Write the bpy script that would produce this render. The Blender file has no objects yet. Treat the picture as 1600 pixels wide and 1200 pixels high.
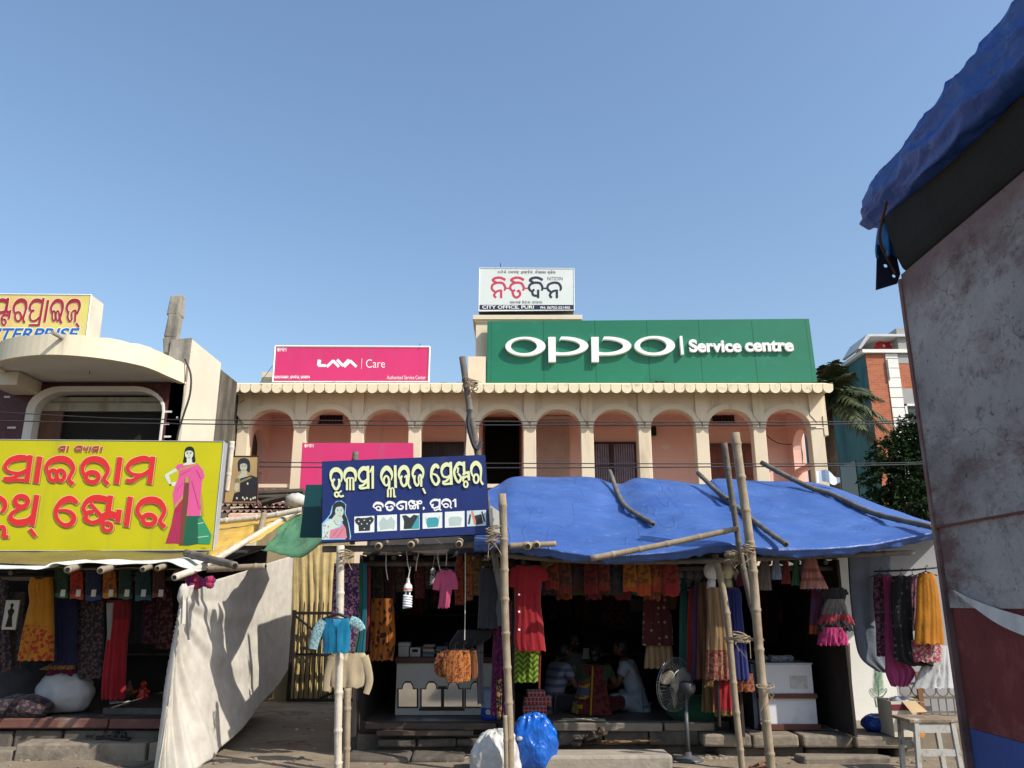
import bpy, bmesh, math, random
from mathutils import Vector, Matrix
S = bpy.context.scene
COL = S.collection
rnd = random.Random(7)
R = math.radians
# ---------------------------------------------------------------- camera, sky, sun, exposure
F = 1247.0            # focal length in pixels of a 1600 px wide picture
PITCH = R(15.3)
EYE = 1.65
cd = bpy.data.cameras.new('camera'); cam = bpy.data.objects.new('camera', cd); COL.objects.link(cam)
cam.location = (0, 0, EYE); cam.rotation_euler = (R(90) + PITCH, 0, 0)
cd.sensor_width = 36; cd.lens = 36 * F / 1600; cd.clip_start = 0.05; cd.clip_end = 3000
S.camera = cam
SUN_EL, SUN_AZ = R(43), R(56)          # azimuth: to the right of straight behind the camera
w = bpy.data.worlds.new('World'); S.world = w; w.use_nodes = True
nt = w.node_tree; bg = nt.nodes['Background']
sky = nt.nodes.new('ShaderNodeTexSky'); sky.sky_type = 'NISHITA'; sky.sun_disc = False
sky.sun_elevation = SUN_EL; sky.sun_rotation = math.pi - SUN_AZ
sky.air_density = 1.4; sky.dust_density = 2.0; sky.ozone_density = 4.0; sky.altitude = 0
nt.links.new(sky.outputs[0], bg.inputs[0]); bg.inputs[1].default_value = 0.15
sd = bpy.data.lights.new('sun', 'SUN'); so = bpy.data.objects.new('sun', sd); COL.objects.link(so)
sd.energy = 4.5; sd.angle = R(0.5); sd.color = (1.0, 0.93, 0.82)
SUNV = Vector((math.sin(SUN_AZ) * math.cos(SUN_EL), -math.cos(SUN_AZ) * math.cos(SUN_EL), math.sin(SUN_EL)))
so.rotation_euler = SUNV.to_track_quat('Z', 'Y').to_euler(); so.location = (12, -12, 14)
S.view_settings.view_transform = 'Standard'; S.view_settings.look = 'None'
S.view_settings.exposure = 0.34; S.view_settings.gamma = 1.0
S.cycles.max_bounces = 6
# ---------------------------------------------------------------- helpers
CP, SP = math.cos(PITCH), math.sin(PITCH)
def P(px, py, Y):
    """world point at depth Y seen at pixel (px, py) of the 1600x1200 picture"""
    u = (px - 800) / F; v = (600 - py) / F
    t = Y / (CP - v * SP)
    return Vector((u * t, Y, EYE + t * (SP + v * CP)))
def G(px, py, z=0.0):
    u = (px - 800) / F; v = (600 - py) / F
    t = (z - EYE) / (SP + v * CP)
    return Vector((u * t, t * (CP - v * SP), z))
def lerp(a, b, t): return a + (b - a) * t
def smooth_path(pts, n=6, closed=False):
    """Catmull-Rom through tuples of any length"""
    m = len(pts); out = []
    if m < 3 and not closed: return [tuple(p) for p in pts]
    segs = m if closed else m - 1
    for i in range(segs):
        if closed: p0, p1, p2, p3 = pts[(i-1) % m], pts[i], pts[(i+1) % m], pts[(i+2) % m]
        else: p0, p1, p2, p3 = pts[max(i-1, 0)], pts[i], pts[i+1], pts[min(i+2, m-1)]
        for k in range(n):
            t = k / n
            out.append(tuple(0.5 * ((2*b) + (c-a)*t + (2*a-5*b+4*c-d)*t*t + (3*b-a-3*c+d)*t**3) for a, b, c, d in zip(p0, p1, p2, p3)))
    if not closed: out.append(tuple(pts[-1]))
    return out
class MB:
    def __init__(s): s.v = []; s.f = []; s.m = []
    def face(s, idx, mi=0): s.f.append(tuple(idx)); s.m.append(mi)
    def quad(s, a, b, c, d, mi=0):
        n = len(s.v); s.v += [tuple(a), tuple(b), tuple(c), tuple(d)]; s.face((n, n+1, n+2, n+3), mi)
    def poly(s, pts, mi=0):
        n = len(s.v); s.v += [tuple(p) for p in pts]; s.face(range(n, n + len(pts)), mi)
    def hexa(s, p, mi=0):
        """8 corners: bottom 4 (ccw) then top 4"""
        n = len(s.v); s.v += [tuple(q) for q in p]
        for q in ((0,3,2,1),(4,5,6,7),(0,1,5,4),(1,2,6,5),(2,3,7,6),(3,0,4,7)): s.face([n+i for i in q], mi)
    def box(s, x0, x1, y0, y1, z0, z1, mi=0):
        s.hexa([(x0,y0,z0),(x1,y0,z0),(x1,y1,z0),(x0,y1,z0),(x0,y0,z1),(x1,y0,z1),(x1,y1,z1),(x0,y1,z1)], mi)
    def prism(s, pts, d, mi=0):
        """polygon pts (3d) pushed along vector d"""
        n = len(s.v); k = len(pts); d = Vector(d)
        s.v += [tuple(p) for p in pts] + [tuple(Vector(p) + d) for p in pts]
        s.face(range(n, n+k), mi); s.face([n + k + i for i in reversed(range(k))], mi)
        for i in range(k):
            j = (i + 1) % k; s.face((n+i, n+k+i, n+k+j, n+j), mi)
    def tube(s, pts, r, n=8, cap=True, mi=0, flat=1.0):
        pts = [Vector(p) for p in pts]; m = len(pts)
        rr = r if isinstance(r, (list, tuple)) else [r] * m
        base = len(s.v); prev = None
        for i, p in enumerate(pts):
            t = (pts[min(i+1, m-1)] - pts[max(i-1, 0)])
            t = t.normalized() if t.length > 1e-9 else Vector((0,0,1))
            if prev is None:
                a = Vector((0,1,0)) if abs(t.y) < .9 else Vector((1,0,0))
                a = (a - t * a.dot(t)).normalized()
            else:
                a = prev - t * prev.dot(t); a = a.normalized() if a.length > 1e-6 else prev
            prev = a; b = t.cross(a)
            for k in range(n):
                q = 2 * math.pi * k / n
                s.v.append(tuple(p + a * (math.cos(q) * rr[i] * flat) + b * (math.sin(q) * rr[i])))
        for i in range(m - 1):
            for k in range(n):
                k2 = (k + 1) % n
                s.face((base+i*n+k, base+i*n+k2, base+(i+1)*n+k2, base+(i+1)*n+k), mi)
        if cap:
            s.face([base + k for k in reversed(range(n))], mi); s.face([base+(m-1)*n+k for k in range(n)], mi)
    def grid(s, fn, nu, nv, mi=0, close_u=False):
        """fn(u, v) -> point, or (point, material)"""
        b = len(s.v)
        for j in range(nv + 1):
            for i in range(nu + 1): s.v.append(tuple(fn(i / nu, j / nv)))
        for j in range(nv):
            for i in range(nu):
                a = b + j*(nu+1) + i
                s.face((a, a+1, a+nu+2, a+nu+1), mi(( i+.5)/nu, (j+.5)/nv) if callable(mi) else mi)
    def ball(s, c, rx, ry, rz, n=14, m=9, fn=None, mi=0):
        c = Vector(c); b = len(s.v)
        for j in range(m + 1):
            th = math.pi * j / m
            for i in range(n):
                ph = 2 * math.pi * i / n
                d = Vector((math.sin(th)*math.cos(ph), math.sin(th)*math.sin(ph), math.cos(th)))
                k = fn(d) if fn else 1.0
                s.v.append((c.x + d.x*rx*k, c.y + d.y*ry*k, c.z + d.z*rz*k))
        for j in range(m):
            for i in range(n):
                i2 = (i + 1) % n
                s.face((b+j*n+i, b+(j+1)*n+i, b+(j+1)*n+i2, b+j*n+i2), mi)
    def lathe(s, c, prof, n=16, mi=0):
        """prof: (radius, z) pairs about the vertical through c"""
        b = len(s.v)
        for r_, z in prof:
            for i in range(n):
                q = 2*math.pi*i/n; s.v.append((c[0]+r_*math.cos(q), c[1]+r_*math.sin(q), c[2]+z))
        for j in range(len(prof)-1):
            for i in range(n):
                i2 = (i+1) % n; s.face((b+j*n+i, b+j*n+i2, b+(j+1)*n+i2, b+(j+1)*n+i), mi)
    def jitter(s, a, seed=1):
        q = random.Random(seed); s.v = [(x+q.uniform(-a,a), y+q.uniform(-a,a), z+q.uniform(-a,a)) for x,y,z in s.v]; return s
    def build(s, name, mats, parent=None, smooth=False, bevel=0, fix=True, origin=None):
        if not isinstance(mats, (list, tuple)): mats = [mats]
        if parent is not None: o0 = WLOC[parent.name]
        elif origin is not None: o0 = Vector(origin)
        else:
            xs = [p[0] for p in s.v]; ys = [p[1] for p in s.v]; zs = [p[2] for p in s.v]
            o0 = Vector(((min(xs)+max(xs))/2, (min(ys)+max(ys))/2, min(zs)))
        me = bpy.data.meshes.new(name)
        me.from_pydata([(p[0]-o0.x, p[1]-o0.y, p[2]-o0.z) for p in s.v], [], s.f)
        for m_ in mats: me.materials.append(m_)
        if len(mats) > 1: me.polygons.foreach_set('material_index', s.m)
        if fix and len(s.f) < 30000:
            bm = bmesh.new(); bm.from_mesh(me)
            bmesh.ops.remove_doubles(bm, verts=bm.verts, dist=1e-6) if smooth else None
            bmesh.ops.recalc_face_normals(bm, faces=bm.faces); bm.to_mesh(me); bm.free()
        if smooth: me.polygons.foreach_set('use_smooth', [True] * len(me.polygons))
        me.update()
        o = bpy.data.objects.new(name, me); COL.objects.link(o)
        if parent is None: o.location = o0
        else: o.parent = parent
        WLOC[o.name] = o0.copy()
        if bevel:
            b = o.modifiers.new('bevel', 'BEVEL'); b.width = bevel; b.segments = 2; b.limit_method = 'ANGLE'; b.angle_limit = R(40)
        return o
WLOC = {}
def tag(o, label, cat, group=None, kind=None):
    if label: o['label'] = label
    if cat: o['category'] = cat
    if group: o['group'] = group
    if kind: o['kind'] = kind
    return o
def thing(name, label, cat, loc, group=None):
    o = bpy.data.objects.new(name, None); COL.objects.link(o); o.location = loc; o.empty_display_size = .1
    WLOC[o.name] = Vector(loc); return tag(o, label, cat, group)
def structure(o): o['kind'] = 'structure'; return o
# ---------------------------------------------------------------- materials
def srgb(r, g, b):
    f = lambda c: (c/255/12.92) if c/255 <= .04045 else ((c/255+.055)/1.055)**2.4
    return (f(r), f(g), f(b))
class NT:
    def __init__(s, name):
        s.mat = bpy.data.materials.new(name); s.mat.use_nodes = True
        s.t = s.mat.node_tree; s.b = s.t.nodes['Principled BSDF']; s.tc = s.n('TexCoord')
    def n(s, kind, **kw):
        x = s.t.nodes.new('ShaderNode' + kind)
        for k, v_ in kw.items(): setattr(x, k, v_)
        return x
    def l(s, a, b): s.t.links.new(a, b)
    def coord(s, scale=(1,1,1), rot=(0,0,0)):
        m = s.n('Mapping'); s.l(s.tc.outputs['Object'], m.inputs[0]); m.inputs['Scale'].default_value = scale; m.inputs['Rotation'].default_value = rot
        return m.outputs[0]
    def noise(s, scale, detail=5, rough=.6, co=None, dist=0):
        x = s.n('TexNoise'); x.inputs['Scale'].default_value = scale; x.inputs['Detail'].default_value = detail
        x.inputs['Roughness'].default_value = rough; x.inputs['Distortion'].default_value = dist
        s.l(co if co is not None else s.tc.outputs['Object'], x.inputs['Vector']); return x.outputs[0]
    def ramp(s, v, a, b, ca=0.0, cb=1.0):
        r = s.n('MapRange'); s.l(v, r.inputs[0]); r.inputs[1].default_value = a; r.inputs[2].default_value = b
        r.inputs[3].default_value = ca; r.inputs[4].default_value = cb; return r.outputs[0]
    def mix(s, fac, a, b, mode='MIX'):
        x = s.n('Mix', data_type='RGBA', blend_type=mode)
        if isinstance(fac, (int, float)): x.inputs[0].default_value = fac
        else: s.l(fac, x.inputs[0])
        for i, c in ((6, a), (7, b)):
            if isinstance(c, tuple): x.inputs[i].default_value = (*c[:3], 1)
            else: s.l(c, x.inputs[i])
        return x.outputs[2]
    def math(s, op, a, b=0.0):
        x = s.n('Math', operation=op)
        for i, c in ((0, a), (1, b)):
            if isinstance(c, (int, float)): x.inputs[i].default_value = c
            else: s.l(c, x.inputs[i])
        return x.outputs[0]
    def bump(s, h, strength=.3, dist=.01):
        x = s.n('Bump'); x.inputs['Strength'].default_value = strength; x.inputs['Distance'].default_value = dist
        s.l(h, x.inputs['Height']); s.l(x.outputs[0], s.b.inputs['Normal'])
    def done(s, col, rough=.8, metal=0, spec=.3):
        if isinstance(col, tuple): s.b.inputs['Base Color'].default_value = (*col[:3], 1)
        else: s.l(col, s.b.inputs['Base Color'])
        if isinstance(rough, (int, float)): s.b.inputs['Roughness'].default_value = rough
        else: s.l(rough, s.b.inputs['Roughness'])
        s.b.inputs['Metallic'].default_value = metal; s.b.inputs['Specular IOR Level'].default_value = spec
        return s.mat
_mc = {}
def mat(name, col, rough=.8, var=.12, scale=3.0, bump=.15, bscale=40, metal=0, spec=.3, stain=None, samt=.5, sscale=2.0, drip=False, dirt=None):
    if name in _mc: return _mc[name]
    t = NT(name)
    n1 = t.ramp(t.noise(scale, 6), .3, .7)
    lo = tuple(max(c*(1-var), 0) for c in col); hi = tuple(min(c*(1+var), .95) for c in col)
    c = t.mix(n1, lo, hi)
    if stain:
        co = t.coord((1.6, 1.6, .22)) if drip else None
        n2 = t.noise(sscale, 7, .65, co)
        c = t.mix(t.ramp(n2, .62-.25*samt, .78-.15*samt), c, stain)
    if dirt:
        c = t.mix(t.ramp(t.noise(22, 4), .58, .72, 0, .55), c, dirt)
    if bump: t.bump(t.noise(bscale, 5), bump, .01)
    _mc[name] = t.done(c, rough, metal, spec); return _mc[name]
def cloth(name, col, pat=None, col2=None, scale=1.0, rough=.85, sheen=True, col3=None):
    if name in _mc: return _mc[name]
    t = NT(name); sx = t.n('SeparateXYZ'); t.l(t.tc.outputs['Object'], sx.inputs[0]); X, Y_, Z = sx.outputs
    c = t.mix(t.ramp(t.noise(7, 4), .3, .7), tuple(k*.85 for k in col), tuple(min(k*1.12, .95) for k in col))
    if pat in ('floral', 'dots', 'paisley'):
        v = t.n('TexVoronoi'); v.inputs['Scale'].default_value = 24*scale
        co = t.coord((1, .15, .6 if pat == 'paisley' else 1)); 
        if pat != 'dots':
            nz = t.n('TexNoise'); nz.inputs['Scale'].default_value = 30*scale; t.l(co, nz.inputs['Vector'])
            mm = t.n('Mix', data_type='VECTOR'); mm.inputs[0].default_value = .06; t.l(co, mm.inputs[4]); t.l(nz.outputs[1], mm.inputs[5]); co = mm.outputs[1]
        else: v.inputs['Randomness'].default_value = .25
        t.l(co, v.inputs['Vector'])
        lim = {'floral': (.42, .5), 'dots': (.2, .26), 'paisley': (.33, .4)}[pat]
        f = t.ramp(v.outputs['Distance'], lim[0], lim[1], 1, 0)
        c = t.mix(f, c, col2)
        if col3: c = t.mix(t.ramp(v.outputs['Distance'], .12, .18, 1, 0), c, col3)
    elif pat in ('stripe_h', 'stripe_v', 'check', 'chevron'):
        def wav(e, k): return t.math('SINE', t.math('MULTIPLY', e, k*scale))
        if pat == 'stripe_h': f = t.ramp(wav(Z, 90), .1, .35)
        elif pat == 'stripe_v': f = t.ramp(wav(X, 90), .1, .35)
        elif pat == 'check': f = t.math('MAXIMUM', t.ramp(wav(X, 120), .5, .8), t.ramp(wav(Z, 120), .5, .8))
        else:
            zig = t.math('PINGPONG', X, .05)
            f = t.ramp(t.math('SINE', t.math('MULTIPLY', t.math('ADD', zig, Z), 220*scale)), -.1, .2)
        c = t.mix(f, c, col2)
        if col3: c = t.mix(t.ramp(wav(Z, 31), .75, .85), c, col3)
    t.bump(t.noise(26, 5, .6), .25, .02)
    if sheen: t.b.inputs['Sheen Weight'].default_value = .15
    _mc[name] = t.done(c, rough, 0, .2); return _mc[name]
def crinkle(t, scale, sx=(1,1,1), dist=.12):
    v = t.n('TexVoronoi', feature='F1'); v.inputs['Scale'].default_value = scale
    nz = t.n('TexNoise'); nz.inputs['Scale'].default_value = scale*.6; nz.inputs['Detail'].default_value = 4; co = t.coord(sx); t.l(co, nz.inputs['Vector'])
    mm = t.n('Mix', data_type='VECTOR'); mm.inputs[0].default_value = dist; t.l(co, mm.inputs[4]); t.l(nz.outputs[1], mm.inputs[5]); t.l(mm.outputs[1], v.inputs['Vector']); return v.outputs['Distance']
def poly_mat(name, col, rough, scale=7):
    if name in _mc: return _mc[name]
    t = NT(name); c = t.mix(t.ramp(t.noise(4, 5), .3, .7), tuple(k*.8 for k in col), tuple(k*1.15 for k in col))
    t.bump(t.math('ADD', crinkle(t, scale, (1,1,.55)), t.math('MULTIPLY', crinkle(t, scale*2.6, (1,1,.7)), .35)), .75, .045)
    _mc[name] = t.done(c, rough, 0, .5); return _mc[name]
def flat(name, col, rough=.5, spec=.4): return mat(name, col, rough, .04, 6, .03, 25, 0, spec)
def bamboo_mat(name, col, col2):
    if name in _mc: return _mc[name]
    t = NT(name)
    c = t.mix(t.ramp(t.noise(5, 6, .65), .32, .68), col, col2)
    c = t.mix(t.ramp(t.noise(3, 6, .7, t.coord((14, 14, 1.2))), .55, .75, 0, .75), c, tuple(k*.35 for k in col))
    c = t.mix(t.ramp(t.noise(38, 3), .62, .72, 0, .5), c, (.03, .026, .02))
    t.bump(t.noise(60, 4, .6, t.coord((6, 6, 1))), .35, .006)
    _mc[name] = t.done(c, .72, 0, .25); return _mc[name]
BAM = bamboo_mat('weathered_bamboo', (.20, .155, .105), (.33, .27, .195))
BAMG = bamboo_mat('grey_bamboo', (.085, .072, .06), (.17, .15, .125))
BAMP = bamboo_mat('pale_bamboo', (.42, .37, .29), (.58, .53, .45))
def bamboo(label, pts, r, m=None, group='bamboo poles of the stalls', seed=0, taper=.9, name='bamboo_pole', hollow=True):
    """bamboo cane along a polyline of world points, with swollen joints and a hollow dark end"""
    q = random.Random(seed + 11); pts = [Vector(p) for p in pts]
    path = smooth_path([tuple(p) for p in pts], 10) if len(pts) > 2 else [tuple(lerp(pts[0], pts[1], k/12)) for k in range(13)]
    path = [Vector(p) for p in path]
    L = [0]
    for a, b in zip(path, path[1:]): L.append(L[-1] + (b-a).length)
    tot = L[-1]; joints = []; d = q.uniform(.08, .3)
    while d < tot: joints.append(d); d += q.uniform(.26, .40)
    stations = sorted(set([0, tot] + [x for j in joints for x in (j-.022, j-.007, j+.007, j+.022) if 0 < x < tot] + [tot*k/24 for k in range(25)]))
    out, rad = [], []
    for s_ in stations:
        i = max(k for k in range(len(L)) if L[k] <= s_ + 1e-9); i = min(i, len(path)-2)
        p = path[i].lerp(path[i+1], (s_-L[i]) / max(L[i+1]-L[i], 1e-9))
        wob = .006*math.sin(s_*3.1+seed) ; p = p + Vector((wob, 0, wob*.4))
        k = lerp(1, taper, s_/tot)
        if any(abs(s_-j) < .01 for j in joints): k *= 1.16
        out.append(p); rad.append(r*k)
    rad = [x*.9 for x in rad]
    t = MB(); t.tube(out, rad, 10)
    o_ = t.build(name, m or BAM, smooth=True)
    tag(o_, label, 'bamboo pole', group)
    if hollow:
        for a, b, rr in ((out[0], out[1], rad[0]), (out[-1], out[-2], rad[-1])):
            d_ = (a-b).normalized(); e = MB(); e.tube([a + d_*.0015, a + d_*.004], rr*.62, 10); e.build('hollow_end', DARK, o_)
    return o_
DARK = mat('hollow_dark', (.012, .01, .008), .95, .1, bump=0)
# ---------------------------------------------------------------- ground
def ground_mat():
    t = NT('dusty_ground')
    c = t.mix(t.ramp(t.noise(.9, 7, .65), .35, .65), (.15, .12, .088), (.27, .22, .16))
    c = t.mix(t.ramp(t.noise(5, 6, .7), .5, .72, 0, .6), c, (.12, .105, .09))
    c = t.mix(t.ramp(t.noise(60, 3), .6, .7, 0, .5), c, (.36, .32, .27))
    v = t.n('TexVoronoi', feature='DISTANCE_TO_EDGE'); v.inputs['Scale'].default_value = .8
    c = t.mix(t.ramp(v.outputs['Distance'], .004, .014, .7, 0), c, (.05, .043, .036))
    t.bump(t.noise(14, 8, .7), .6, .03); return t.done(c, .95, 0, .15)
GR = ground_mat()
m = MB(); rr = random.Random(3)
m.grid(lambda u, v: (lerp(-60, 60, u), lerp(-25, 90, v), 0), 4, 4)
structure(m.build('ground', GR, origin=(0, 0, 0)))
# uneven dirt forecourt in front of the stalls (4 mm+ above the sheet)
from mathutils import noise as mn
def hgt(x, y): return .012 + .02*(mn.noise(Vector((x*.9, y*.9, 1)))+1) + .008*mn.noise(Vector((x*5, y*5, 2)))
m = MB(); m.grid(lambda u, v: (lerp(-7, 6.5, u), lerp(6.5, 14.4, v), hgt(lerp(-7,6.5,u), lerp(6.5,14.4,v))), 110, 70)
structure(m.build('dirt_forecourt', GR, smooth=True, origin=(0, 9, 0)))

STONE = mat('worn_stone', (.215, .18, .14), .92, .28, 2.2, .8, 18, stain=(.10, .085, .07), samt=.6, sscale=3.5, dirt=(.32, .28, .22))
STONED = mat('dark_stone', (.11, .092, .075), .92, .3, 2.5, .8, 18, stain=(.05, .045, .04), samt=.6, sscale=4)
CONC = mat('rough_concrete', (.30, .265, .215), .92, .18, 3, .6, 30, stain=(.2, .18, .15), samt=.4, dirt=(.22, .2, .17))
# ---------------------------------------------------------------- paint and masonry
CREAM = mat('cream_paint', (.68, .575, .43), .85, .06, 1.2, .12, 60, stain=(.42, .33, .22), samt=.22, sscale=1.6, drip=True)
CREAMD = mat('frieze_paint', (.66, .565, .445), .88, .07, 1.2, .12, 60, stain=(.36, .28, .2), samt=.2, drip=True)
SALMON = mat('salmon_paint', (.78, .51, .44), .88, .06, 1.0, .12, 50, stain=(.62, .37, .28), samt=.2, sscale=1.3, drip=True)
CREAM2 = mat('pale_limewash', (.60, .545, .44), .88, .07, 1.3, .15, 50, stain=(.48, .42, .32), samt=.12, sscale=1.1, drip=True)
MOSS = mat('mossy_old_wall', (.14, .125, .095), .95, .35, 2, .6, 20, stain=(.035, .032, .028), samt=.8, sscale=1.4, drip=True)
GREYW = mat('weathered_grey_plaster', (.27, .25, .21), .95, .3, 3, .6, 20, stain=(.08, .075, .065), samt=.6, drip=True)
MAROON = mat('maroon_tile', (.075, .022, .026), .35, .2, 3, .05, 20, stain=(.14, .07, .07), samt=.1)
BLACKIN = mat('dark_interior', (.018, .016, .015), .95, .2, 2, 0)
BROWN = mat('brown_wood', (.11, .045, .028), .6, .2, 4, .2, 30)
SHUT = mat('grey_shutter', (.33, .31, .26), .55, .12, 5, .1, 40, metal=.3, stain=(.15, .1, .07), samt=.35, drip=True)
IRON = mat('black_iron', (.03, .027, .026), .55, .2, 8, .2, 50, metal=.4, stain=(.09, .045, .025), samt=.3)
# ---------------------------------------------------------------- left building with bowed balcony canopy
LB = thing('shop_building', 'cream building with bowed concrete canopy and maroon tiled upper floor', 'building', (-7.6, 15.5, 0))
ZR = 6.45
m = MB(); m.box(-12.6, -6.35, 14.6, 15.9, 3.3, ZR-.35); m.box(-6.35, -6.05, 14.33, 15.9, 0, ZR); m.box(-12.6, -6.35, 14.9, 15.9, 0, 3.3)
m.box(-12.6, -6.35, 14.62, 15.9, ZR-.35, ZR-.3)
m.build('wall', CREAM2, LB)
m = MB(); m.box(-6.36, -6.052, 15.9, 16.95, 0, 6.32); m.box(-6.9, -6.362, 15.902, 22, 0, 6.3); m.build('old_side_wall', MOSS, LB)
m = MB(); m.prism([(-6.45, 14.28, 5.62), (-6.06, 14.28, 5.62), (-6.04, 14.28, 6.46), (-6.42, 14.28, 6.42)], (0, .045, 0)); m.build('grey_pier', GREYW, LB)
# canopy
plan = smooth_path([(-9.3, 14.33), (-9.12, 13.9), (-8.97, 13.2), (-8.45, 12.75), (-7.65, 12.5), (-6.91, 12.67), (-6.36, 13.15), (-6.17, 13.85), (-6.07, 14.33)], 6)
zb, zt = 5.57, 5.93
m = MB(); rq = random.Random(5)
n0 = len(plan)
out = [Vector((x, y, 0)) for x, y in plan]
for i in range(n0 - 1):
    a, b = out[i], out[i+1]
    ia, ib = a + (Vector((-7.65, 14.6, 0))-a).normalized()*.12, b + (Vector((-7.65, 14.6, 0))-b).normalized()*.12
    k0, k1 = rq.uniform(-.012, .012), rq.uniform(-.012, .012)
    if i: k0 = lastk
    lastk = k1
    m.hexa([(a.x,a.y,zb),(b.x,b.y,zb),(ib.x,ib.y,zb),(ia.x,ia.y,zb),(a.x,a.y,zt+k0),(b.x,b.y,zt+k1),(ib.x,ib.y,zt+k1),(ia.x,ia.y,zt+k0)])
m.build('canopy_fascia', mat('canopy_paint', (.66, .59, .44), .85, .08, 1.5, .2, 40, stain=(.36, .32, .24), samt=.2, sscale=2, drip=True), LB)
m = MB(); pl = [(p.x + (-7.65-p.x)*.04, p.y + .07, zb+.045) for p in out] + [(-6.07, 14.6, zb+.045), (-9.3, 14.6, zb+.045)]
m.prism(pl, (0, 0, .1)); m.build('canopy_slab', mat('canopy_soffit', (.62, .60, .54), .9, .06, 2, .1), LB)
m = MB(); m.box(-9.25, -8.75, 13.6, 14.4, 5.36, 5.6); m.build('canopy_bracket', CREAM2, LB)
m = MB(); m.tube([(-7.42, 12.5, 5.86), (-7.45, 12.25, 5.87)], .035, 8); m.build('drain_pipe', mat('pvc_grey', (.3,.29,.26), .5), LB)
m = MB(); m.tube([P(141,569,13.6), P(140,585,13.6)], .006, 5); m.ball(P(141,569,13.6), .035,.035,.01); m.build('ceiling_hook', IRON, LB)
# maroon facade with arched opening
op = [P(51, 700, 14.33), P(52, 640, 14.33)]
def roundrect(x0, x1, z0, z1, r, n=6):
    pts = [(x0, z0)]
    for k in range(n+1):
        q = math.pi - k/n*math.pi/2; pts.append((x0+r+r*math.cos(q), z1-r*.75+r*.75*math.sin(q)))
    for k in range(n+1):
        q = math.pi/2 - k/n*math.pi/2; pts.append((x1-r+r*math.cos(q), z1-r*.75+r*.75*math.sin(q)))
    return pts + [(x1, z0)]
xo0, xo1 = P(50, 690, 14.33).x, P(254, 660, 14.33).x; zo1 = P(150, 613, 14.33).z
inner = roundrect(xo0, xo1, 3.3, zo1, .5); outer = roundrect(xo0-.16, xo1+.02, 3.3, zo1+.1, .58)
m = MB(); poly = [(-9.6, 3.3)] + outer[:1] + outer[1:-1] + outer[-1:] + [(-6.10, 3.3), (-6.10, 5.6), (-9.6, 5.6)]
m.prism([(x, 14.33, z) for x, z in poly], (0, .27, 0)); m.box(-12.6, -9.6, 14.33, 14.6, 3.3, 5.6)
m.build('tiled_front', MAROON, LB)
m = MB()
for (a, b), (c, d) in zip(zip(inner, inner[1:]), zip(outer, outer[1:])):
    m.hexa([(a[0],14.26,a[1]),(b[0],14.26,b[1]),(d[0],14.26,d[1]),(c[0],14.26,c[1]),(a[0],14.75,a[1]),(b[0],14.75,b[1]),(d[0],14.75,d[1]),(c[0],14.75,c[1])])
m.build('arch_surround', mat('white_arch_paint', (.62,.60,.56), .85, .06), LB)
sh = MB(); zs0 = P(150, 645, 14.6).z
for k in range(9):
    z = zo1 - .05 - k*.1
    if z-.1 < zs0+.1: break
    sh.box(xo0+.02, xo1-.02, 14.50, 14.55, z-.085, z); sh.box(xo0+.02, xo1-.02, 14.53, 14.56, z-.1, z-.085)
sh.box(xo0+.02, xo1-.02, 14.47, 14.56, zs0, zs0+.16); shut = sh.build('roller_shutter', SHUT, LB)
m = MB(); m.box(xo0-.02, xo1+.0, 14.57, 14.595, 3.3, zo1+.1); m.build('dark_opening', BLACKIN, LB)
m = MB(); m.box(xo0+.02, xo0+.42, 14.45, 14.5, 3.3, zs0); m.build('door_leaf', BROWN, LB)
m = MB(); rq = random.Random(9)
for px, py, wd in ((11,620,10),(18,668,14),(262,643,14),(258,662,14),(277,652,3),(262,682,12),(268,690,8)):
    a = P(px, py, 14.325); m.box(a.x-wd*.0055, a.x+wd*.0055, 14.322, 14.328, a.z-.02, a.z+.015)
m.build('chipped_patch', mat('chipped_white', (.6,.58,.55), .9), LB)
# broken concrete post on the roof
m = MB(); path = [P(270,556,14.45), P(268,530,14.45), P(274,495,14.45), P(279,464,14.45)]
rq = random.Random(2)
for i in range(len(path)-1):
    a, b = path[i], path[i+1]
    wa, wb = .115, .105
    m.hexa([(a.x-wa,a.y-.13,a.z),(a.x+wa,a.y-.13,a.z),(a.x+wa,a.y+.13,a.z),(a.x-wa,a.y+.13,a.z),(b.x-wb,b.y-.13,b.z),(b.x+wb,b.y-.13,b.z+.03),(b.x+wb,b.y+.13,b.z+.05),(b.x-wb,b.y+.13,b.z)])
m.jitter(.018, 4)
o = m.build('concrete_post', GREYW, bevel=.03); tag(o, 'broken dark stained concrete post standing on the cream roof', 'post')
m = MB(); pts = smooth_path([tuple(P(*q, 14.2)) for q in ((289,561),(298,585),(297,615),(288,645),(280,670),(276,690))], 6); m.tube(pts, .018, 6)
o = m.build('drain_hose', mat('black_hose', (.03,.03,.03), .5), smooth=True); tag(o, 'black hose looping down the cream side wall', 'hose')

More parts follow.
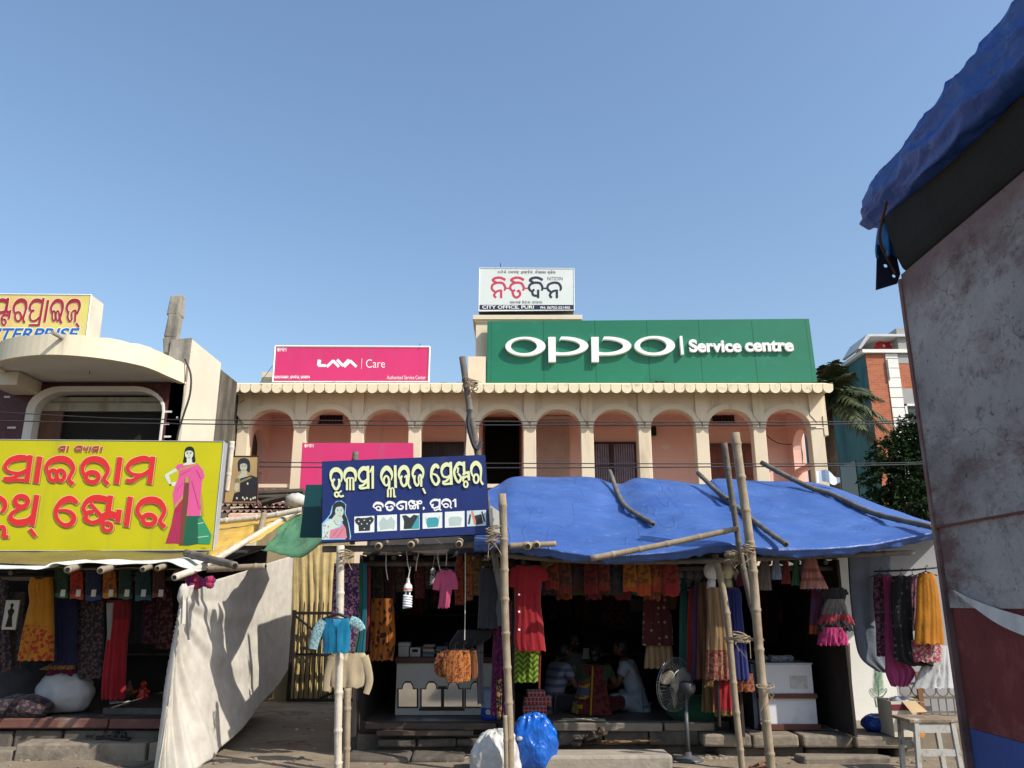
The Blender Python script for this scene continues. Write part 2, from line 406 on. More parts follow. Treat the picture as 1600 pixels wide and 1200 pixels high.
# ---------------------------------------------------------------- arcaded building
AB = thing('arcade_building', 'cream two storey building with ten arches and salmon verandah', 'building', (.4, 19, 0))
PIT, AX0, HW, ZS, RISE = 1.3225, -6.06, .515, 5.54, .42
YF = 18.0
xs0, xs1 = AX0, AX0 + 9*PIT + 2*HW          # outer edges of first and last opening
XL, XRT = -6.33, 7.18
bays = [AX0 + k*PIT + HW for k in range(10)]
def arcpts(cx, a, b, n=18): return [(cx + a*math.cos(math.pi - math.pi*k/n), ZS + b*math.sin(math.pi - math.pi*k/n)) for k in range(n+1)]
ZF = 6.34
m = MB()
for k, cx in enumerate(bays):
    x0 = XL if k == 0 else cx - PIT/2; x1 = XRT if k == 9 else cx + PIT/2
    pts = [(x0, ZS)] + arcpts(cx, HW, RISE) + [(x1, ZS), (x1, ZF), (x0, ZF)]
    m.prism([(x, YF, z) for x, z in pts], (0, .25, 0))
m.build('frieze', CREAMD, AB)
pil_x = [XL + .14] + [(a+b)/2 for a, b in zip(bays, bays[1:])] + [XRT - .16]
for k, x in enumerate(pil_x):
    hw = .146 if 0 < k < 10 else .15
    x0 = x-hw if k else XL; x1 = x+hw if k < 10 else XRT
    if k == 0: x1 = xs0
    if k == 10: x0 = xs1
    m = MB(); m.box(x0, x1, YF-.002, YF+.252, 3.5, ZS)
    m.box(x0-.008, x1+.008, YF-.02, YF+.26, ZS-.03, ZS+.0)
    m.build('pillar', CREAM, AB, bevel=.012)
    m = MB(); c = (x0+x1)/2; h = .13 if 0<k<10 else .15
    m.prism([(c, YF-.06, ZS+.10), (c+h, YF-.06, ZS+.28), (c+h, YF-.06, ZF), (c-h, YF-.06, ZF), (c-h, YF-.06, ZS+.28)], (0, .06, 0)); m.build('pilaster', CREAM, AB)
for cx in bays:
    m = MB(); i_ = arcpts(cx, HW+.0, RISE+.0, 22); o_ = arcpts(cx, HW+.135, RISE+.125, 22)
    for (a, b), (c, d) in zip(zip(i_, i_[1:]), zip(o_, o_[1:])):
        m.hexa([(a[0],YF-.045,a[1]),(b[0],YF-.045,b[1]),(d[0],YF-.045,d[1]),(c[0],YF-.045,c[1]),(a[0],YF,a[1]),(b[0],YF,b[1]),(d[0],YF,d[1]),(c[0],YF,c[1])])
    m.build('arch_trim', CREAM, AB)
# scalloped cornice
m = MB(); XC0, XC1 = -6.42, 7.30; NTL = 57; tp = (XC1-XC0)/NTL; rq = random.Random(21)
for k in range(NTL):
    cx = XC0 + (k+.5)*tp; r_ = tp/2-.005; dz = rq.uniform(-.008, .008)
    pts = [(cx-r_, 17.5, 6.44+dz), (cx-r_, 17.5, 6.36+dz)] + [(cx - r_*math.cos(math.pi*j/10), 17.5, 6.345+dz - .115*math.sin(math.pi*j/10)) for j in range(1, 10)] + [(cx+r_, 17.5, 6.36+dz), (cx+r_, 17.5, 6.44+dz)]
    m.prism(pts, (0, .06, .02))
    m.hexa([(cx-r_,17.5,6.40+dz),(cx+r_,17.5,6.40+dz),(cx+r_,18.3,6.49),(cx-r_,18.3,6.49),(cx-r_,17.502,6.44+dz),(cx+r_,17.502,6.44+dz),(cx+r_,17.9,6.565),(cx-r_,17.9,6.565)])
m.box(XC0, XC1, 17.57, 18.3, 6.345, 6.40)
m.box(XC0+.02, XC1-.02, 17.86, 18.3, 6.50, 6.56)
m.build('scalloped_cornice', mat('cornice_paint', (.74, .65, .46), .85, .08, 2, .15, 40, stain=(.35, .28, .19), samt=.3, sscale=4), AB)
m = MB(); m.box(XL+.05, XRT-.05, 18.3, 24, 6.42, 6.6); m.build('roof_slab', GREYW, AB)
m = MB(); rq = random.Random(8)
for k in range(120):
    x = rq.uniform(-6, -.7); s_ = rq.uniform(.02, .07); m.ball((x, 17.97+rq.uniform(0,.25), 6.56+s_*.3), s_*1.6, s_, s_*.7, 6, 4)
tag(m.build('roof_debris', GREYW), 'line of dark crumbs and debris along the cornice edge', 'debris', kind='stuff')
# verandah interior
YB = 19.85
VZ0, VZ1 = 3.55, 6.25
m = MB(); m.box(XL, XRT, YF-.05, YB+.2, 3.3, VZ0); m.box(XL+.02, XRT-.02, YF+.25, YB, VZ1, VZ1+.1); m.build('verandah_slab', SALMON, AB)
d5a, d5b = P(757, 700, YB).x, P(812, 700, YB).x
m = MB(); m.box(XL, d5a, YB, YB+.15, VZ0, VZ1); zd = P(780, 655, YB).z
m.box(d5a, d5b, YB, YB+.15, zd, VZ1); m.box(d5b, XRT, YB, YB+.15, VZ0, VZ1); m.build('verandah_wall', SALMON, AB)
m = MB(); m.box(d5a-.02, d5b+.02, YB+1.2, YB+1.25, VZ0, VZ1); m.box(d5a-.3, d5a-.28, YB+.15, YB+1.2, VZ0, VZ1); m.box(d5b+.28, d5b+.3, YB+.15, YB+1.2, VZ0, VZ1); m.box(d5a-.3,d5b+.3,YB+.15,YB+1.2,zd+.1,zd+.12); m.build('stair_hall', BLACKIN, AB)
m = MB(); fr = .05
m.box(d5a-fr, d5a, YB-.03, YB+.1, VZ0, zd+fr); m.box(d5b, d5b+fr, YB-.03, YB+.1, VZ0, zd+fr); m.box(d5a, d5b, YB-.03, YB+.1, zd, zd+fr); m.build('door_frame', BROWN, AB)
def endwall(x0, x1, nm):
    yc = (YF+.25+YB)/2; hw = .5
    pts = [(YF+.25, VZ0), (yc-hw, VZ0), (yc-hw, 5.3)] + [(yc-hw*math.cos(math.pi*k/12), 5.3+.4*math.sin(math.pi*k/12)) for k in range(1,12)] + [(yc+hw, 5.3), (yc+hw, VZ0), (YB, VZ0), (YB, VZ1), (YF+.25, VZ1)]
    q = MB(); q.prism([(x0, y, z) for y, z in pts], (x1-x0, 0, 0)); q.box(x0+.03, x1-.03, yc-hw, yc+hw, 4.72, 4.82); q.build(nm, SALMON, AB)
endwall(XL, XL+.2, 'end_wall'); endwall(XRT-.2, XRT, 'end_wall')
# sunlit pier, ledge and recess on the rear wall
m = MB(); a = P(1240, 700, YB); b = P(1254, 700, YB); m.box(a.x, b.x, YB-.2, YB, VZ0, VZ1); m.build('pier', SALMON, AB)
m = MB(); za = P(1100, 668, YB).z
for x0, x1 in ((920, 990), (1012, 1085), (1104, 1180), (1195, 1240)): m.box(P(x0,668,YB).x, P(x1,668,YB).x, YB-.035, YB, za-.03, za+.02)
m.build('wall_ledge', SALMON, AB)
m = MB(); a, b = P(829,668,YB).x, P(889,668,YB).x; m.box(a, b, YB-.04, YB-.002, VZ0, P(850,655,YB).z); m.build('closed_panel', mat('grey_pink_panel', (.44,.31,.26), .8), AB)
m = MB(); m.box(a-.03, b+.03, YB-.05, YB-.004, P(850,655,YB).z, P(850,651,YB).z); m.build('panel_lintel', mat('pale_lintel', (.6,.5,.42)), AB)
def vent(x0, x1, y0, y1):
    a, b = P(x0, y1, YB), P(x1, y0, YB); q = MB(); q.box(a.x, b.x, YB-.03, YB-.006, a.z, b.z); v_ = q.build('ventilator', BLACKIN, AB)
    q = MB(); n_ = 7
    for k in range(1, n_): x = lerp(a.x, b.x, k/n_); q.box(x-.008, x+.008, YB-.05, YB-.034, a.z, b.z)
    for z in (a.z, b.z): q.box(a.x-.03, b.x+.03, YB-.055, YB-.032, z-.02, z+.02)
    q.build('grille', mat('rust_grille', (.1, .04, .03), .7), v_)
vent(499, 536, 646, 662); vent(1113, 1146, 643, 660)
def grillwin(nm, x0, x1, y0, y1, bg_, barm, n_, mid=True):
    a, b = P(x0, y1, YB), P(x1, y0, YB); q = MB(); q.box(a.x, b.x, YB-.02, YB-.003, a.z, b.z); v_ = q.build(nm, bg_, AB)
    q = MB(); w_ = .05
    q.box(a.x-w_, a.x, YB-.07, YB, a.z, b.z+w_); q.box(b.x, b.x+w_, YB-.07, YB, a.z, b.z+w_); q.box(a.x, b.x, YB-.07, YB, b.z, b.z+w_)
    if mid: c = (a.x+b.x)/2; q.box(c-.04, c+.04, YB-.06, YB-.022, a.z, b.z)
    q.build('frame', barm, v_)
    q = MB()
    for k in range(1, n_): x = lerp(a.x, b.x, k/n_); q.tube([(x, YB-.045, a.z), (x, YB-.045, b.z)], .009, 5)
    for k in range(1, 3): z = lerp(a.z, b.z, k/3); q.box(a.x, b.x, YB-.052, YB-.042, z-.012, z+.012)
    q.build('bars', barm, v_)
grillwin('window', 657, 722, 694, 790, mat('dim_pane', (.05,.04,.045), .3), mat('dark_frame', (.05,.022,.02), .6), 14)
grillwin('grille_door', 922, 990, 694, 800, mat('lilac_curtain', (.36,.33,.42), .8, .2, 5), mat('dark_frame', (.05,.022,.02), .6), 20)
a, b = P(1103, 800, YB), P(1180, 698, YB)
m = MB(); m.box(a.x, b.x, YB-.05, YB-.003, a.z, b.z); dr = m.build('double_door', mat('red_brown_door', (.16,.05,.035), .5, .15, 4, .1), AB)
m = MB(); m.box(a.x-.07, a.x, YB-.09, YB, a.z, b.z+.07); m.box(b.x, b.x+.07, YB-.09, YB, a.z, b.z+.07); m.box(a.x, b.x, YB-.09, YB, b.z, b.z+.07); m.build('frame', BROWN, dr)
for k in range(4):
    x0 = lerp(a.x, b.x, k/4)+.04; x1 = lerp(a.x, b.x, (k+1)/4)-.04
    q = MB(); q.box(x0, x1, YB-.065, YB-.051, b.z-.75, b.z-.1); q.build('panel', mat('red_brown_door', (.16,.05,.035)), dr, bevel=.01)
m = MB(); a, b = P(1012, 681, YB), P(1024, 667, YB); m.box(a.x, b.x, YB-.1, YB-.002, a.z, b.z); m.build('meter_box', BLACKIN, AB)
m = MB(); c = P(1040, 699, YB); m.prism([(c.x+.1*math.cos(t_)*(1+.3*math.sin(3*t_)), YB-.008, c.z+.07*math.sin(t_)*(1+.25*math.cos(5*t_))) for t_ in [k*.45 for k in range(14)]], (0,.006,0)); m.build('bare_plaster_patch', mat('white_plaster', (.75,.7,.62)), AB)
m = MB(); c = P(1234, 719, YB); m.box(c.x-.05, c.x+.05, YB-.06, YB-.001, c.z-.07, c.z+.07); m.build('switch_box', mat('ivory_plastic', (.6,.57,.5), .4), AB)
m = MB()
for q in (((1246,650),(1250,672),(1252,700),(1252,730),(1251,752)), ((1246,650),(1244,668),(1249,690),(1254,712),(1252,745)), ((1195,678),(1215,692),(1240,694),(1252,690))):
    m.tube(smooth_path([tuple(P(x, y, YB-.22)) for x, y in q], 5), .012, 5)
m.build('wall_wiring', mat('black_hose', (.03,.03,.03)), AB)
# balustrade
m = MB(); m.box(XL+.1, XRT-.1, YF+.05, YF+.2, 4.16, 4.24); m.box(XL+.1, XRT-.1, YF+.07, YF+.18, 3.55, 3.62); m.build('balcony_rail', CREAM, AB)
m = MB(); x = xs0+.07
while x < xs1: m.lathe((x, YF+.125, 3.6), [(.05,0),(.03,.1),(.055,.22),(.03,.4),(.022,.5),(.05,.56)], 8); x += .2
m.build('balusters', CREAM, AB, smooth=True)
m = MB(); m.box(XL, XRT, YF-.05, YF+.2, 0, 3.3); m.build('ground_floor_wall', CREAMD, AB)
m = MB(); m.box(XL+.05, XRT-.05, 23.8, 24, 0, 6.4); m.box(XL, XL+.15, YB+.15, 24, 0, 6.4); m.box(XRT-.15, XRT, YB+.15, 24, 0, 6.4); m.build('outer_wall', CREAMD, AB)
m = MB(); m.box(XRT, XRT+.09, YF-.02, YF+.3, 5.35, 6.3); m.build('side_bracket', CREAM, AB)
# stair tower and low parapet blocks on the roof
m = MB(); t0, t1 = P(743,560,18.6).x, P(903,500,18.6).x; TZ = P(800,493,18.6).z-.13; m.box(t0, t1, 18.6, 21.4, 6.6, TZ); m.build('stair_tower', CREAM, AB)
m = MB(); m.box(t0-.08, t1+.1, 18.52, 21.5, TZ, TZ+.12); m.box(t0-.03, t1+.03, 18.56, 21.45, TZ-.06, TZ); m.build('tower_cap', CREAM, AB, bevel=.01)
m = MB(); a = P(731, 600, 18.22); b = P(759, 557, 18.22); m.box(a.x, b.x, 18.22, 18.59, 6.6, b.z); m.build('parapet_block', CREAM, AB)
m = MB(); a = P(408, 600, 18.9); b = P(440, 581, 18.9); m.box(a.x, b.x, 18.9, 19.4, 6.6, b.z); m.build('parapet_block', CREAM, AB)

# ---------------------------------------------------------------- teal and brick house on the right
TB = thing('brick_house', 'teal house with orange brick front and white quoins beyond the palm', 'house', (11.5, 26, 0))
TEAL = mat('teal_paint', (.06, .17, .185), .85, .12, .8, .1, 30, stain=(.03, .08, .09), samt=.4, drip=True)
def brick_mat():
    t = NT('orange_brick'); b_ = t.n('TexBrick'); t.l(t.coord((1,1,1), (R(90),0,0)), b_.inputs['Vector'])
    b_.inputs['Color1'].default_value = (.42,.14,.07,1); b_.inputs['Color2'].default_value = (.34,.10,.05,1); b_.inputs['Mortar'].default_value = (.42,.25,.17,1)
    b_.inputs['Scale'].default_value = 4.5; b_.inputs['Mortar Size'].default_value = .014; b_.inputs['Brick Width'].default_value=.9; b_.inputs['Row Height'].default_value=.3
    return t.done(b_.outputs[0], .85)
BRICK = brick_mat(); GREYP = mat('grey_paint', (.33,.33,.32), .85, .08); WHITEP = mat('white_paint', (.74,.74,.70), .8, .06, 2, .1)
TY = 22.0; tx = P(1352, 560, TY).x; tz = P(1352, 553, TY).z
zl = P(1330, 586, 24).z; m = MB(); m.box(tx, tx+6, TY, TY+1.25, 0, tz); m.box(tx+.003, tx+6, TY+1.25, TY+11, 0, zl); m.build('wall', TEAL, TB)
m = MB(); x1 = P(1378, 560, TY).x
m.box(tx-.0, tx+.55, TY-.05, TY-.001, 0, tz-.02); m.box(tx+.9, tx+6, TY-.05, TY-.001, P(1400,608,TY).z, tz-.3); m.box(tx+.9, tx+6, TY-.05, TY-.001, 0, 3.6); m.build('brick_facing', BRICK, TB)
m = MB(); z = 0
while z < tz-.05: m.box(tx+.55, tx+.9, TY-.075, TY-.001, z+.012, min(z+.28, tz-.02)); z += .29
m.build('quoins', WHITEP, TB)
m = MB(); m.box(tx+.9, tx+6, TY-.06, TY-.001, tz-.3, tz-.02); zb_ = P(1400,608,TY).z; m.box(tx+.9, tx+6, TY-.06, TY-.001, zb_-.45, zb_); m.build('grey_band', GREYP, TB)
m = MB(); a = P(1389, 594, TY-.06); b = P(1402, 562, TY-.06); m.box(a.x, b.x, TY-.065, TY-.0495, a.z, b.z); m.box(a.x, a.x+.02, TY-.12, TY-.06, a.z, b.z); m.build('niche', mat('niche_paint', (.5,.48,.42)), TB)
zw1 = zb_-.45; zw0 = zw1-1.5
m = MB(); m.box(tx+.95, tx+4, TY-.03, TY-.002, zw0, zw1); wn = m.build('window', mat('dark_glass', (.05,.06,.06), .1, .1, 3, 0), TB)
m = MB()
for x in (.92, 1.95, 3.0): m.box(tx+x, tx+x+.06, TY-.08, TY-.031, zw0, zw1)
m.box(tx+.92, tx+4, TY-.08, TY-.031, zw1-.06, zw1); m.box(tx+.92, tx+4, TY-.08, TY-.031, zw1-.5, zw1-.46); m.build('frame', WHITEP, wn)
m = MB(); m.grid(lambda u, v: (tx+1.0+u*.9+.0*v, TY-.045+.02*math.sin(u*38), lerp(zw0, zw1-.5, v)), 60, 2); m.build('curtain', mat('white_curtain', (.55,.55,.52)), wn)
m = MB(); m.box(tx-.12, tx+6, TY-.14, TY+1.35, tz, tz+.1); m.box(tx-.25, tx+5, TY+1.3, TY+4, zl, zl+.12); m.build('roof_slab', WHITEP, TB)
m = MB(); a = Vector((tx+.25, TY, tz+.1))
m.hexa([(tx-.24,TY-.15,tz+.12),(tx-.16,TY-.15,tz+.105),(tx+.12,TY-.2,tz+.46),(tx+.05,TY-.2,tz+.54),(tx-.24,TY+1,tz+.12),(tx-.16,TY+1,tz+.105),(tx+.12,TY+1,tz+.46),(tx+.05,TY+1,tz+.54)]); m.box(tx+.08, tx+1.3, TY-.2, TY+1, tz+.47, tz+.54); m.build('porch_roof', mat('pale_grey_paint', (.55,.57,.58)), TB)
m = MB(); m.box(tx+.95, tx+1.35, TY-.1, TY+.4, tz+.1, tz+.75); m.build('roof_pier', GREYP, TB)
m = MB(); m.box(tx+.2, tx+1.3, TY+.9, TY+1, tz+.1, tz+.46); m.build('roof_room', mat('pale_room', (.5,.45,.42)), TB)
m = MB(); rq = random.Random(4)
m.grid(lambda u, v: (tx+.5+u*.55-.15*(1-v), TY+.3+.04*math.sin(u*9+v*3), tz+.11+v*.42*(.75+.25*math.sin(u*2.6))), 14, 8); o = m.build('laundry_cloth', cloth('red_white_print', (.55,.03,.04), 'dots', (.8,.75,.72), .18), smooth=True)
tag(o, 'red and white patterned cloth drying on the teal house roof', 'cloth')
m = MB(); m.box(tx-.22, tx-.002, 23.6, 25.4, zl-1.1, zl-.35); m.build('side_balcony', mat('pale_blue_paint', (.36,.46,.5)), TB)
for y in (23.4, 25.6):
    m = MB(); m.box(tx-.03, tx-.002, y, y+1.1, 4.2, 5.7); m.build('side_window', mat('dark_glass', (.05,.06,.06)), TB)

# ---------------------------------------------------------------- trees
LEAFD = mat('dark_leaf', (.018, .034, .012), .85, .4, 2, 0, spec=.08)
PALML = mat('palm_leaf', (.05, .065, .025), .5, .4, 1.2, 0, spec=.35)
BARK = mat('bark', (.09, .07, .05), .95, .3, 3, .8, 20)
def leafy(name, label, base, h, lumps, nleaf, size, lm, seed, trunk=.14):
    q = random.Random(seed); base = Vector(base); r0 = thing(name, label, 'tree', base)
    t = MB(); top = base + Vector((0, 0, h*.55)); t.tube([base, base+Vector((.05,0,h*.25)), top], [trunk, trunk*.8, trunk*.55], 9)
    for c, rr_ in lumps: t.tube([top, top.lerp(Vector(c), .5)+Vector((q.uniform(-.1,.1),q.uniform(-.1,.1),.1)), c], [trunk*.45, trunk*.3, trunk*.1], 6)
    t.build('trunk', BARK, r0, smooth=True)
    l = MB()
    for c, rr_ in lumps:
        c = Vector(c); n_ = int(nleaf * rr_**2)
        for _ in range(n_):
            d = Vector((q.gauss(0,1), q.gauss(0,1), q.gauss(0,1))).normalized()
            k = (.55 + .45*q.random()**.5) * (1 + .35*mn.noise(d*2.2 + c*3))
            if mn.noise(d*3.1 + c*5) < -.22: continue
            p = c + Vector((d.x*rr_*k, d.y*rr_*k, d.z*rr_*.8*k))
            ax = (d + Vector((q.uniform(-.9,.9), q.uniform(-.9,.9), q.uniform(-1.2,.2)))).normalized()
            sd_ = ax.cross(Vector((q.uniform(-1,1), q.uniform(-1,1), q.uniform(-1,1)))).normalized()
            s_ = size * q.uniform(.6, 1.3); nn = ax.cross(sd_)*s_*.12
            a_ = p - ax*s_*.5; e_ = p + ax*s_*.5
            n0_ = len(l.v); l.v += [tuple(a_), tuple(p+sd_*s_*.24+nn), tuple(e_), tuple(p-sd_*s_*.24+nn)]; l.face((n0_, n0_+1, n0_+2, n0_+3))
    l.build('crown', lm, r0, fix=False); return r0
c0 = P(1412, 735, 16.5)
leafy('broadleaf_tree', 'dark bushy tree between the blue tarpaulin and brick house', (8.45, 16.8, 0), 5.0,
      [(tuple(P(1400,712,16.6)), .55), (tuple(P(1425,690,16.7)), .5), (tuple(P(1395,750,16.5)), .6), (tuple(P(1440,735,16.6)), .75), (tuple(P(1420,785,16.4)), .65), (tuple(P(1455,690,16.8)), .6), (tuple(P(1440,800,16.6)),.7), (tuple(P(1480,760,16.8)),.8), (tuple(P(1378,790,16.5)), .4), (tuple(P(1425,662,16.9)), .3)], 3600, .12, LEAFD, 5)
def palm(name, label, base, top, nf, L, seed):
    q = random.Random(seed); base, top = Vector(base), Vector(top); r0 = thing(name, label, 'palm', base)
    t = MB(); t.tube([base, base.lerp(top,.5)+Vector((.1,0,0)), top], [.17,.14,.12], 10); t.build('trunk', BARK, r0, smooth=True)
    for k in range(nf):
        l = MB(); az = 2*math.pi*k/nf + q.uniform(-.25,.25); el = q.uniform(-.35, 1.15); ln = L*q.uniform(.75,1.1)
        d = Vector((math.cos(az), math.sin(az), 0)); pts = []
        for j in range(13):
            s_ = j/12*ln; pts.append(top + d*(s_*math.cos(el)*(1-.12*s_/ln)) + Vector((0,0, s_*math.sin(el) - .42*ln*(s_/ln)**2)))
        l.tube(pts, [.022*(1-j/14) for j in range(13)], 5)
        for j in range(2, 13):
            a_ = pts[j]; tg = (pts[j]-pts[j-1]).normalized(); sd_ = tg.cross(Vector((0,0,1))).normalized()
            for f in (0, .33, .66):
                b_ = pts[j-1].lerp(a_, f); ll = ln*.30*math.sin(math.pi*min(.95, (j+f)/13*.8+.15))*q.uniform(.8,1.1)
                for s__ in (-1, 1):
                    tip = b_ + sd_*s__*ll*.75 + tg*ll*.45 + Vector((0,0,-ll*q.uniform(.25,.7)))
                    mid = b_.lerp(tip,.5)+Vector((0,0,ll*.08)); wv = tg*.03
                    n0_ = len(l.v); l.v += [tuple(b_-wv*.6), tuple(mid-wv), tuple(tip), tuple(mid+wv), tuple(b_+wv*.6)]; l.face(range(n0_, n0_+5))
        l.build('frond', PALML, r0, fix=False)
palm('palm_tree', 'palm with drooping fronds between the arcade and teal house', tuple(Vector((P(1284,640,20.8).x, 20.8, 0))), P(1290, 622, 20.8), 34, 1.8, 3)
palm('palm_tree', 'darker palm rising close behind the green signboard corner', tuple(Vector((P(1272,600,24).x, 24, 0))), P(1284, 600, 24), 20, 1.5, 9)

# ---------------------------------------------------------------- alley wall and gate
AW = mat('ochre_alley_wall', (.34, .27, .15), .9, .12, 1.2, .3, 30, stain=(.22, .16, .09), samt=.45, sscale=1.4, drip=True)
m = MB(); a = P(440, 900, 14.7).x; b = P(548, 900, 14.7).x; m.box(a-.5, b, 14.7, 14.95, 0, 3.2)
o = m.build('alley_wall', AW); tag(o, 'ochre plastered wall closing the alley behind the gate', 'wall')
GT = thing('iron_gate', 'black iron bar gate with spikes closing the alley', 'gate', (-3.2, 14.2, 0))
g0, g1 = P(457,1000,14.2).x, P(592,1000,14.2).x; z0, z1 = .06, P(500,958,14.2).z
m = MB()
for z in (z0+.02, z1, lerp(z0,z1,.52)): m.box(g0, g1, 14.18, 14.22, z-.025, z+.025)
m.box(g0-.03, g0+.03, 14.17, 14.23, z0, z1+.05); m.box(g1-.03, g1+.03, 14.17, 14.23, z0, z1+.05)
m.tube([(g0, 14.2, z1-.03), (lerp(g0,g1,.36), 14.2, z1-.42)], .022, 5); m.tube([(g1, 14.2, lerp(z0,z1,.3)), (lerp(g0,g1,.36), 14.2, z0+.05)], .022, 5)
m.build('gate_frame', IRON, GT)
m = MB()
for k in range(1, 18): x = lerp(g0, g1, k/18); m.tube([(x, 14.2, z0), (x, 14.2, z1+.14), (x, 14.2, z1+.2)], [.011,.011,.002], 5)
m.build('bars', IRON, GT)
m = MB(); m.box(g0+.15, g0+.5, 14.13, 14.17, .88, .93); m.build('latch', IRON, GT)

# ---------------------------------------------------------------- plinths and steps of the stalls
def slab(mb, px0, px1, Y0, Y1, z0, z1, mi=0):
    zm = z1; a = P(px0, 1130, Y0).x; b = P(px1, 1130, Y0).x
    mb.box(a, b, Y0, Y1, z0, z1, mi)
def stones(name, label, cat, lst, mt, seed=1, bev=.02, jit=.012):
    m = MB()
    for (px0, px1, Y0, Y1, z0, z1) in lst: slab(m, px0, px1, Y0, Y1, z0, z1)
    m.jitter(jit, seed); o = m.build(name, mt, bevel=bev); tag(o, label, cat); return o
# ---------------------------------------------------------------- signboards and lettering
def board(name, label, cat, tl, tr, br, bl, Y, depth, face, side, parent=None, rim=None, rimw=.02):
    A, B, C, D = P(*tl, Y), P(*tr, Y), P(*br, Y), P(*bl, Y); dv = Vector((0, depth, 0))
    root = thing(name, label, cat, (A+B+C+D)/4)
    m = MB(); m.prism([D, C, B, A], dv); m.build('casing', side, root)
    e = Vector((0, -.004, 0)); c = (A+B+C+D)/4; k = .006
    m = MB(); m.prism([q + (c-q)*k + e for q in (D, C, B, A)], (0, .003, 0)); m.build('face_panel', face, root)
    if rim:
        m = MB()
        for p, q in ((A,B),(B,C),(C,D),(D,A)):
            d = (q-p).normalized()*rimw*.5; m.tube([p-d*0+Vector((0,-.006,0)), q+Vector((0,-.006,0))], rimw, 4)
        m.build('rim', rim, root)
    return root
class Plate:
    """collects flat shapes traced onto the plane of a signboard; each shape sits a hair in front of the last"""
    def __init__(s, Y, reg=(0,0,1)): s.Y = Y; s.reg = reg; s.mb = MB(); s.k = 0
    def to(s, x, y, off): ox, oy, sc = s.reg; return P(ox + x/sc, oy + y/sc, s.Y - off)
    def lay(s): s.k += 1; return .0055 + s.k*.00014
    def stroke(s, pts, mi=0, grow=0.0, dx=0, dy=0, n=6, closed=False, off=None):
        sc = s.reg[2]; pts = [(x+dx*sc, y+dy*sc, w_+grow*sc) for x, y, w_ in pts]
        if grow and len(pts) >= 2 and not closed:      # lengthen the ends too
            (x0,y0,w0),(x1,y1,w1) = pts[0], pts[1]; L = math.hypot(x0-x1,y0-y1) or 1; g = grow*sc*.5
            pts[0] = (x0+(x0-x1)/L*g, y0+(y0-y1)/L*g, w0)
            (x0,y0,w0),(x1,y1,w1) = pts[-1], pts[-2]; L = math.hypot(x0-x1,y0-y1) or 1
            pts[-1] = (x0+(x0-x1)/L*g, y0+(y0-y1)/L*g, w0)
        q = smooth_path(pts, n, closed); N = len(q); L_, R_ = [], []
        for i in range(N):
            if closed: a, b = q[i-1], q[(i+1) % N]
            else: a, b = q[max(i-1,0)], q[min(i+1,N-1)]
            tx_, ty_ = b[0]-a[0], b[1]-a[1]; l = math.hypot(tx_, ty_) or 1
            nx, ny = -ty_/l, tx_/l; h = q[i][2]/2
            L_.append((q[i][0]+nx*h, q[i][1]+ny*h)); R_.append((q[i][0]-nx*h, q[i][1]-ny*h))
        o0 = s.lay() if off is None else off
        rng = range(N) if closed else range(N-1)
        for i in rng:
            j = (i+1) % N; o_ = o0 + .0001*(i % 2)
            s.mb.quad(s.to(*L_[i],o0+.0003*i/N), s.to(*R_[i],o0+.0003*i/N), s.to(*R_[j],o0+.0003*j/N), s.to(*L_[j],o0+.0003*j/N), mi)
    def ring(s, cx, cy, rx, ry, w_, mi=0, grow=0, dx=0, dy=0):
        s.stroke([(cx+rx*math.cos(t), cy+ry*math.sin(t), w_) for t in [2*math.pi*k/14 for k in range(14)]], mi, grow, dx, dy, 3, True)
    def glyphs(s, lst, mi=0, grow=0, dx=0, dy=0):
        for g in lst:
            if g[0] == 'o': s.ring(*g[1:], mi=mi, grow=grow, dx=dx, dy=dy)
            else: s.stroke(g, mi, grow, dx, dy)
    def poly(s, pts, mi=0, sm=False):
        if sm: pts = smooth_path(pts, 4, True)
        o_ = s.lay(); s.mb.poly([s.to(x, y, o_) for x, y in reversed(pts)], mi)
    def disc(s, cx, cy, rx, ry, mi=0, n=18): s.poly([(cx+rx*math.cos(2*math.pi*k/n), cy+ry*math.sin(2*math.pi*k/n)) for k in range(n)], mi)
    def rect(s, x0, y0, x1, y1, mi=0): s.poly([(x0,y0),(x1,y0),(x1,y1),(x0,y1)], mi)
    def build(s, name, mats, parent): return s.mb.build(name, mats, parent, fix=False)
def text(s_, box, Y, m_, parent, extrude=0.0, bold=0.0, shear=0.0, off=.007, name='lettering', quad=None, space=1.0):
    cu = bpy.data.curves.new('t', 'FONT'); cu.body = s_; cu.extrude = 0.05 if extrude else 0; cu.offset = bold; cu.shear = shear; cu.space_character = space; cu.resolution_u = 6
    ob = bpy.data.objects.new('t', cu); COL.objects.link(ob); dg = bpy.context.evaluated_depsgraph_get(); dg.update()
    me = bpy.data.meshes.new_from_object(ob.evaluated_get(dg)); bpy.data.objects.remove(ob)
    vs = [v_.co.copy() for v_ in me.vertices]
    x0 = min(v_.x for v_ in vs); x1 = max(v_.x for v_ in vs); y0 = min(v_.y for v_ in vs); y1 = max(v_.y for v_ in vs)
    q = quad or [(box[0],box[1]),(box[2],box[1]),(box[2],box[3]),(box[0],box[3])]
    b = MB()
    for v_ in vs:
        a = (v_.x-x0)/(x1-x0); c = 1-(v_.y-y0)/(y1-y0)
        tx_ = lerp(lerp(q[0][0],q[1][0],a), lerp(q[3][0],q[2][0],a), c); ty_ = lerp(lerp(q[0][1],q[1][1],a), lerp(q[3][1],q[2][1],a), c)
        p = P(tx_, ty_, Y - off); 
        if extrude: p = p + Vector((0, -(extrude if v_.z > 0 else 0), 0))
        b.v.append(tuple(p))
    for f in me.polygons: b.face(list(f.vertices))
    return b.build(name, m_, parent, fix=False)
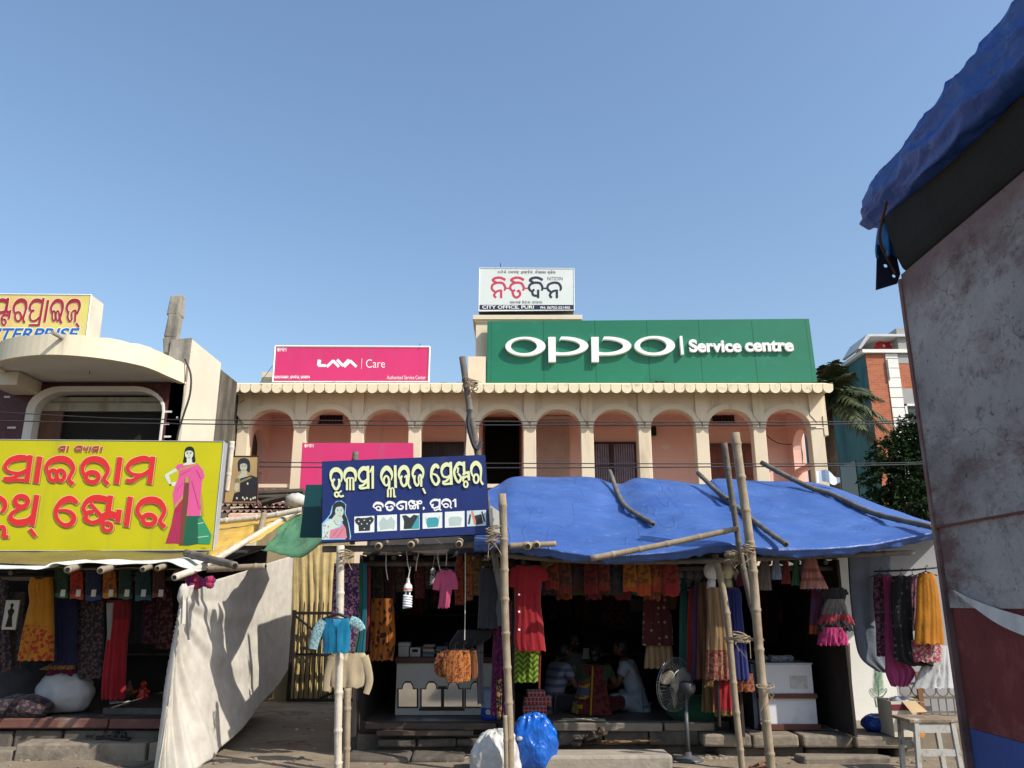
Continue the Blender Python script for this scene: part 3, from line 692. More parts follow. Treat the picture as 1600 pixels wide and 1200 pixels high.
INK_W = flat('sign_white', (.80,.80,.78)); INK_R = flat('sign_red', (.58,.022,.022)); PINKL = flat('sign_pink_edge', (.80,.50,.36)); OLIVE = flat('sign_olive', (.26,.24,.012))
YEL = mat('yellow_flex', (.47,.435,.004), .45, .07, 1.2, .05, 30, spec=.35, stain=(.38,.34,.02), samt=.25, sscale=1.6, drip=True); ALU = mat('aluminium_edge', (.40,.42,.45), .45, .1, 4, .1, metal=.3)
# ---- big yellow sign
YS = 10.0
ys = board('shop_sign', 'large yellow signboard with red lettering and woman in pink saree', 'signboard', (-330,684), (350,690), (333,860), (-345,862), YS, .14, YEL, ALU, rim=ALU, rimw=.006)
r1 = (0,690,10); r2 = (110,690,10); r3 = (0,760,10); r4 = (70,760,7.62)
sa = [[(450,262,60),(370,252,92),(270,258,100),(150,300,85),(82,385,65),(115,455,55),(220,490,50),(330,485,50),(430,430,50)], [(478,212,78),(420,632,78)], [(420,450,56),(330,495,60),(210,560,50),(60,572,46)], [(55,575,40),(120,612,46),(250,596,48),(390,605,58)]]
i_ = [[(755,510,50),(728,400,60),(790,310,85),(920,268,100),(1050,290,100),(1130,370,75),(1138,450,65),(1085,560,60),(1080,605,60),(1145,668,70)], ('o',828,528,60,82,62), ('o',945,528,62,82,62)]
ra = [[(230,545,60),(188,450,60),(200,360,75),(280,290,92),(390,273,100),(500,310,100),(575,400,75),(578,480,65),(530,575,62),(545,625,62),(592,668,66)], ('o',340,555,100,78,72)]
bar2 = [[(778,242,85),(720,660,85)]]
ma = [[(1262,290,60),(1170,265,92),(1080,275,95),(960,320,85),(893,410,66),(940,490,52),(1050,518,48),(1150,502,48),(1240,440,56)], [(1293,233,80),(1235,660,80)], [(1225,470,60),(1080,540,60),(960,612,66),(870,606,60)]]
rowA = [(r1, sa + [[(625,232,85),(562,648,85)]] + i_), (r2, ra + bar2 + ma)]
tha = [('o',335,235,98,84,78), [(410,300,60),(300,352,55),(190,420,66),(165,500,80),(240,560,100),(350,562,105),(460,520,88),(535,430,80)], [(580,132,82),(500,615,82)], [(465,665,60),(558,782,60)], [(-40,150,60),(60,230,80),(75,330,70),(20,410,50)], [(-40,640,60),(60,640,60),(60,785,80)], [(40,785,50),(135,782,46)], [(-60,150,60),(-200,170,90),(-290,300,70),(-260,430,60),(-120,440,60)]]
e_ = [[(1210,265,60),(1150,212,86),(1080,195,104),(980,230,95),(900,310,75),(872,400,65),(890,500,60),(960,580,60),(1040,605,70),(1120,572,82),(1155,490,82),(1110,412,66),(1020,375,50),(905,378,40)]]
sta = [[(490,335,50),(462,260,48),(500,180,60),(580,142,78),(660,142,82),(740,160,72),(775,205,60)], [(785,108,65),(752,300,68)], [(540,200,44),(690,375,48)], [(585,300,40),(510,315,56),(485,385,58),(560,430,48),(650,405,55),(700,345,60),(780,318,60),(860,345,56)], [(888,275,62),(868,430,65)], ('o',745,480,52,46,44), [(690,480,40),(690,410,42),(760,352,52),(840,372,44)], [(1020,122,65),(970,478,65)], [(1150,372,45),(1108,310,48),(1115,240,55),(1170,180,72),(1270,158,80),(1360,185,78),(1418,260,58),(1418,320,50),(1375,405,48),(1385,440,48),(1432,488,56)], ('o',1240,395,75,58,56)]
rowB = [(r3, tha + e_), (r4, sta)]
sm = [(r1, [[(1010,75,22),(950,80,22),(930,105,20),(960,120,18),(1010,110,18)], [(1020,65,22),(1000,150,22)], [(1000,115,18),(935,145,20)], [(1075,65,20),(1060,150,20)], [(1270,70,24),(1200,80,26),(1180,115,20),(1215,148,20),(1250,130,18),(1210,108,18)], [(1285,65,22),(1268,155,22)], [(1318,75,18),(1330,110,16),(1375,105,16)], [(1380,70,20),(1355,155,20)], [(1425,70,20),(1405,155,20)]]),
      (r2, [[(430,80,22),(370,85,22),(350,110,20),(380,125,18),(430,115,18)], [(440,70,22),(425,155,22)], [(425,120,18),(355,150,20)], [(500,75,20),(485,155,20)]])]
for nm, row in (('top_line', sm), ('name_line', rowA), ('name_line', rowB)):
    pl = Plate(YS, r1); small = nm == 'top_line'
    if not small:
        for reg, g in row: pl.reg = reg; pl.glyphs(g, 2, 1.2, 1.5, 2.4)
    pl.k = 40
    for reg, g in row: pl.reg = reg; pl.glyphs(g, 1, 1.2 if small else 1.5)
    pl.k = 80
    for reg, g in row: pl.reg = reg; pl.glyphs(g, 0)
    pl.build(nm, [INK_R if not small else flat('sign_dark_red', (.33,.03,.03)), PINKL, OLIVE], ys)
# printed woman in a saree
pl = Plate(YS, (250,690,6.857)); pl.k = 3
HAIR, SKIN, PINK, MAG, GOLD, BRN, GRN, LGRN, DKP = range(9)
pl.poly([(262,110),(275,70),(310,52),(345,58),(368,90),(374,150),(378,215),(340,228),(270,225),(247,220),(258,150)], HAIR, True)
pl.poly([(165,285),(110,320),(52,352),(55,385),(100,462),(122,452),(96,362),(190,312),(195,285)], SKIN)
pl.poly([(110,458),(150,432),(208,440),(206,462),(185,482),(140,476)], SKIN, True)
pl.poly([(288,165),(338,165),(345,222),(392,238),(330,262),(240,252),(285,222)], SKIN)
pl.disc(312,130,45,56,SKIN)
pl.poly([(244,236),(190,244),(163,276),(187,308),(210,300),(250,268)], PINK)
pl.poly([(245,258),(400,232),(460,305),(478,375),(450,425),(442,520),(430,798),(300,798),(245,600),(150,690),(138,560),(160,470),(195,400),(207,330),(205,290)], PINK)
pl.poly([(205,290),(300,262),(400,230),(415,240),(300,285),(205,314)], GOLD)
pl.poly([(250,590),(245,800),(205,1095),(150,1090),(58,1092),(120,900),(160,700)], MAG)
pl.poly([(148,695),(250,568),(252,600),(158,718)], GOLD)
pl.poly([(240,796),(440,796),(470,850),(552,1000),(535,1100),(400,1096),(300,1115),(225,1112)], GRN)
pl.poly([(405,830),(440,800),(470,850),(552,1000),(535,1100),(410,1092)], LGRN)
pl.poly([(268,385),(316,380),(302,640),(280,820),(245,1112),(205,1112),(228,800),(250,560)], BRN)
pl.poly([(272,385),(312,382),(308,440),(268,440)], GOLD)
pl.poly([(440,520),(455,600),(472,800),(448,800),(428,600)], GOLD)
for x0,x1,y in ((405,470,880),(405,520,1026)): pl.stroke([(x0,y,7),(x1,y-14,7)], SKIN)
for x in (95,125,160,190): pl.stroke([(x,1085,6),(x*.5+110,760,5)], DKP)
for x0,y0,x1,y1 in ((215,360,330,300),(180,520,250,440),(340,420,420,720),(390,300,440,400)): pl.stroke([(x0,y0,5),(x1,y1,5)], DKP)
pl.poly([(268,112),(290,80),(335,78),(358,112),(335,95),(295,95)], HAIR, True)
for x in (294,330): pl.disc(x,126,8,4,HAIR,8); pl.stroke([(x-11,115,3),(x+10,114,3)], HAIR)
pl.stroke([(312,130,2),(309,150,3),(315,152,2)], DKP); pl.stroke([(298,166,3),(312,171,5),(326,165,3)], MAG)
pl.stroke([(104,458,12),(122,462,12)], HAIR); pl.stroke([(440,1140,5),(495,1142,5)], BRN)
pl.build('printed_woman', [flat('print_black',(.012,.012,.014)), flat('print_pale_skin',(.56,.60,.50)), flat('print_pink',(.62,.09,.26)), flat('print_maroon',(.36,.02,.06)), flat('print_gold',(.42,.26,.07)), flat('print_brown',(.15,.05,.03)), flat('print_green',(.012,.10,.055)), flat('print_light_green',(.03,.24,.12)), flat('print_dark_pink',(.42,.04,.16))], ys)

# ---- roof sign of the left building
EY = 13.6
def ent_mat():
    t = NT('peach_yellow_print'); n = t.ramp(t.noise(1.6, 3), .35, .65)
    c = t.mix(n, (.62,.62,.16), (.66,.42,.17)); c = t.mix(t.ramp(t.noise(2.4, 3), .5, .7, 0, .6), c, (.55,.66,.40)); return t.done(c, .45)
es = board('roof_sign', 'peach and yellow roof signboard with red and blue lettering', 'signboard', (-300,457), (143,461), (131,560), (-300,560), EY, .45, ent_mat(), mat('cream_sheet', (.55,.50,.40), .6, .1), rim=INK_W, rimw=.012)
er = (0,455,10)
g = [[(-40,150,50),(50,140,62),(110,165,60)], [(128,105,40),(95,300,45)], [(-20,330,40),(40,330,50),(100,312,45),(150,340,36)], [(165,290,30),(138,432,32)], [(28,460,30),(35,395,30),(90,365,30),(130,385,28)], ('o',62,480,32,44,26), [(-60,160,40),(-60,300,40),(-20,340,36)],
 [(245,360,30),(215,280,32),(245,190,48),(320,140,62),(390,160,58),(410,240,40),(395,320,34),(362,430,34),(385,492,38)], ('o',285,395,48,72,32),
 [(505,320,30),(470,280,34),(478,215,40),(530,152,52),(600,140,56),(660,170,46)], [(682,105,38),(607,540,34)], [(535,290,36),(495,320,30),(468,390,30),(492,458,30),(560,455,32),(625,395,34)], [(450,528,32),(612,528,32)],
 [(755,135,38),(695,480,36)],
 [(815,350,28),(798,260,34),(840,180,48),(900,143,58),(965,170,52),(980,260,38),(962,340,32),(938,430,32),(962,500,38)], ('o',842,385,26,80,24), ('o',902,385,26,80,24),
 [(1070,350,28),(1045,260,34),(1080,180,48),(1150,143,58),(1225,160,52),(1245,240,38),(1205,355,26)], [(1075,310,28),(1058,400,28),(1085,465,30),(1122,440,26),(1125,330,24),(1180,300,30),(1178,390,30),(1172,482,30)], [(1190,495,32),(1235,562,34)]]
pl = Plate(EY, er); pl.glyphs(g, 1, 1.7); pl.k = 60; pl.glyphs(g, 0)
pl.build('name_line', [mat('red_to_maroon', (.33,.022,.04), .45, .25, 2.5, 0), flat('print_cream', (.78,.72,.55))], es)
text('ENTERPRISE', None, EY, INK_W, es, bold=.05, shear=.15, off=.008, name='white_outline', quad=[(-36,511.5),(126,511.5),(122,532),(-41,532)])
text('ENTERPRISE', None, EY, flat('print_blue', (.012,.11,.42)), es, bold=.025, shear=.15, off=.010, quad=[(-35,512.5),(125,512.5),(121,531),(-40,531)])

# ---- dark blue blouse sign
TYS = 8.55
NAVY = mat('navy_flex', (.012,.026,.135), .42, .12, 2, .08, 6, spec=.35, stain=(.03,.04,.13), samt=.3, sscale=2.5, drip=True); NAVD = mat('navy_dark_edge', (.01,.011,.03), .5)
ts = board('shop_sign', 'tilted dark blue signboard with cream lettering above the blouse stall', 'signboard', (503,721), (758,710.5), (766,834), (503,848), TYS, .13, NAVY, NAVD)
t5 = (500,710,11.43); t6 = (630,705,11.43)
G5 = [[(225,520,28),(192,420,38),(212,310,66),(290,270,84),(365,310,66),(390,400,38),(376,492,22)], [(265,440,44),(235,470,40),(228,540,44),(285,622,46),(338,560,46),(345,490,42),(335,435,40)], ('o',298,715,34,40,34), [(335,690,28),(385,648,26)], [(330,715,30),(370,752,34),(425,735,38)],
 [(462,490,28),(434,400,38),(462,300,66),(540,262,80),(615,300,68),(640,400,42),(628,485,24)], [(482,430,36),(482,640,40)], [(537,420,34),(537,640,36)], [(596,425,34),(598,640,40)], [(482,440,30),(508,418,30),(540,428,30),(570,418,30),(598,435,30)],
 [(850,290,40),(790,245,76),(720,288,66),(690,380,38),(730,470,38),(790,482,38),(850,440,38)], [(855,205,50),(860,612,50)], [(835,470,40),(770,548,40),(695,568,40)], [(700,575,36),(735,606,38),(850,590,40)], [(942,205,44),(942,612,42)], [(935,225,28),(888,322,28)],
 [(1140,530,28),(1094,410,38),(1120,300,66),(1190,240,84),(1255,290,66),(1288,380,38),(1268,462,18)], ('o',1185,470,46,84,36), [(1238,470,40),(1235,625,40)], [(1213,625,32),(1213,765,38)], [(1265,612,30),(1265,765,32)], [(1318,620,30),(1325,765,38)], [(1213,625,26),(1238,600,28),(1268,612,26),(1296,598,26),(1320,622,26)], [(1325,755,32),(1358,752,32)], [(1342,195,48),(1350,600,48)]]
G6 = [[(-38,530,28),(-77,440,36),(-51,332,64),(14,287,84),(74,325,66),(100,430,42),(92,560,32),(100,610,34),(135,665,38)], [(-22,435,40),(-40,480,40),(-36,560,40),(10,622,44),(60,570,42),(64,480,38),(70,420,34)], [(60,430,28),(20,470,26)],
 [(195,500,28),(168,410,38),(200,310,66),(265,266,84),(330,310,66),(360,390,38),(346,485,20)], [(205,430,36),(203,540,38),(243,612,42),(280,570,32),(275,470,30),(300,425,34),(322,450,36),(322,632,38)], [(352,662,34),(398,758,34)],
 [(632,310,34),(612,270,60),(570,258,74),(520,320,60),(500,440,42),(530,540,42),(590,598,46),(638,520,46),(595,430,38),(512,402,32)],
 [(845,275,40),(780,235,76),(710,278,66),(685,370,38),(720,450,38),(790,462,38),(850,422,38)], [(848,190,48),(860,600,50)], [(835,455,40),(770,530,40),(700,552,40)], [(705,560,36),(740,588,38),(850,575,40)],
 [(1075,245,50),(1000,215,66),(950,265,56),(910,360,42),(930,470,42),(990,555,44),(1032,470,38),(980,400,32)], [(985,290,34),(970,390,30)], [(1083,185,44),(1090,400,44)], [(1075,430,40),(1090,395,46),(1140,385,46),(1175,405,36)], [(1165,355,42),(1176,522,42)], [(1072,440,38),(1072,540,36)], [(1090,480,34),(1130,448,36),(1172,480,34)], ('o',1118,590,34,52,32),
 [(1248,455,28),(1214,360,38),(1235,260,62),(1300,210,80),(1365,260,66),(1390,360,42),(1384,480,32),(1392,540,34),(1428,598,40)], ('o',1303,490,44,76,36)]
CREAMI = flat('sign_cream', (.68,.72,.42))
pl = Plate(TYS, t5); pl.glyphs(G5, 1, 1.3, .1, .4); pl.reg = t6; pl.glyphs(G6, 1, 1.3, .1, .4); pl.k = 70
pl.reg = t5; pl.glyphs(G5, 0); pl.reg = t6; pl.glyphs(G6, 0); pl.build('name_line', [CREAMI, flat('sign_shadow_navy', (.004,.006,.03))], ts)
H5 = [[(995,962,20),(955,930,26),(990,878,42),(1045,868,48),(1110,890,38),(1128,945,22)], ('o',1045,965,40,34,24), [(1080,955,28),(1082,1015,30)],
 [(1185,945,22),(1168,910,26),(1210,863,44),(1260,858,48),(1320,880,38),(1337,928,22)], [(1215,925,32),(1196,960,32),(1215,990,34),(1258,996,34),(1300,962,32),(1280,925,24),(1245,945,20)],
 [(1530,850,30),(1450,848,44),(1390,880,38),(1374,920,26),(1410,970,32),(1465,972,32),(1485,930,24),(1430,912,22)], [(1540,835,32),(1540,990,32)]]
H6 = [[(122,985,22),(98,930,26),(140,888,34),(215,905,38)], ('o',140,1000,22,30,22), ('o',196,1000,22,30,22), [(150,910,26),(240,965,28)], [(250,885,34),(265,1032,34)], ('o',300,912,28,26,24), [(355,1000,30),(372,1020,26),(352,1046,14)],
 [(545,945,22),(505,965,22),(488,920,28),(530,878,38),(590,868,42),(640,885,34)], [(650,850,32),(650,1030,32)], [(540,960,26),(512,985,26),(545,1012,28),(600,1005,28),(640,975,28)], [(545,1040,22),(580,1058,22),(620,1035,22),(680,1052,24)],
 [(715,965,20),(688,920,26),(730,873,40),(790,868,46),(840,900,34),(850,950,24),(838,990,24),(868,1018,26)], ('o',765,970,40,32,24), [(930,850,32),(936,1000,30)], [(922,858,22),(884,898,22)]]
pl = Plate(TYS, t5); pl.glyphs(H5); pl.reg = t6; pl.glyphs(H6[:7]); pl.build('place_word', INK_W, ts)
pl = Plate(TYS, t6); pl.k = 8; pl.glyphs(H6[7:]); pl.build('place_word', INK_W, ts)
pl = Plate(TYS, (500,770,5.926)); pl.k = 2
GLOW, HR, SK, BL, SR, DK = range(6)
pl.poly([(18,436),(18,285),(60,240),(92,200),(112,125),(150,78),(200,72),(243,110),(236,190),(268,280),(288,400),(284,430)], GLOW)
pl.poly([(80,240),(108,190),(120,120),(155,84),(198,82),(236,118),(228,190),(254,255),(276,420),(235,424),(212,300),(190,235)], HR, True)
pl.poly([(140,200),(200,215),(216,258),(150,280),(112,240)], SK)
pl.disc(180,172,40,52,SK)
pl.poly([(120,238),(62,262),(26,305),(20,432),(88,430),(100,345),(185,310),(192,265),(160,285)], BL)
pl.poly([(84,424),(95,345),(180,322),(215,288),(238,330),(250,420)], SR)
pl.poly([(130,150),(150,118),(200,115),(222,150),(205,128),(158,132)], HR, True)
for x in (164,198): pl.disc(x,165,8,4,DK,8); pl.stroke([(x-10,153,3),(x+9,152,3)], DK)
pl.stroke([(182,170,2),(182,190,3)], DK); pl.stroke([(168,208,4),(182,213,6),(196,207,4)], SR)
pl.stroke([(128,250,3),(150,290,4),(185,300,3)], DK)
rq = random.Random(3)
for _ in range(14): pl.disc(rq.uniform(28,85), rq.uniform(300,420), 6, 6, rq.choice([DK, SR, SK]), 6)
for q in ((120,400,170,335),(160,410,215,330)): pl.stroke([(q[0],q[1],4),(q[2],q[3],4)], DK)
pl.build('printed_woman', [flat('glow_blue',(.25,.50,.78)), flat('print_hair',(.02,.025,.03)), flat('print_teal_skin',(.50,.58,.50)), flat('print_pale_blouse',(.55,.66,.58)), flat('print_rose',(.62,.20,.28)), flat('print_teal_dark',(.10,.16,.16))], ts)
quads = [(318,212,503,366),(530,200,712,352),(742,190,922,342),(950,180,1132,328),(1156,168,1338,318),(1360,158,1538,306)]
WH, DKB, LT, TL, GL, OR = range(6)
pl = Plate(TYS, (500,770,5.926)); pl.k = 2
for k, (x0,y0,x1,y1) in enumerate(quads):
    sl = -9
    def q(a, b): return (lerp(x0,x1,a), lerp(y0,y1,b) + sl*(a-.0))
    pl.poly([q(0,.06),q(1,.06),q(1,1.04),q(0,1.04)], LT if k == 5 else WH)
    if k == 0: pl.poly([q(.02,.25),q(.15,.12),q(.35,.16),q(.6,.16),q(.85,.1),q(.98,.25),q(.95,.4),q(.8,.6),q(.78,.95),q(.22,.95),q(.2,.6),q(.05,.42)], DKB); [pl.disc(*q(a,b),6,6,WH,8) for a,b in ((.22,.35),(.5,.3),(.78,.35),(.36,.52),(.64,.52),(.5,.8))]
    if k == 1: pl.poly([q(.15,.98),q(.08,.5),q(.3,.15),q(.5,.4),q(.7,.15),q(.92,.5),q(.86,.98),q(.7,.9),q(.3,.95)], GL)
    if k == 2: pl.poly([q(.1,.15),q(.3,.12),q(.5,.3),q(.7,.12),q(.95,.2),q(.8,.98),q(.18,.98),q(.2,.5)], DKB); pl.poly([q(.98,.1),q(.98,1.0),q(.55,1.0)], TL)
    if k == 3: pl.poly([q(.15,.5),q(.3,.35),q(.7,.35),q(.85,.5),q(.78,.95),q(.25,.98)], TL); pl.stroke([(*q(.15,.3),10),(*q(.2,.6),8)],GL); pl.stroke([(*q(.85,.3),10),(*q(.82,.6),8)],GL)
    if k == 4: pl.poly([q(.18,.5),q(.3,.38),q(.7,.38),q(.88,.5),q(.8,.95),q(.22,.95)], GL)
    if k == 5: pl.poly([q(.35,.4),q(.75,.3),q(.85,.9),q(.5,.98)], DKB); pl.poly([q(.2,.1),q(.32,.08),q(.5,.9),q(.38,.98)], OR); pl.stroke([(*q(.1,.9),18),(*q(.18,.3),16)], DKB); pl.stroke([(*q(.93,.8),16),(*q(.78,.15),14)], DKB)
pl.build('blouse_pictures', [flat('photo_white',(.72,.76,.74)), flat('photo_dark',(.03,.035,.04)), flat('photo_pale',(.5,.62,.64)), flat('photo_teal',(.05,.30,.36)), flat('photo_grey_green',(.42,.52,.50)), flat('photo_salmon',(.6,.22,.16))], ts)

# ---- white newspaper sign on the stair tower
NY = 18.5
OFFW = mat('off_white_flex', (.62,.67,.65), .5, .04, 1.5)
ns = board('newspaper_sign', 'white signboard with red and black lettering on the stair tower', 'signboard', (749,419), (896.5,420), (897,485), (748,486.5), NY, .3, OFFW, mat('dark_sheet_box', (.03,.025,.03), .6), rim=INK_W, rimw=.012)
nr = (740,410,9.41)
def sh(l, d): return [[(x+d, y, w_) for x, y, w_ in s_] for s_ in l]
mat_i = [[(468,258,38),(400,226,36),(330,228,36),(282,260,38),(335,295,30)]]
arch_ = [[(318,435,30),(270,390,34),(280,330,34),(350,298,34),(430,308,34),(465,370,34),(452,414,28)]]
na_ = [[(330,520,34),(302,480,34),(340,428,32),(400,410,30)], [(405,400,34),(405,525,34)]]
ta_ = [[(335,400,32),(302,440,34),(325,500,34),(370,512,34),(412,470,34),(392,415,32),(365,430,26)]]
da_ = [[(345,395,30),(318,430,34),(328,478,34),(385,492,34)], [(402,400,34),(402,525,34)]]
link = [[(460,380,22),(545,380,22)]]
redg = mat_i + arch_ + na_ + link + sh(mat_i + arch_ + ta_ + link, 273)
blug = sh(mat_i + arch_ + da_ + link, 548) + sh(arch_ + na_, 820)
pl = Plate(NY, nr); pl.k = 3; pl.glyphs(redg, 0); pl.glyphs(blug, 1); pl.build('name_line', [flat('rose_red', (.50,.045,.09)), flat('ink_navy', (.018,.022,.05))], ns)
# small script built from the traced letters
def norm(gs, box):
    x0,y0,x1,y1 = box; k = 1/(y1-y0); out_ = []
    for g_ in gs:
        if g_[0] == 'o': out_.append(('o', (g_[1]-x0)*k, (g_[2]-y0)*k, g_[3]*k, g_[4]*k, .14))
        else: out_.append([((x-x0)*k, (y-y0)*k, .15) for x,y,w_ in g_])
    return out_, (x1-x0)*k
GLY = {'r': norm(H6[11:13], (680,850,870,1030)), 's': norm(sa, (40,200,520,640)), 'n': norm(arch_+na_, (260,285,480,530)), 't': norm(arch_+ta_, (260,285,480,530)), 'd': norm(arch_+da_, (260,285,480,530)),
       'b': norm(H5[0:3], (945,850,1140,1020)), 'D': norm(H5[3:5], (1158,840,1345,1020)), 'S': norm(H5[5:7], (1365,835,1560,1000)), 'p': norm(H6[7:10], (478,850,670,1040)), 'e': norm(e_, (840,150,1230,640)), 'j': norm(G6[3:5], (150,230,370,640)), 'l': norm(G5[5:10], (425,225,650,650)), 'i': norm(i_, (690,220,1180,690)), 'm': norm(ma, (860,230,1340,660)), 'T': norm(tha[0:3], (120,120,620,620)), 'A': ([[(.12,0,.15),(.12,1,.15)]], .26), ',': ([[(.1,.9,.15),(.05,1.2,.1)]], .25), ' ': ([], .45), 'k': norm(sta[6:10][-2:], (1080,120,1450,500)), 'h': ([[(.0,1.05,.13),(.2,1.3,.13)]], .02), 'u': ([[(-.6,1.1,.12),(-.4,1.25,.12),(-.2,1.1,.12)]], .0), 'I': ([[(-.75,-.05,.12),(-.5,-.22,.12),(-.15,-.1,.12)]], .0)}
def tiny(pl_, s_, x, y, h, gap=.13, mi=0, slope=0.0, W=None):
    if W:
        tot = sum(GLY[c][1]+gap for c in s_)*h; sx = W/tot
    else: sx = 1
    x0 = x
    for c in s_:
        gs, w_ = GLY[c]
        for g_ in gs:
            if g_[0] == 'o': pl_.ring(x+g_[1]*h*sx, y+g_[2]*h, g_[3]*h*sx, g_[4]*h, g_[5]*h, mi)
            else: pl_.stroke([(x+a*h*sx, y+b*h+slope*(x-x0), c_*h) for a,b,c_ in g_], mi, n=3)
        x += (w_+gap)*h*sx
pl = Plate(NY, (740,410,9.41)); pl.k = 2
tiny(pl, 'eSIkI pDntu sbudIn, nIiArA rujIr', 355, 124, 38, W=855); tiny(pl, 'kebl jInuk Kbr'.replace('K','S'), 535, 566, 34, W=480)
pl.build('slogan_lines', flat('ink_grey', (.10,.11,.13)), ns)
pl = Plate(NY, nr); pl.k = 1; pl.rect(78,625,1470,695); pl.build('navy_band', flat('band_navy', (.015,.02,.055)), ns)
text('NITIDIN', (855.5,432.5,879,438), NY, flat('ink_grey', (.1,.11,.13)), ns)
text('CITY OFFICE, PURI', (753.5,477.2,834,483.2), NY, INK_W, ns, bold=.02, off=.012)
text('PH. 06752-221455', (844.5,478.6,890.5,482.4), NY, INK_W, ns, bold=.02, off=.012)
m = MB(); m.tube([P(782,420,NY+.1), P(782,411,NY+.1)], .008, 4); m.build('wire_stub', IRON, ns)

# ---- green service centre sign
OY = 18.25
GREEN = mat('green_panel', (.012,.155,.085), .38, .06, .7, .06, 8, spec=.4, stain=(.02,.2,.12), samt=.15)
osn = board('service_sign', 'long green signboard with raised white letters above the arcade', 'signboard', (761.5,502), (1264,498), (1277,597), (760,599), OY, .25, GREEN, GREEN)
GJ = mat('green_joint', (.006,.075,.045), .6)
for x_top, y_top, x_bot, h_ in ((849,501,850,.5),(929,501,932,.5),(1010,501,1016,.5),(1091,501,1098,.5),(1174,501,1184,.5),(1258,499,1270,.35),(768,502,767,.35)):
    m = MB(); m.quad(P(x_bot-h_,597.5,OY-.005), P(x_bot+h_,597.5,OY-.005), P(x_top+h_,y_top,OY-.005), P(x_top-h_,y_top,OY-.005)); m.build('panel_groove', GJ, osn, fix=False)
WL = mat('white_acrylic', (.80,.80,.79), .4, .03, 3, 0)
def solid(name, outer, hole=None, d=.11):
    """raised letter from pixel outlines in the sign zoom (origin 770,510, scale 3.2)"""
    f = lambda q: P(770+q[0]/3.2, 510+q[1]/3.2, OY-.006); b = MB()
    if hole is None: b.prism([f(q) for q in outer], (0, -d, 0))
    else:
        n_ = len(outer)
        for i in range(n_):
            j = (i+1) % n_; a, b_, c, e = f(outer[i]), f(outer[j]), f(hole[j]), f(hole[i]); D_ = Vector((0,-d,0))
            b.quad(a+D_, b_+D_, c+D_, e+D_); b.quad(a, b_, b_+D_, a+D_); b.quad(e, c, c+D_, e+D_)
    return b.build(name, WL, osn)
def ell(cx, cy, rx, ry, n=48, a0=0, a1=2*math.pi): return [(cx+rx*math.cos(lerp(a0,a1,k/n)), cy+ry*math.sin(lerp(a0,a1,k/n))) for k in range(n)]
solid('raised_letter', ell(163,106,100,47), ell(155,105,65,36)); solid('raised_letter', ell(806,103,101,48), ell(799,102,66,36))
def pshape(dx):
    o_ = [(340+dx,58)] + [(352+dx+124*math.cos(t), 104+46*math.sin(t)) for t in [lerp(-math.pi/2, math.pi/2, k/20) for k in range(21)]] + [(314+dx,150)]
    i2 = [(314+dx,134)] + [(340+dx+95*math.cos(t), 104+33*math.sin(t)) for t in [lerp(math.pi/2, -math.pi/2, k/20) for k in range(21)]] + [(330+dx,78)]
    solid('raised_letter', o_ + i2); solid('raised_letter', [(276+dx,60),(313+dx,60),(314+dx,183),(278+dx,183)], d=.113)
pshape(0); pshape(214)
solid('raised_letter', [(930,55),(943,55),(951,146),(937,146)])
text('Service', None, OY, WL, osn, extrude=.07, bold=.035, name='lettering', quad=[(1075,531.5),(1156,532),(1158,551),(1077,551.5)])
text('centre', None, OY, WL, osn, extrude=.07, bold=.035, name='lettering', quad=[(1162,533),(1237.5,533),(1239.5,550),(1164,550.5)])
m = MB(); rq = random.Random(6)
m.grid(lambda u, v: (lerp(P(1016,597,18).x, P(1048,597,18).x, u), lerp(17.98, 18.2, v), 6.57+.13*math.sin(u*math.pi)*(.6+.4*math.sin(u*17+v*5))*math.sin(min(1,v*1.5)*math.pi*.6)), 18, 6); o = m.build('plastic_bundle', mat('black_plastic', (.015,.015,.018), .45, .2, 8, .6, 30), smooth=True)
tag(o, 'small crumpled black plastic bundle lying under the green signboard', 'bundle')

# ---- pink care signs
CY = 18.35
PNK = mat('pink_flex', (.58,.035,.15), .45, .07, 1.2, .05, 5, spec=.35, stain=(.5,.06,.16), samt=.3, drip=True)
cs = board('care_sign', 'pink signboard with white lettering standing on the arcade roof', 'signboard', (430,541), (671.5,542), (669.5,597), (426,597), CY, .18, PNK, INK_W, rim=INK_W, rimw=.022)
cr = (420,535,5.926); pl = Plate(CY, cr); pl.k = 1
for s_ in ([(469,160,32),(464,200,32),(462,216,30)], [(458,214,26),(528,214,26)], [(536,226,26),(598,168,26)], [(594,168,26),(650,226,26)], [(632,160,26),(690,218,26)], [(686,218,26),(742,160,26)], [(696,226,26),(757,168,26)], [(752,168,26),(812,226,26)]): pl.stroke(s_)
pl.stroke([(863,148,4),(857,242,4)]); pl.build('brand_mark', INK_W, cs)
text('Care', (572,561.5,601.5,574.5), CY, INK_W, cs, bold=-.006)
text('Authorized Service Center', (604.5,586.8,665,592.6), CY, INK_W, cs)
pl = Plate(CY, cr); pl.k = 1; tiny(pl, 'lAbA', 80, 48, 36, W=88); tiny(pl, 'iTerAijDh srbIsh selTr', 52, 308, 26, W=330); pl.build('script_lines', INK_W, cs)
m = MB(); m.tube([P(654,546,CY-.02), P(655,541,CY+.05), P(657,537,CY+.05)], .008, 4); m.build('wire_stub', IRON, cs)
m = MB(); m.tube([P(426,597,CY+.1), P(374,630,CY-.5)], .006, 4); m.tube([P(430,566,CY+.3), P(405,600,CY+.3)], .006, 4); o = m.build('guy_wire', IRON); tag(o, 'thin guy wires bracing the pink roof signboard at its left', 'wire')
LY = 16.3
ls = board('care_sign', 'lower plain pink signboard in front of the arcade pillars', 'signboard', (472.5,692), (645,692), (645,800), (466,800), LY, .12, PNK, PNK)
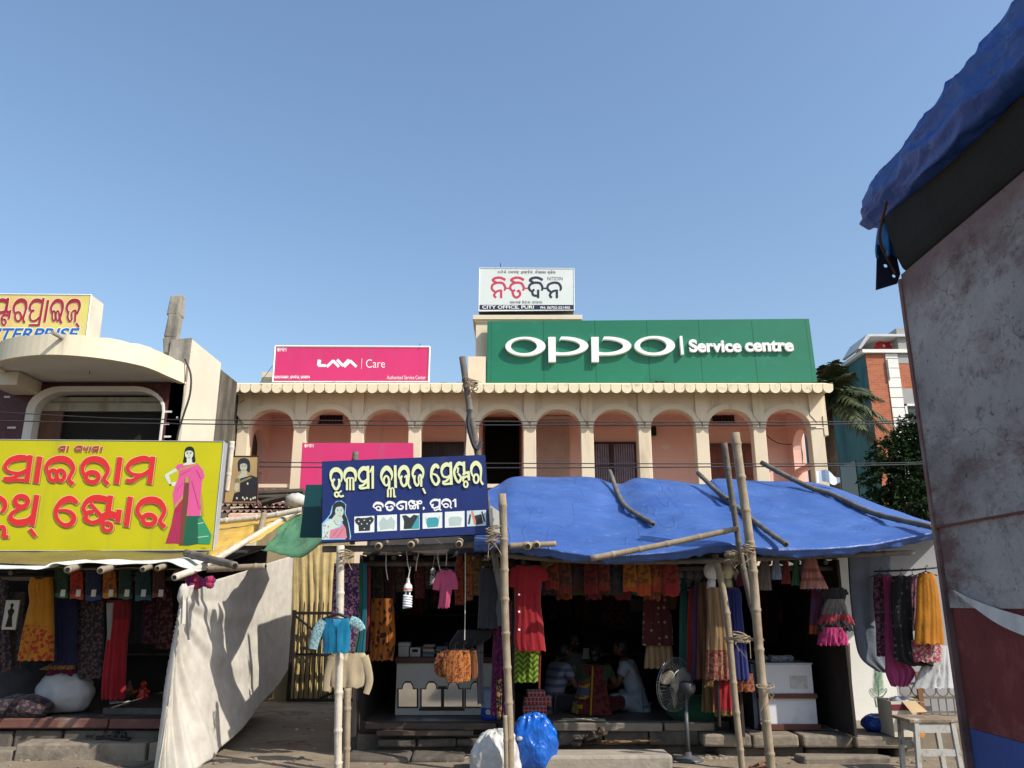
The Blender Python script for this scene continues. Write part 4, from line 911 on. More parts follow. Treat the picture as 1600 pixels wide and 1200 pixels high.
pl = Plate(LY, (340,500,3.636)); pl.k = 1; tiny(pl, 'lAbA', 494, 704, 20, W=54); tiny(pl, 'iTerAijDh srbIsh selTr', 470, 968, 17, W=240); pl.build('script_lines', INK_W, ls)
pl = Plate(LY, (420+60,535+185,5.926)); pl.k = 1
for s_ in ([(469,160,32),(464,200,32),(462,216,30)], [(458,214,26),(528,214,26)], [(536,226,26),(598,168,26)], [(594,168,26),(650,226,26)], [(632,160,26),(690,218,26)], [(686,218,26),(742,160,26)], [(696,226,26),(757,168,26)], [(752,168,26),(812,226,26)]): pl.stroke(s_)
pl.build('brand_mark', INK_W, ls)

# ---- poster of a woman
PY = 11.2
po = board('poster_board', 'tan poster of a dark haired woman in black beside yellow signboard', 'poster', (358,713), (404,713), (402,786), (350,786), PY, .03, mat('poster_tan', (.40,.27,.12), .5, .2, 2), mat('poster_frame', (.06,.02,.015), .5), rim=mat('poster_frame', (.06,.02,.015)), rimw=.008)
pl = Plate(PY, (340,690,5.717)); pl.k = 1
H_, S_, B_, L_, W_ = range(5)
pl.poly([(180,230),(182,180),(205,152),(250,148),(282,170),(292,220),(285,275),(262,262),(200,262),(188,270)], H_, True)
pl.poly([(215,260),(260,260),(262,300),(340,330),(200,350),(190,330)], S_)
pl.disc(232,225,32,45,S_)
pl.poly([(200,330),(300,300),(355,320),(352,535),(130,535),(150,460),(200,445)], B_)
pl.poly([(200,350),(290,312),(310,322),(200,372)], L_)
pl.poly([(150,400),(165,340),(205,285),(212,300),(192,350),(190,420),(170,450),(145,430)], S_)
pl.poly([(158,330),(196,325),(192,370),(156,368)], L_)
pl.poly([(198,205),(215,182),(250,182),(266,208),(245,195),(218,196)], H_, True)
for x in (219,246): pl.disc(x,220,6,3,H_,8); pl.stroke([(x-8,211,2),(x+7,210,2)], H_)
pl.stroke([(221,250,3),(232,255,5),(243,250,3)], L_)
for x,y in ((268,375),(172,505),(225,500),(240,515),(262,505),(296,515),(318,505),(335,500)): pl.disc(x,y,8,11,W_,8)
pl.build('printed_woman', [flat('print_hair',(.02,.025,.03)), flat('poster_skin',(.44,.43,.33)), flat('poster_black',(.022,.02,.024)), flat('poster_olive',(.20,.17,.09)), flat('poster_white',(.55,.52,.42))], po)
# ---------------------------------------------------------------- plinths and steps
WOODD = mat('dark_plank', (.085,.06,.045), .7, .3, 3, .4, 20, stain=(.2,.17,.13), samt=.25)
FLOORD = mat('dark_floor_tile', (.07,.06,.055), .45, .25, 5, .1, stain=(.16,.14,.12), samt=.3)
q = stones('stone_step', 'long worn stone step below the left garment stall', 'step', [(-260,28,9.22,9.5,-.02,.12),(30,232,9.2,9.5,-.02,.205),(236,330,9.22,9.5,-.02,.2)], STONE, 3)
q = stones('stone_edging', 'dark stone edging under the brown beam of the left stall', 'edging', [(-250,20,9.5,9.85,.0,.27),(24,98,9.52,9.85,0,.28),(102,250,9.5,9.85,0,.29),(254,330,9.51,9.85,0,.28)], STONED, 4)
m = MB(); a, b = P(-300,1125,9.5).x, P(300,1125,9.5).x
m.box(a, P(171,1125,9.5).x, 9.46, 9.56, .315, .41); m.box(P(173,1125,9.5).x, b, 9.465, 9.56, .31, .405); m.jitter(.004,2)
o = m.build('beam', mat('red_brown_beam', (.13,.055,.045), .65, .2, 4, .3, 25, stain=(.25,.18,.14), samt=.25), bevel=.008); tag(o, 'red brown wooden beam along the front of the left stall floor', 'beam')
m = MB(); m.box(a, b, 9.56, 12.6, .29, .375); m.box(P(165,1100,10.2).x, b, 10.15, 12.6, .375, .44); m.jitter(.003,5)
st = m.build('stall_floor', FLOORD); tag(st, 'dark plank floor of the left garment stall', 'floor')
# blouse stall and main cloth stall
q = stones('wooden_step', 'dark plank step in front of the white blouse counter', 'step', [(588,740,9.46,9.7,.235,.285),(570,775,9.56,9.72,.287,.35)], WOODD, 6, .01, .005)
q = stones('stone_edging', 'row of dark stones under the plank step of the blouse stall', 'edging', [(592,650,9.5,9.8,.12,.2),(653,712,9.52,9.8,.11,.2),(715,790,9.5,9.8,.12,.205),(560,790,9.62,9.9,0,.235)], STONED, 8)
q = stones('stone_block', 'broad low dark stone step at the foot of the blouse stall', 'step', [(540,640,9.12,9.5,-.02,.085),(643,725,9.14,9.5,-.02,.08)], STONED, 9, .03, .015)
m = MB(); m.box(P(556,1100,10).x, P(1128,1100,10).x, 9.72, 12.7, .0, .355); o = m.build('stall_floor', FLOORD); tag(o, 'dark tiled platform floor of the blouse and cloth stalls', 'floor')
q = stones('stone_edging', 'stone slab edge of the dark cloth stall platform', 'edging', [(792,860,9.6,9.8,.27,.352),(863,1035,9.59,9.8,.265,.352),(1038,1116,9.6,9.8,.268,.352)], mat('grey_slab', (.22,.185,.145), .85, .25, 3, .5, 25), 10, .012, .005)
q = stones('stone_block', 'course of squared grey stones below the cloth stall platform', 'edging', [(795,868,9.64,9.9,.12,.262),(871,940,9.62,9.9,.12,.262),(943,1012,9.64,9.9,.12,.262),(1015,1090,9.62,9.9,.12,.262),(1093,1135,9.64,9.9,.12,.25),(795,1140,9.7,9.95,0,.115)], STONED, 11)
cb = stones('concrete_block', 'pale concrete slab lying in front of the cloth stall', 'concrete block', [(842,1048,8.72,9.12,-.05,.165)], CONC, 12, .03, .008)
q = stones('stone_block', 'low dusty stones at the foot of the standing fan', 'stone', [(1052,1120,9.15,9.45,-.02,.03)], STONE, 13, .02, .01)
# right stall plinth
q = stones('stone_plinth', 'broken stone plinth under the white counter of the right stall', 'plinth', [(1098,1172,9.42,9.9,.13,.25),(1175,1248,9.4,9.9,.13,.255),(1252,1332,9.41,9.9,.13,.25),(1336,1425,9.35,9.9,.12,.25)], STONE, 14, .025, .012)
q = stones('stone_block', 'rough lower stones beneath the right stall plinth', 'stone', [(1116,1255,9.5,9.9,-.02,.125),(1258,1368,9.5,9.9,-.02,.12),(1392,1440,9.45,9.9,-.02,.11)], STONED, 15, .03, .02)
m = MB(); m.box(P(1100,1100,10).x, P(1560,1100,10).x, 9.9, 12.7, 0, .245); o = m.build('stall_floor', mat('dusty_floor', (.2,.165,.125), .9, .25, 3, .4, 20)); tag(o, 'dusty stone floor of the right garment stall', 'floor')
q = stones('stone_step', 'sloping pale stone step in front of the right stall', 'step', [(1250,1385,9.05,9.36,-.03,.09)], STONE, 16, .03, .02)
m = MB(); rq = random.Random(12)
for k in range(46):
    x = rq.uniform(-5.5, 4.6); y = rq.uniform(8.7, 9.4); s_ = rq.uniform(.008,.03); m.ball((x,y,hgt(x,y)+s_*.2), s_*1.3, s_, s_*.7, 7, 5)
for k in range(16):
    x = P(rq.uniform(1100,1130),1180,9.4).x; m.ball((x+rq.uniform(-.1,.1), 9.35+rq.uniform(-.1,.1), .02), .05*rq.uniform(.5,1.2), .04, .035, 7, 5)
tag(m.build('pebbles', STONE), 'scattered pebbles and small rubble on the dusty ground', 'pebbles', kind='stuff')
# ---------------------------------------------------------------- stall shells (dark walls and ceilings)
SHELL = mat('shade_dark_boards', (.035,.03,.028), .95, .3, 3, .2)  # near-black base colour stands in for the deep shade inside the stalls
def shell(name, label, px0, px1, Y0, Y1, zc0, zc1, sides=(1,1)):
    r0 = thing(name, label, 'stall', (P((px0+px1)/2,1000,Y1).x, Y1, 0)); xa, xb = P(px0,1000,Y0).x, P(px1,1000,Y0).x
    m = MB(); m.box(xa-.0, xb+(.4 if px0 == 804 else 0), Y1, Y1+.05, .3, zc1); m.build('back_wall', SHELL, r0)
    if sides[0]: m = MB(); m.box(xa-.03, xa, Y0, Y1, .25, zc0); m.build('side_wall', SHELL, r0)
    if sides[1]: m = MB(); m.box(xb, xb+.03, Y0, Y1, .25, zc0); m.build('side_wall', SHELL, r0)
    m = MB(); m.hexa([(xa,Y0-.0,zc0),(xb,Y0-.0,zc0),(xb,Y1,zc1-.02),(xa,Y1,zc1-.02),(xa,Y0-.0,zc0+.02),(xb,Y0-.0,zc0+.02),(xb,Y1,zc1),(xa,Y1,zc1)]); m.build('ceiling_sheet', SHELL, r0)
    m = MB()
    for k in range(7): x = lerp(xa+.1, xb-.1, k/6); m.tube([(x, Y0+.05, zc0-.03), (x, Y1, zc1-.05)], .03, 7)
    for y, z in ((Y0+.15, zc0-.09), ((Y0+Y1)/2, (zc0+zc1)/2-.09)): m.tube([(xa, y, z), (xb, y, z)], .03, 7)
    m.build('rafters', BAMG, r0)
    if px0 == 560: m = MB(); m.box(xa-.07, xa-.04, 9.95, Y1, .25, 3.15); m.build('curtain_shade_board', SHELL, r0)  # added board, hidden behind the blue sign, to shade the curtain's right part
    m = MB(); rq = random.Random(len(name)+px0)
    for zz in (.9, 1.45):
        m.box(xa+.3, xb-.3, Y1-.35, Y1-.01, zz, zz+.03)
    m.build('shelf', WOODD, r0)
    return r0
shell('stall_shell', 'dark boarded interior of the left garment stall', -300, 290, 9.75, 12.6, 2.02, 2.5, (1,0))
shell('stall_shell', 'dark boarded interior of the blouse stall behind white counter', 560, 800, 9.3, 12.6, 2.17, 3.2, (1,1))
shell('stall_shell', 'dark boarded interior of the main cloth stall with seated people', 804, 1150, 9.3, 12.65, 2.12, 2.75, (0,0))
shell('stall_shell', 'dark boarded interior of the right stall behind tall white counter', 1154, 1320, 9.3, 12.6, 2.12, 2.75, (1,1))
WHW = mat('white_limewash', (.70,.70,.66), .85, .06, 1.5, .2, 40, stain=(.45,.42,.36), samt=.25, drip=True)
WW = thing('plastered_wall', 'white plastered stall wall with a painted potted plant', 'wall', (P(1360,1100,10.6).x, 10.6, 0))
m = MB(); a, b = P(1322,1000,10.6).x, P(1392,1000,10.6).x; m.box(a, b, 10.6, 10.8, .24, 2.6); m.build('wall', WHW, WW)
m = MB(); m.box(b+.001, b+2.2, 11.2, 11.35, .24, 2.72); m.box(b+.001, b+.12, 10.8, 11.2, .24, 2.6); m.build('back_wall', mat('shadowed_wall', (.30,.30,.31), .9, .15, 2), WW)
pl = Plate(10.6, (1060,860,3.53)); rq = random.Random(4); pl.k = 1
pl.poly([(1082,810),(1132,806),(1126,858),(1092,862)], 1); pl.poly([(1086,814),(1128,811),(1123,854),(1095,857)], 2)
pl.stroke([(1105,808,4),(1104,740,3),(1102,690,2)], 0)
for k in range(15):
    y = 800-k*9; l_ = 34-k*.8
    for s_ in (-1,1): pl.stroke([(1104,y,2),(1104+s_*l_*.6,y-16-rq.random()*5,4),(1104+s_*l_,y-22-rq.random()*6,1)], 0, n=3)
for s_ in (-1,1): pl.stroke([(1105,812,3),(1105+s_*26,800,5),(1105+s_*45,775,4),(1105+s_*40,762,4),(1105+s_*30,775,2)], 0, n=4)
pl.build('painted_plant', [flat('paint_green',(.03,.16,.07)), flat('paint_outline',(.16,.2,.16)), flat('paint_pale',(.5,.52,.46))], WW)
# ---------------------------------------------------------------- blue tarpaulin roof
def tarp_mat(name, c1, c2, dark, lines=1.0):
    t = NT(name); c = t.mix(t.ramp(t.noise(1.3, 6, .6), .35, .65), c1, c2)
    c = t.mix(t.ramp(t.noise(9, 5, .7), .6, .75, 0, .35), c, (.35,.42,.55)); c = t.mix(t.ramp(t.noise(2.2, 5, .7, t.coord((.35,2.2,2.2))), .66, .72, 0, .55), c, dark)
    wv = t.n('TexWave'); wv.inputs['Scale'].default_value = 60; 
    ln = t.ramp(t.math('ABSOLUTE', t.math('SUBTRACT', t.noise(1.7, 3, .5, t.coord((.22,2.0,2.0),(0,0,R(5)))), .5)), .0, .010, 1, 0); ln2 = t.ramp(t.math('ABSOLUTE', t.math('SUBTRACT', t.noise(1.1, 2, .5, t.coord((1.2,.3,.3),(0,0,R(-12)))), .5)), .0, .006, 1, 0)
    c = t.mix(t.math('MULTIPLY', t.math('MAXIMUM', ln, ln2), .13*lines), c, dark)  # fold shade of the creases is darkened into the colour
    ck = t.math('MULTIPLY', crinkle(t, 2.1, (.7,1.5,1.2), .2), .32)
    b1 = t.math('ADD', ck, t.math('ADD', t.math('MULTIPLY', t.noise(3.2, 6, .55, t.coord((.6,1.4,1))), 1.0), t.math('ADD', t.math('MULTIPLY', t.noise(26, 4, .6), .12), t.math('MULTIPLY', t.math('MAXIMUM', ln, ln2), .15*lines))))
    t.bump(b1, .55, .07); return t.done(c, .42, 0, .45)
BT = tarp_mat('blue_tarpaulin', (.030,.080,.28), (.048,.115,.34), (.012,.032,.15))
FR = [(740,850,8.6),(775,848,8.55),(800,852,8.5),(860,858,8.5),(915,867,8.45),(970,868,8.45),(1060,862,8.5),(1115,852,8.5),(1150,852,8.5),(1215,858,8.5),(1290,857,8.5),(1370,850,8.55),(1448,834,8.6),(1520,822,8.7)]
BK = [(752,772,11.0),(778,758,11.6),(805,745,11.8),(865,746,11.8),(925,746,11.8),(965,757,11.8),(995,747,11.8),(1050,751,11.8),(1100,757,11.8),(1120,748,11.8),(1190,752,11.8),(1285,757,11.8),(1400,800,11.4),(1480,828,11.2)]
fr = smooth_path([tuple(P(*p)) for p in FR], 8); bk = smooth_path([tuple(P(*p)) for p in BK], 8)
def tarpf(u, v):
    i = min(int(u*(len(fr)-1)), len(fr)-2); f = u*(len(fr)-1)-i
    a = Vector(fr[i]).lerp(Vector(fr[i+1]), f); b = Vector(bk[i]).lerp(Vector(bk[i+1]), f)
    if v < .1:                                    # lip hanging at the front edge
        k = v/.1; lip = .04 + .07*(.5+.5*mn.noise(Vector((u*17,3,0)))) + .02*mn.noise(Vector((u*60,8,0)))
        p = a + Vector((0, .05*(1-k), -lip*(1-k)**1.5)); p.z += .014*mn.noise(Vector((u*60, v*30, 1)))*(1-k); p.y += .05*mn.noise(Vector((u*45, 5+v*8, 1)))*(1-k) + .02*(1-2*abs(mn.noise(Vector((u*30, v*40, 6)))))*(1-k); return p
    s_ = (v-.1)/.9; p = a.lerp(b, s_)
    sag = -.035*math.sin(math.pi*s_)*(.6+.5*math.sin(u*19+1)); w_ = .02*mn.noise(Vector((p.x*1.5, p.y*1.3, 4))) + .022*(1-2*abs(mn.noise(Vector((p.x*.7+p.y*.9, p.y*1.6-p.x*.25, 3))))) + .010*(1-2*abs(mn.noise(Vector((p.x*2.2-p.y*1.2, p.y*3.1, 13))))) + .016*mn.noise(Vector((p.x*4+p.y*2, p.y*2.5, 7))) + .012*abs(mn.noise(Vector((p.x*1.2+p.y*5, p.y*.8, 9))))
    return p + Vector((0, 0, (sag + w_)*min(1, s_*6+.2)*min(1,(1-s_)*6+.15)))
m = MB(); m.grid(tarpf, 150, 46); bt = m.build('tarpaulin_roof', BT, smooth=True); tag(bt, 'large blue tarpaulin roof stretched over the stalls', 'tarpaulin')
so_ = bt.modifiers.new('thickness', 'SOLIDIFY'); so_.thickness = .008; so_.offset = -1
def on_tarp(px, py, lift=.04):
    """nearest point of the tarpaulin to the line of sight"""
    best = None
    for i in range(121):
        for j in range(5, 61):
            p = tarpf(i/120, j/60); u_ = p.y*CP + (p.z-EYE)*SP; x = 800+F*p.x/u_; y = 600-F*((p.z-EYE)*CP-p.y*SP)/u_
            d = (x-px)**2 + (y-py)**2
            if best is None or d < best[0]: best = (d, p)
    return best[1] + Vector((0, -.02, lift))
GRP = 'bamboo canes resting on the blue tarpaulin'
bamboo('short bent bamboo cane lying on the blue tarpaulin, left of three', [on_tarp(955,758)+Vector((-.04,0,.16)), on_tarp(965,775), on_tarp(985,800), on_tarp(1017,826)], .036, BAMG, GRP, 1)
bamboo('bamboo cane crossing the blue tarpaulin behind the tall poles', [on_tarp(1100,760)+Vector((-.08,.0,.16)), on_tarp(1128,778), on_tarp(1165,812), on_tarp(1222,856)+Vector((0,-.12,.0))], .036, BAMG, GRP, 2)
bamboo('short bamboo piece tied beside the cane crossing the blue tarpaulin', [on_tarp(1112,772,.1), on_tarp(1137,792,.1)], .03, BAMG, GRP, 3)
bamboo('longest bamboo cane slanting down the right end of tarpaulin', [on_tarp(1240,757)+Vector((-.42,.1,.30)), on_tarp(1262,764,.06), on_tarp(1300,780), on_tarp(1370,808), on_tarp(1446,838)+Vector((0,-.1,.02))], .04, BAMG, GRP, 4)
m = MB(); c = on_tarp(1284,758,0)
m.grid(lambda u, v: c + Vector((-.1+.34*u, -.12+.03*math.sin(u*9), .02+.2*v*(1-.5*u)+.03*math.sin(u*7+v*5))), 8, 6); o = m.build('torn_flap', mat('pale_plastic', (.55,.6,.66), .45, .15)); tag(o, 'torn pale plastic flap sticking up at tarpaulin rear corner', 'flap')
# ---------------------------------------------------------------- upright and leaning poles
bamboo('pale bamboo post under left end of the dark blue sign', [P(533,852,8.5), P(530,1000,8.5), P(529,1218,8.5)], .045, BAMP, seed=5)
bamboo('short pale bamboo post standing beside the left sign post', [P(543,1075,8.62), P(540,1212,8.62)], .04, BAM, seed=6)
bamboo('upright bamboo post between blue sign and tarpaulin, in front of red kurti', [P(784,772,8.4), P(790,950,8.4), P(798,1222,8.4)], .047, BAM, seed=7)
bamboo('thin bamboo offcut leaning against the foot of middle post', [P(788,1118,8.32), P(792,1222,8.32)], .026, BAM, seed=8)
bamboo('long grey bamboo leaning behind the blue sign above the arcade', [P(722,558,8.8), P(745,700,8.8), P(768,840,8.78), P(787,938,8.75)], .043, BAMG, seed=9, taper=1)
bamboo('tallest bamboo post rising through the tarpaulin', [P(1149,676,8.3), P(1172,860,8.3), P(1206,1225,8.3)], .052, BAM, seed=10)
bamboo('split dark bamboo post just left of the tallest post', [P(1132,692,8.45), P(1143,780,8.45), P(1160,880,8.45), P(1180,965,8.42)], .036, BAMG, seed=12)
bamboo('slim bamboo post in front of golden dresses', [P(1117,866,8.75), P(1135,960,8.75), P(1150,1100,8.75), P(1160,1214,8.75)], .04, BAM, seed=13)
bamboo('short cane tied across the two right posts', [P(1132,998,8.6), P(1192,1000,8.3)], .018, BAM, seed=14)
bamboo('slanting bamboo rail under front edge of the tarpaulin', [P(922,873,8.38), P(1040,850,8.40), P(1152,826,8.42)], .036, BAM, seed=15)
bamboo('long horizontal bamboo carrying the tarpaulin front edge', [P(775,866,8.75), P(1000,878,8.72), P(1428,863,8.75)], .035, BAMG, seed=16)
for k, (a, b, lb) in enumerate((((824,854,8.35),(815,846,9.6),'hollow bamboo end poking out right of the middle post'), ((838,852,8.4),(833,846,9.6),'second hollow bamboo end poking out under tarpaulin'), ((642,851,8.5),(650,846,9.6),'hollow bamboo end under middle of the blue sign'), ((718,850,8.5),(718,846,9.6),'hollow bamboo end under right part of the blue sign'), ((592,853,8.5),(602,846,9.6),'hollow bamboo end under left part of the blue sign'), ((796,853,8.42),(868,850,8.44),'bamboo rail end tied behind the middle post'))):
    bamboo(lb, [P(*a), P(*b)], .045 if k < 5 else .035, BAM, 'bamboo ends under the stall roofs', 20+k)
bamboo('bamboo rail running under the dark blue sign', [P(505,858,8.72), P(640,856,8.72), P(785,848,8.72)], .04, BAMG, seed=31)
bamboo('bamboo stub standing above the dark blue sign', [P(555,706,8.72), P(553,740,8.72), P(551,850,8.72)], .035, BAMG, seed=32)
m = MB(); rq = random.Random(3)
for (x, y, n_) in ((735,597,9),(1158,995,8),(1144,868,12),(1168,858,6),(540,862,5),(770,842,5),(772,830,5),(1196,1075,2)):
    Yr = 8.72 if x == 735 else 8.24 if x > 1150 else 8.4
    for k in range(n_):
        c = P(x+rq.uniform(-3,3), y+rq.uniform(-7,7), Yr); ang = rq.uniform(0,6)
        m.tube([c + Vector((.07*math.cos(t_), .055*math.sin(t_), .02*math.sin(t_+ang)-.02*rq.random())) for t_ in [j*.7 for j in range(10)]], .006, 4)
    for k in range(3): c = P(x, y, Yr); m.tube([c, c+Vector((rq.uniform(-.08,.08), -.05, -.06)), c+Vector((rq.uniform(-.1,.1), -.06, -rq.uniform(.1,.22)))], .004, 4)
tag(m.build('rope_lashings', mat('coir_rope', (.26,.2,.13), .95, .3, 20, .5)), 'coir rope lashings tying the bamboo poles together', 'rope', kind='stuff')
m = MB(); pts = smooth_path([tuple(P(*q)) for q in ((735,640,8.68),(731,660,8.68),(738,690,8.7),(745,702,8.7),(752,690,8.72))], 5); m.tube(pts, .025, 6); m.tube(smooth_path([tuple(P(*q)) for q in ((728,660,8.6),(728,690,8.6),(724,712,8.6))], 4), .006, 4)
o = m.build('rag', cloth('dark_rag', (.04,.04,.05))); tag(o, 'dark rag wound round the leaning grey bamboo', 'rag')
# ---------------------------------------------------------------- left group of canes, tarps, tin roof
GL = 'canes crossing above the white curtain'
bamboo('long bamboo slanting up from curtain knot beside the yellow tarpaulin', [P(273,902,8.5), P(325,881,9.1), P(390,842,10.0), P(468,796,11.2)], .042, BAMP, GL, 41)
bamboo('thick hollow bamboo ending above the white curtain', [P(292,864,9.4), P(366,884,8.5)], .05, BAMG, GL, 42)
bamboo('horizontal bamboo with cut point above the white curtain', [P(325,889,9.1), P(414,885,9.0)], .042, BAM, GL, 43)
bamboo('pale horizontal bamboo below the rusty tin roof', [P(342,815,10.7), P(410,808,10.7), P(472,796,10.7)], .045, BAMP, GL, 44)
bamboo('short upright bamboo stub tied under pale cane', [P(412,804,10.6), P(405,836,10.3)], .045, BAM, GL, 45)
bamboo('pale bamboo post beside the edge of yellow sign', [P(362,690,10.35), P(355,768,10.35)], .04, BAMP, GL, 46)
for k, (x0,y0,x1,y1) in enumerate(((106,890,131,883),(158,891,184,884),(224,889,240,884),(246,888,262,883))):
    bamboo(('first','second','third','fourth')[k] + ' bamboo end from the left poking out below white sheet', [P(x0,y0,8.45), P(x1,y1,9.3)], .042 if k < 2 else .034, BAM, 'bamboo ends under the stall roofs', 60+k)
def sheet(name, label, cat, corners, nu, nv, mt, amp=.03, seed=0, fold=0, th=.006, sag=0):
    """corners BL, BR, TR, TL world points -> sagging wrinkled sheet with thickness"""
    A, B, C, D = [Vector(c) for c in corners]; nrm = (B-A).cross(D-A).normalized()
    def f(u, v):
        p = A.lerp(B,u).lerp(D.lerp(C,u), v)
        d = amp*mn.noise(Vector((u*3+seed, v*3, seed))) + amp*.5*mn.noise(Vector((u*8+seed, v*6, seed+3))) + fold*math.sin(u*22+seed+2*v)
        return p + nrm*d + Vector((0,0,-sag*math.sin(math.pi*u)*math.sin(math.pi*v)))
    m = MB(); m.grid(f, nu, nv); o = m.build(name, mt, smooth=True); s_ = o.modifiers.new('thickness', 'SOLIDIFY'); s_.thickness = th; s_.offset = 0
    return tag(o, label, cat)
YT = tarp_mat('yellow_tarpaulin', (.48,.29,.045), (.58,.38,.08), (.3,.17,.03)); GT_ = tarp_mat('green_tarpaulin', (.055,.16,.075), (.08,.21,.10), (.03,.09,.05))
sheet('yellow_tarpaulin', 'sunlit yellow tarpaulin sloping behind the yellow signboard', 'tarpaulin', [P(322,872,9.7), P(408,842,10.0), P(470,797,11.3), P(338,812,11.2)], 24, 16, YT, .05, 1)
m = MB(); gp = [P(408,858,9.5), P(430,862,9.45), P(455,869,9.35), P(482,864,9.2), P(510,846,9.0)]; gt = [P(440,820,10.5), P(458,808,10.7), P(475,800,10.8), P(495,785,10.8), P(515,780,10.8)]
gp = smooth_path([tuple(p) for p in gp], 6); gt = smooth_path([tuple(p) for p in gt], 6)
def gf(u, v):
    i = min(int(u*(len(gp)-1)), len(gp)-2); f = u*(len(gp)-1)-i
    p = Vector(gp[i]).lerp(Vector(gp[i+1]), f).lerp(Vector(gt[i]).lerp(Vector(gt[i+1]), f), v)
    return p + Vector((0,0,.05*mn.noise(Vector((u*4, v*4, 2)))+.02*mn.noise(Vector((u*11, v*9, 5)))-.06*math.sin(math.pi*v)))
m.grid(gf, 30, 18); o = m.build('green_tarpaulin', GT_, smooth=True); s_ = o.modifiers.new('thickness','SOLIDIFY'); s_.thickness = .008; tag(o, 'faded green tarpaulin drooping left of the dark blue sign', 'tarpaulin')
A_ = [P(478,757,8.95), P(506,757,8.95), P(506,840,8.95), P(468,840,8.95)]
m = MB(); m.prism([A_[3],A_[2],A_[1],A_[0]], (0,.03,0)); o = m.build('teal_board', mat('teal_board', (.006,.055,.065), .55, .1, 2), bevel=.006); tag(o, 'plain dark teal board tucked behind left edge of blue sign', 'board')
TIN = mat('rusty_tin', (.16,.10,.085), .6, .35, 2.5, .2, 25, metal=.35, stain=(.30,.17,.13), samt=.5)
for k, (y0, Yf, lb) in enumerate(((789,11.9,'upper corrugated tin sheet below the woman poster'), (799,11.6,'lower rusty pink corrugated tin sheet below the woman poster'))):
    a, b = P(345,y0,Yf), P(462,y0-1,Yf); m = MB()
    m.grid(lambda u, v: (lerp(a.x-.15,b.x,u), Yf + v*1.6, a.z + .022*math.sin(u*84) + v*.22), 130, 2); o = m.build('tin_sheet', TIN, smooth=True); s_ = o.modifiers.new('thickness','SOLIDIFY'); s_.thickness = .006; tag(o, lb, 'tin roof', 'corrugated tin sheets')
m = MB()
for k, (x0,y0,x1,y1,r_) in enumerate(((400,772,475,768,.05),(402,778,462,776,.04),(410,786,450,776,.045),(455,780,462,800,.06))): m.tube([P(x0,y0,11.9-.1*k), P(x1,y1,11.8-.1*k)], r_, 8)
tag(m.build('timber_offcuts', mat('old_timber', (.08,.065,.05), .9, .3)), 'dark timber offcuts piled on the tin roof', 'timber', kind='stuff')
m = MB(); c = P(463,783,11.4); m.ball(c, .16, .14, .11, 12, 8, lambda d: 1+.3*mn.noise(d*3)); o = m.build('plastic_bundle', mat('dirty_plastic', (.5,.47,.42), .6, .2, 6, .6), smooth=True); tag(o, 'crumpled pale plastic bundle on the tin roof', 'bundle')
# left stall front sheet and olive tarpaulin
sheet('olive_tarpaulin', 'olive brown tarpaulin strip under the yellow signboard', 'tarpaulin', [P(-40,880,9.0), P(305,893,9.0), P(325,862,9.95), P(-40,862,9.95)], 40, 8, tarp_mat('olive_tarpaulin', (.13,.105,.035), (.17,.14,.05), (.07,.055,.02)), .03, 4)
m = MB(); ed = [P(*q) for q in ((-60,888,8.7),(0,886,8.7),(50,889,8.65),(80,881,8.8),(110,880,8.85),(160,879,8.9),(210,881,8.88),(250,877,8.9),(280,882,8.85),(308,893,8.8))]; ep = smooth_path([tuple(p) for p in ed], 6)
def wf(u, v):
    i = min(int(u*(len(ep)-1)), len(ep)-2); f = u*(len(ep)-1)-i; p = Vector(ep[i]).lerp(Vector(ep[i+1]), f)
    return p + Vector((0, v*1.0, v*.115 + .01*math.sin(u*40)*(1-v)))
m.grid(wf, 60, 6); o = m.build('white_sheet', mat('white_plastic_sheet', (.62,.65,.62), .45, .1, 4, .2), smooth=True); s_ = o.modifiers.new('thickness','SOLIDIFY'); s_.thickness = .012; tag(o, 'white plastic sheet forming the eave of the left stall', 'sheet')
# ---------------------------------------------------------------- big off-white curtain
CUR = cloth('offwhite_curtain', (.47,.44,.39)); CUR.node_tree.nodes['Bump'].inputs['Strength'].default_value = .08
tp_ = smooth_path([tuple(P(*q)) for q in ((284,930,8.55),(292,917,8.75),(325,909,9.4),(360,899,10.1),(392,889,10.8),(425,878,11.5),(458,868,12.3))], 8)
bt_ = smooth_path([tuple(P(*q)) for q in ((238,1222,8.55),(262,1214,8.6),(300,1204,8.75),(340,1177,9.3),(385,1128,10.3),(424,1082,11.4),(450,1045,12.3))], 8)
def curf(u, v):
    i = min(int(u*(len(tp_)-1)), len(tp_)-2); f = u*(len(tp_)-1)-i
    a = Vector(tp_[i]).lerp(Vector(tp_[i+1]), f); b = Vector(bt_[i]).lerp(Vector(bt_[i+1]), f); p = a.lerp(b, v)
    fan = math.atan2(v*1.7+.02, u*3.6+.02)                         # folds radiate from the knot
    am = (.015+.05*min(1,v*2))*max(0, 1-u*1.1)
    d = am*math.sin(fan*34) + .5*am*math.sin(fan*57+1) + .035*math.sin(u*21+v*1.2+2*mn.noise(Vector((u*3,v,0))))*v*min(1,u*2.2) + .022*mn.noise(Vector((u*9, v*.9, 1))) + .010*mn.noise(Vector((u*24, v*1.5, 3))) + .006*(1-2*abs(mn.noise(Vector((u*8+v*5, v*6-u*3, 5)))))
    d += -.14*math.sin(math.pi*v)*math.sin(math.pi*min(1,u*1.1))*.7
    if u < .16: p.x += .012*math.sin(u*60)*v
    d *= .62
    return p + Vector((d*.95, -.3*d, 0))
m = MB(); m.grid(curf, 150, 80); CU = m.build('white_curtain', CUR, smooth=True); s_ = CU.modifiers.new('thickness','SOLIDIFY'); s_.thickness = .004; tag(CU, 'big off white cloth curtain screening the side of left stall', 'curtain')
m = MB(); c = P(288,925,8.5)
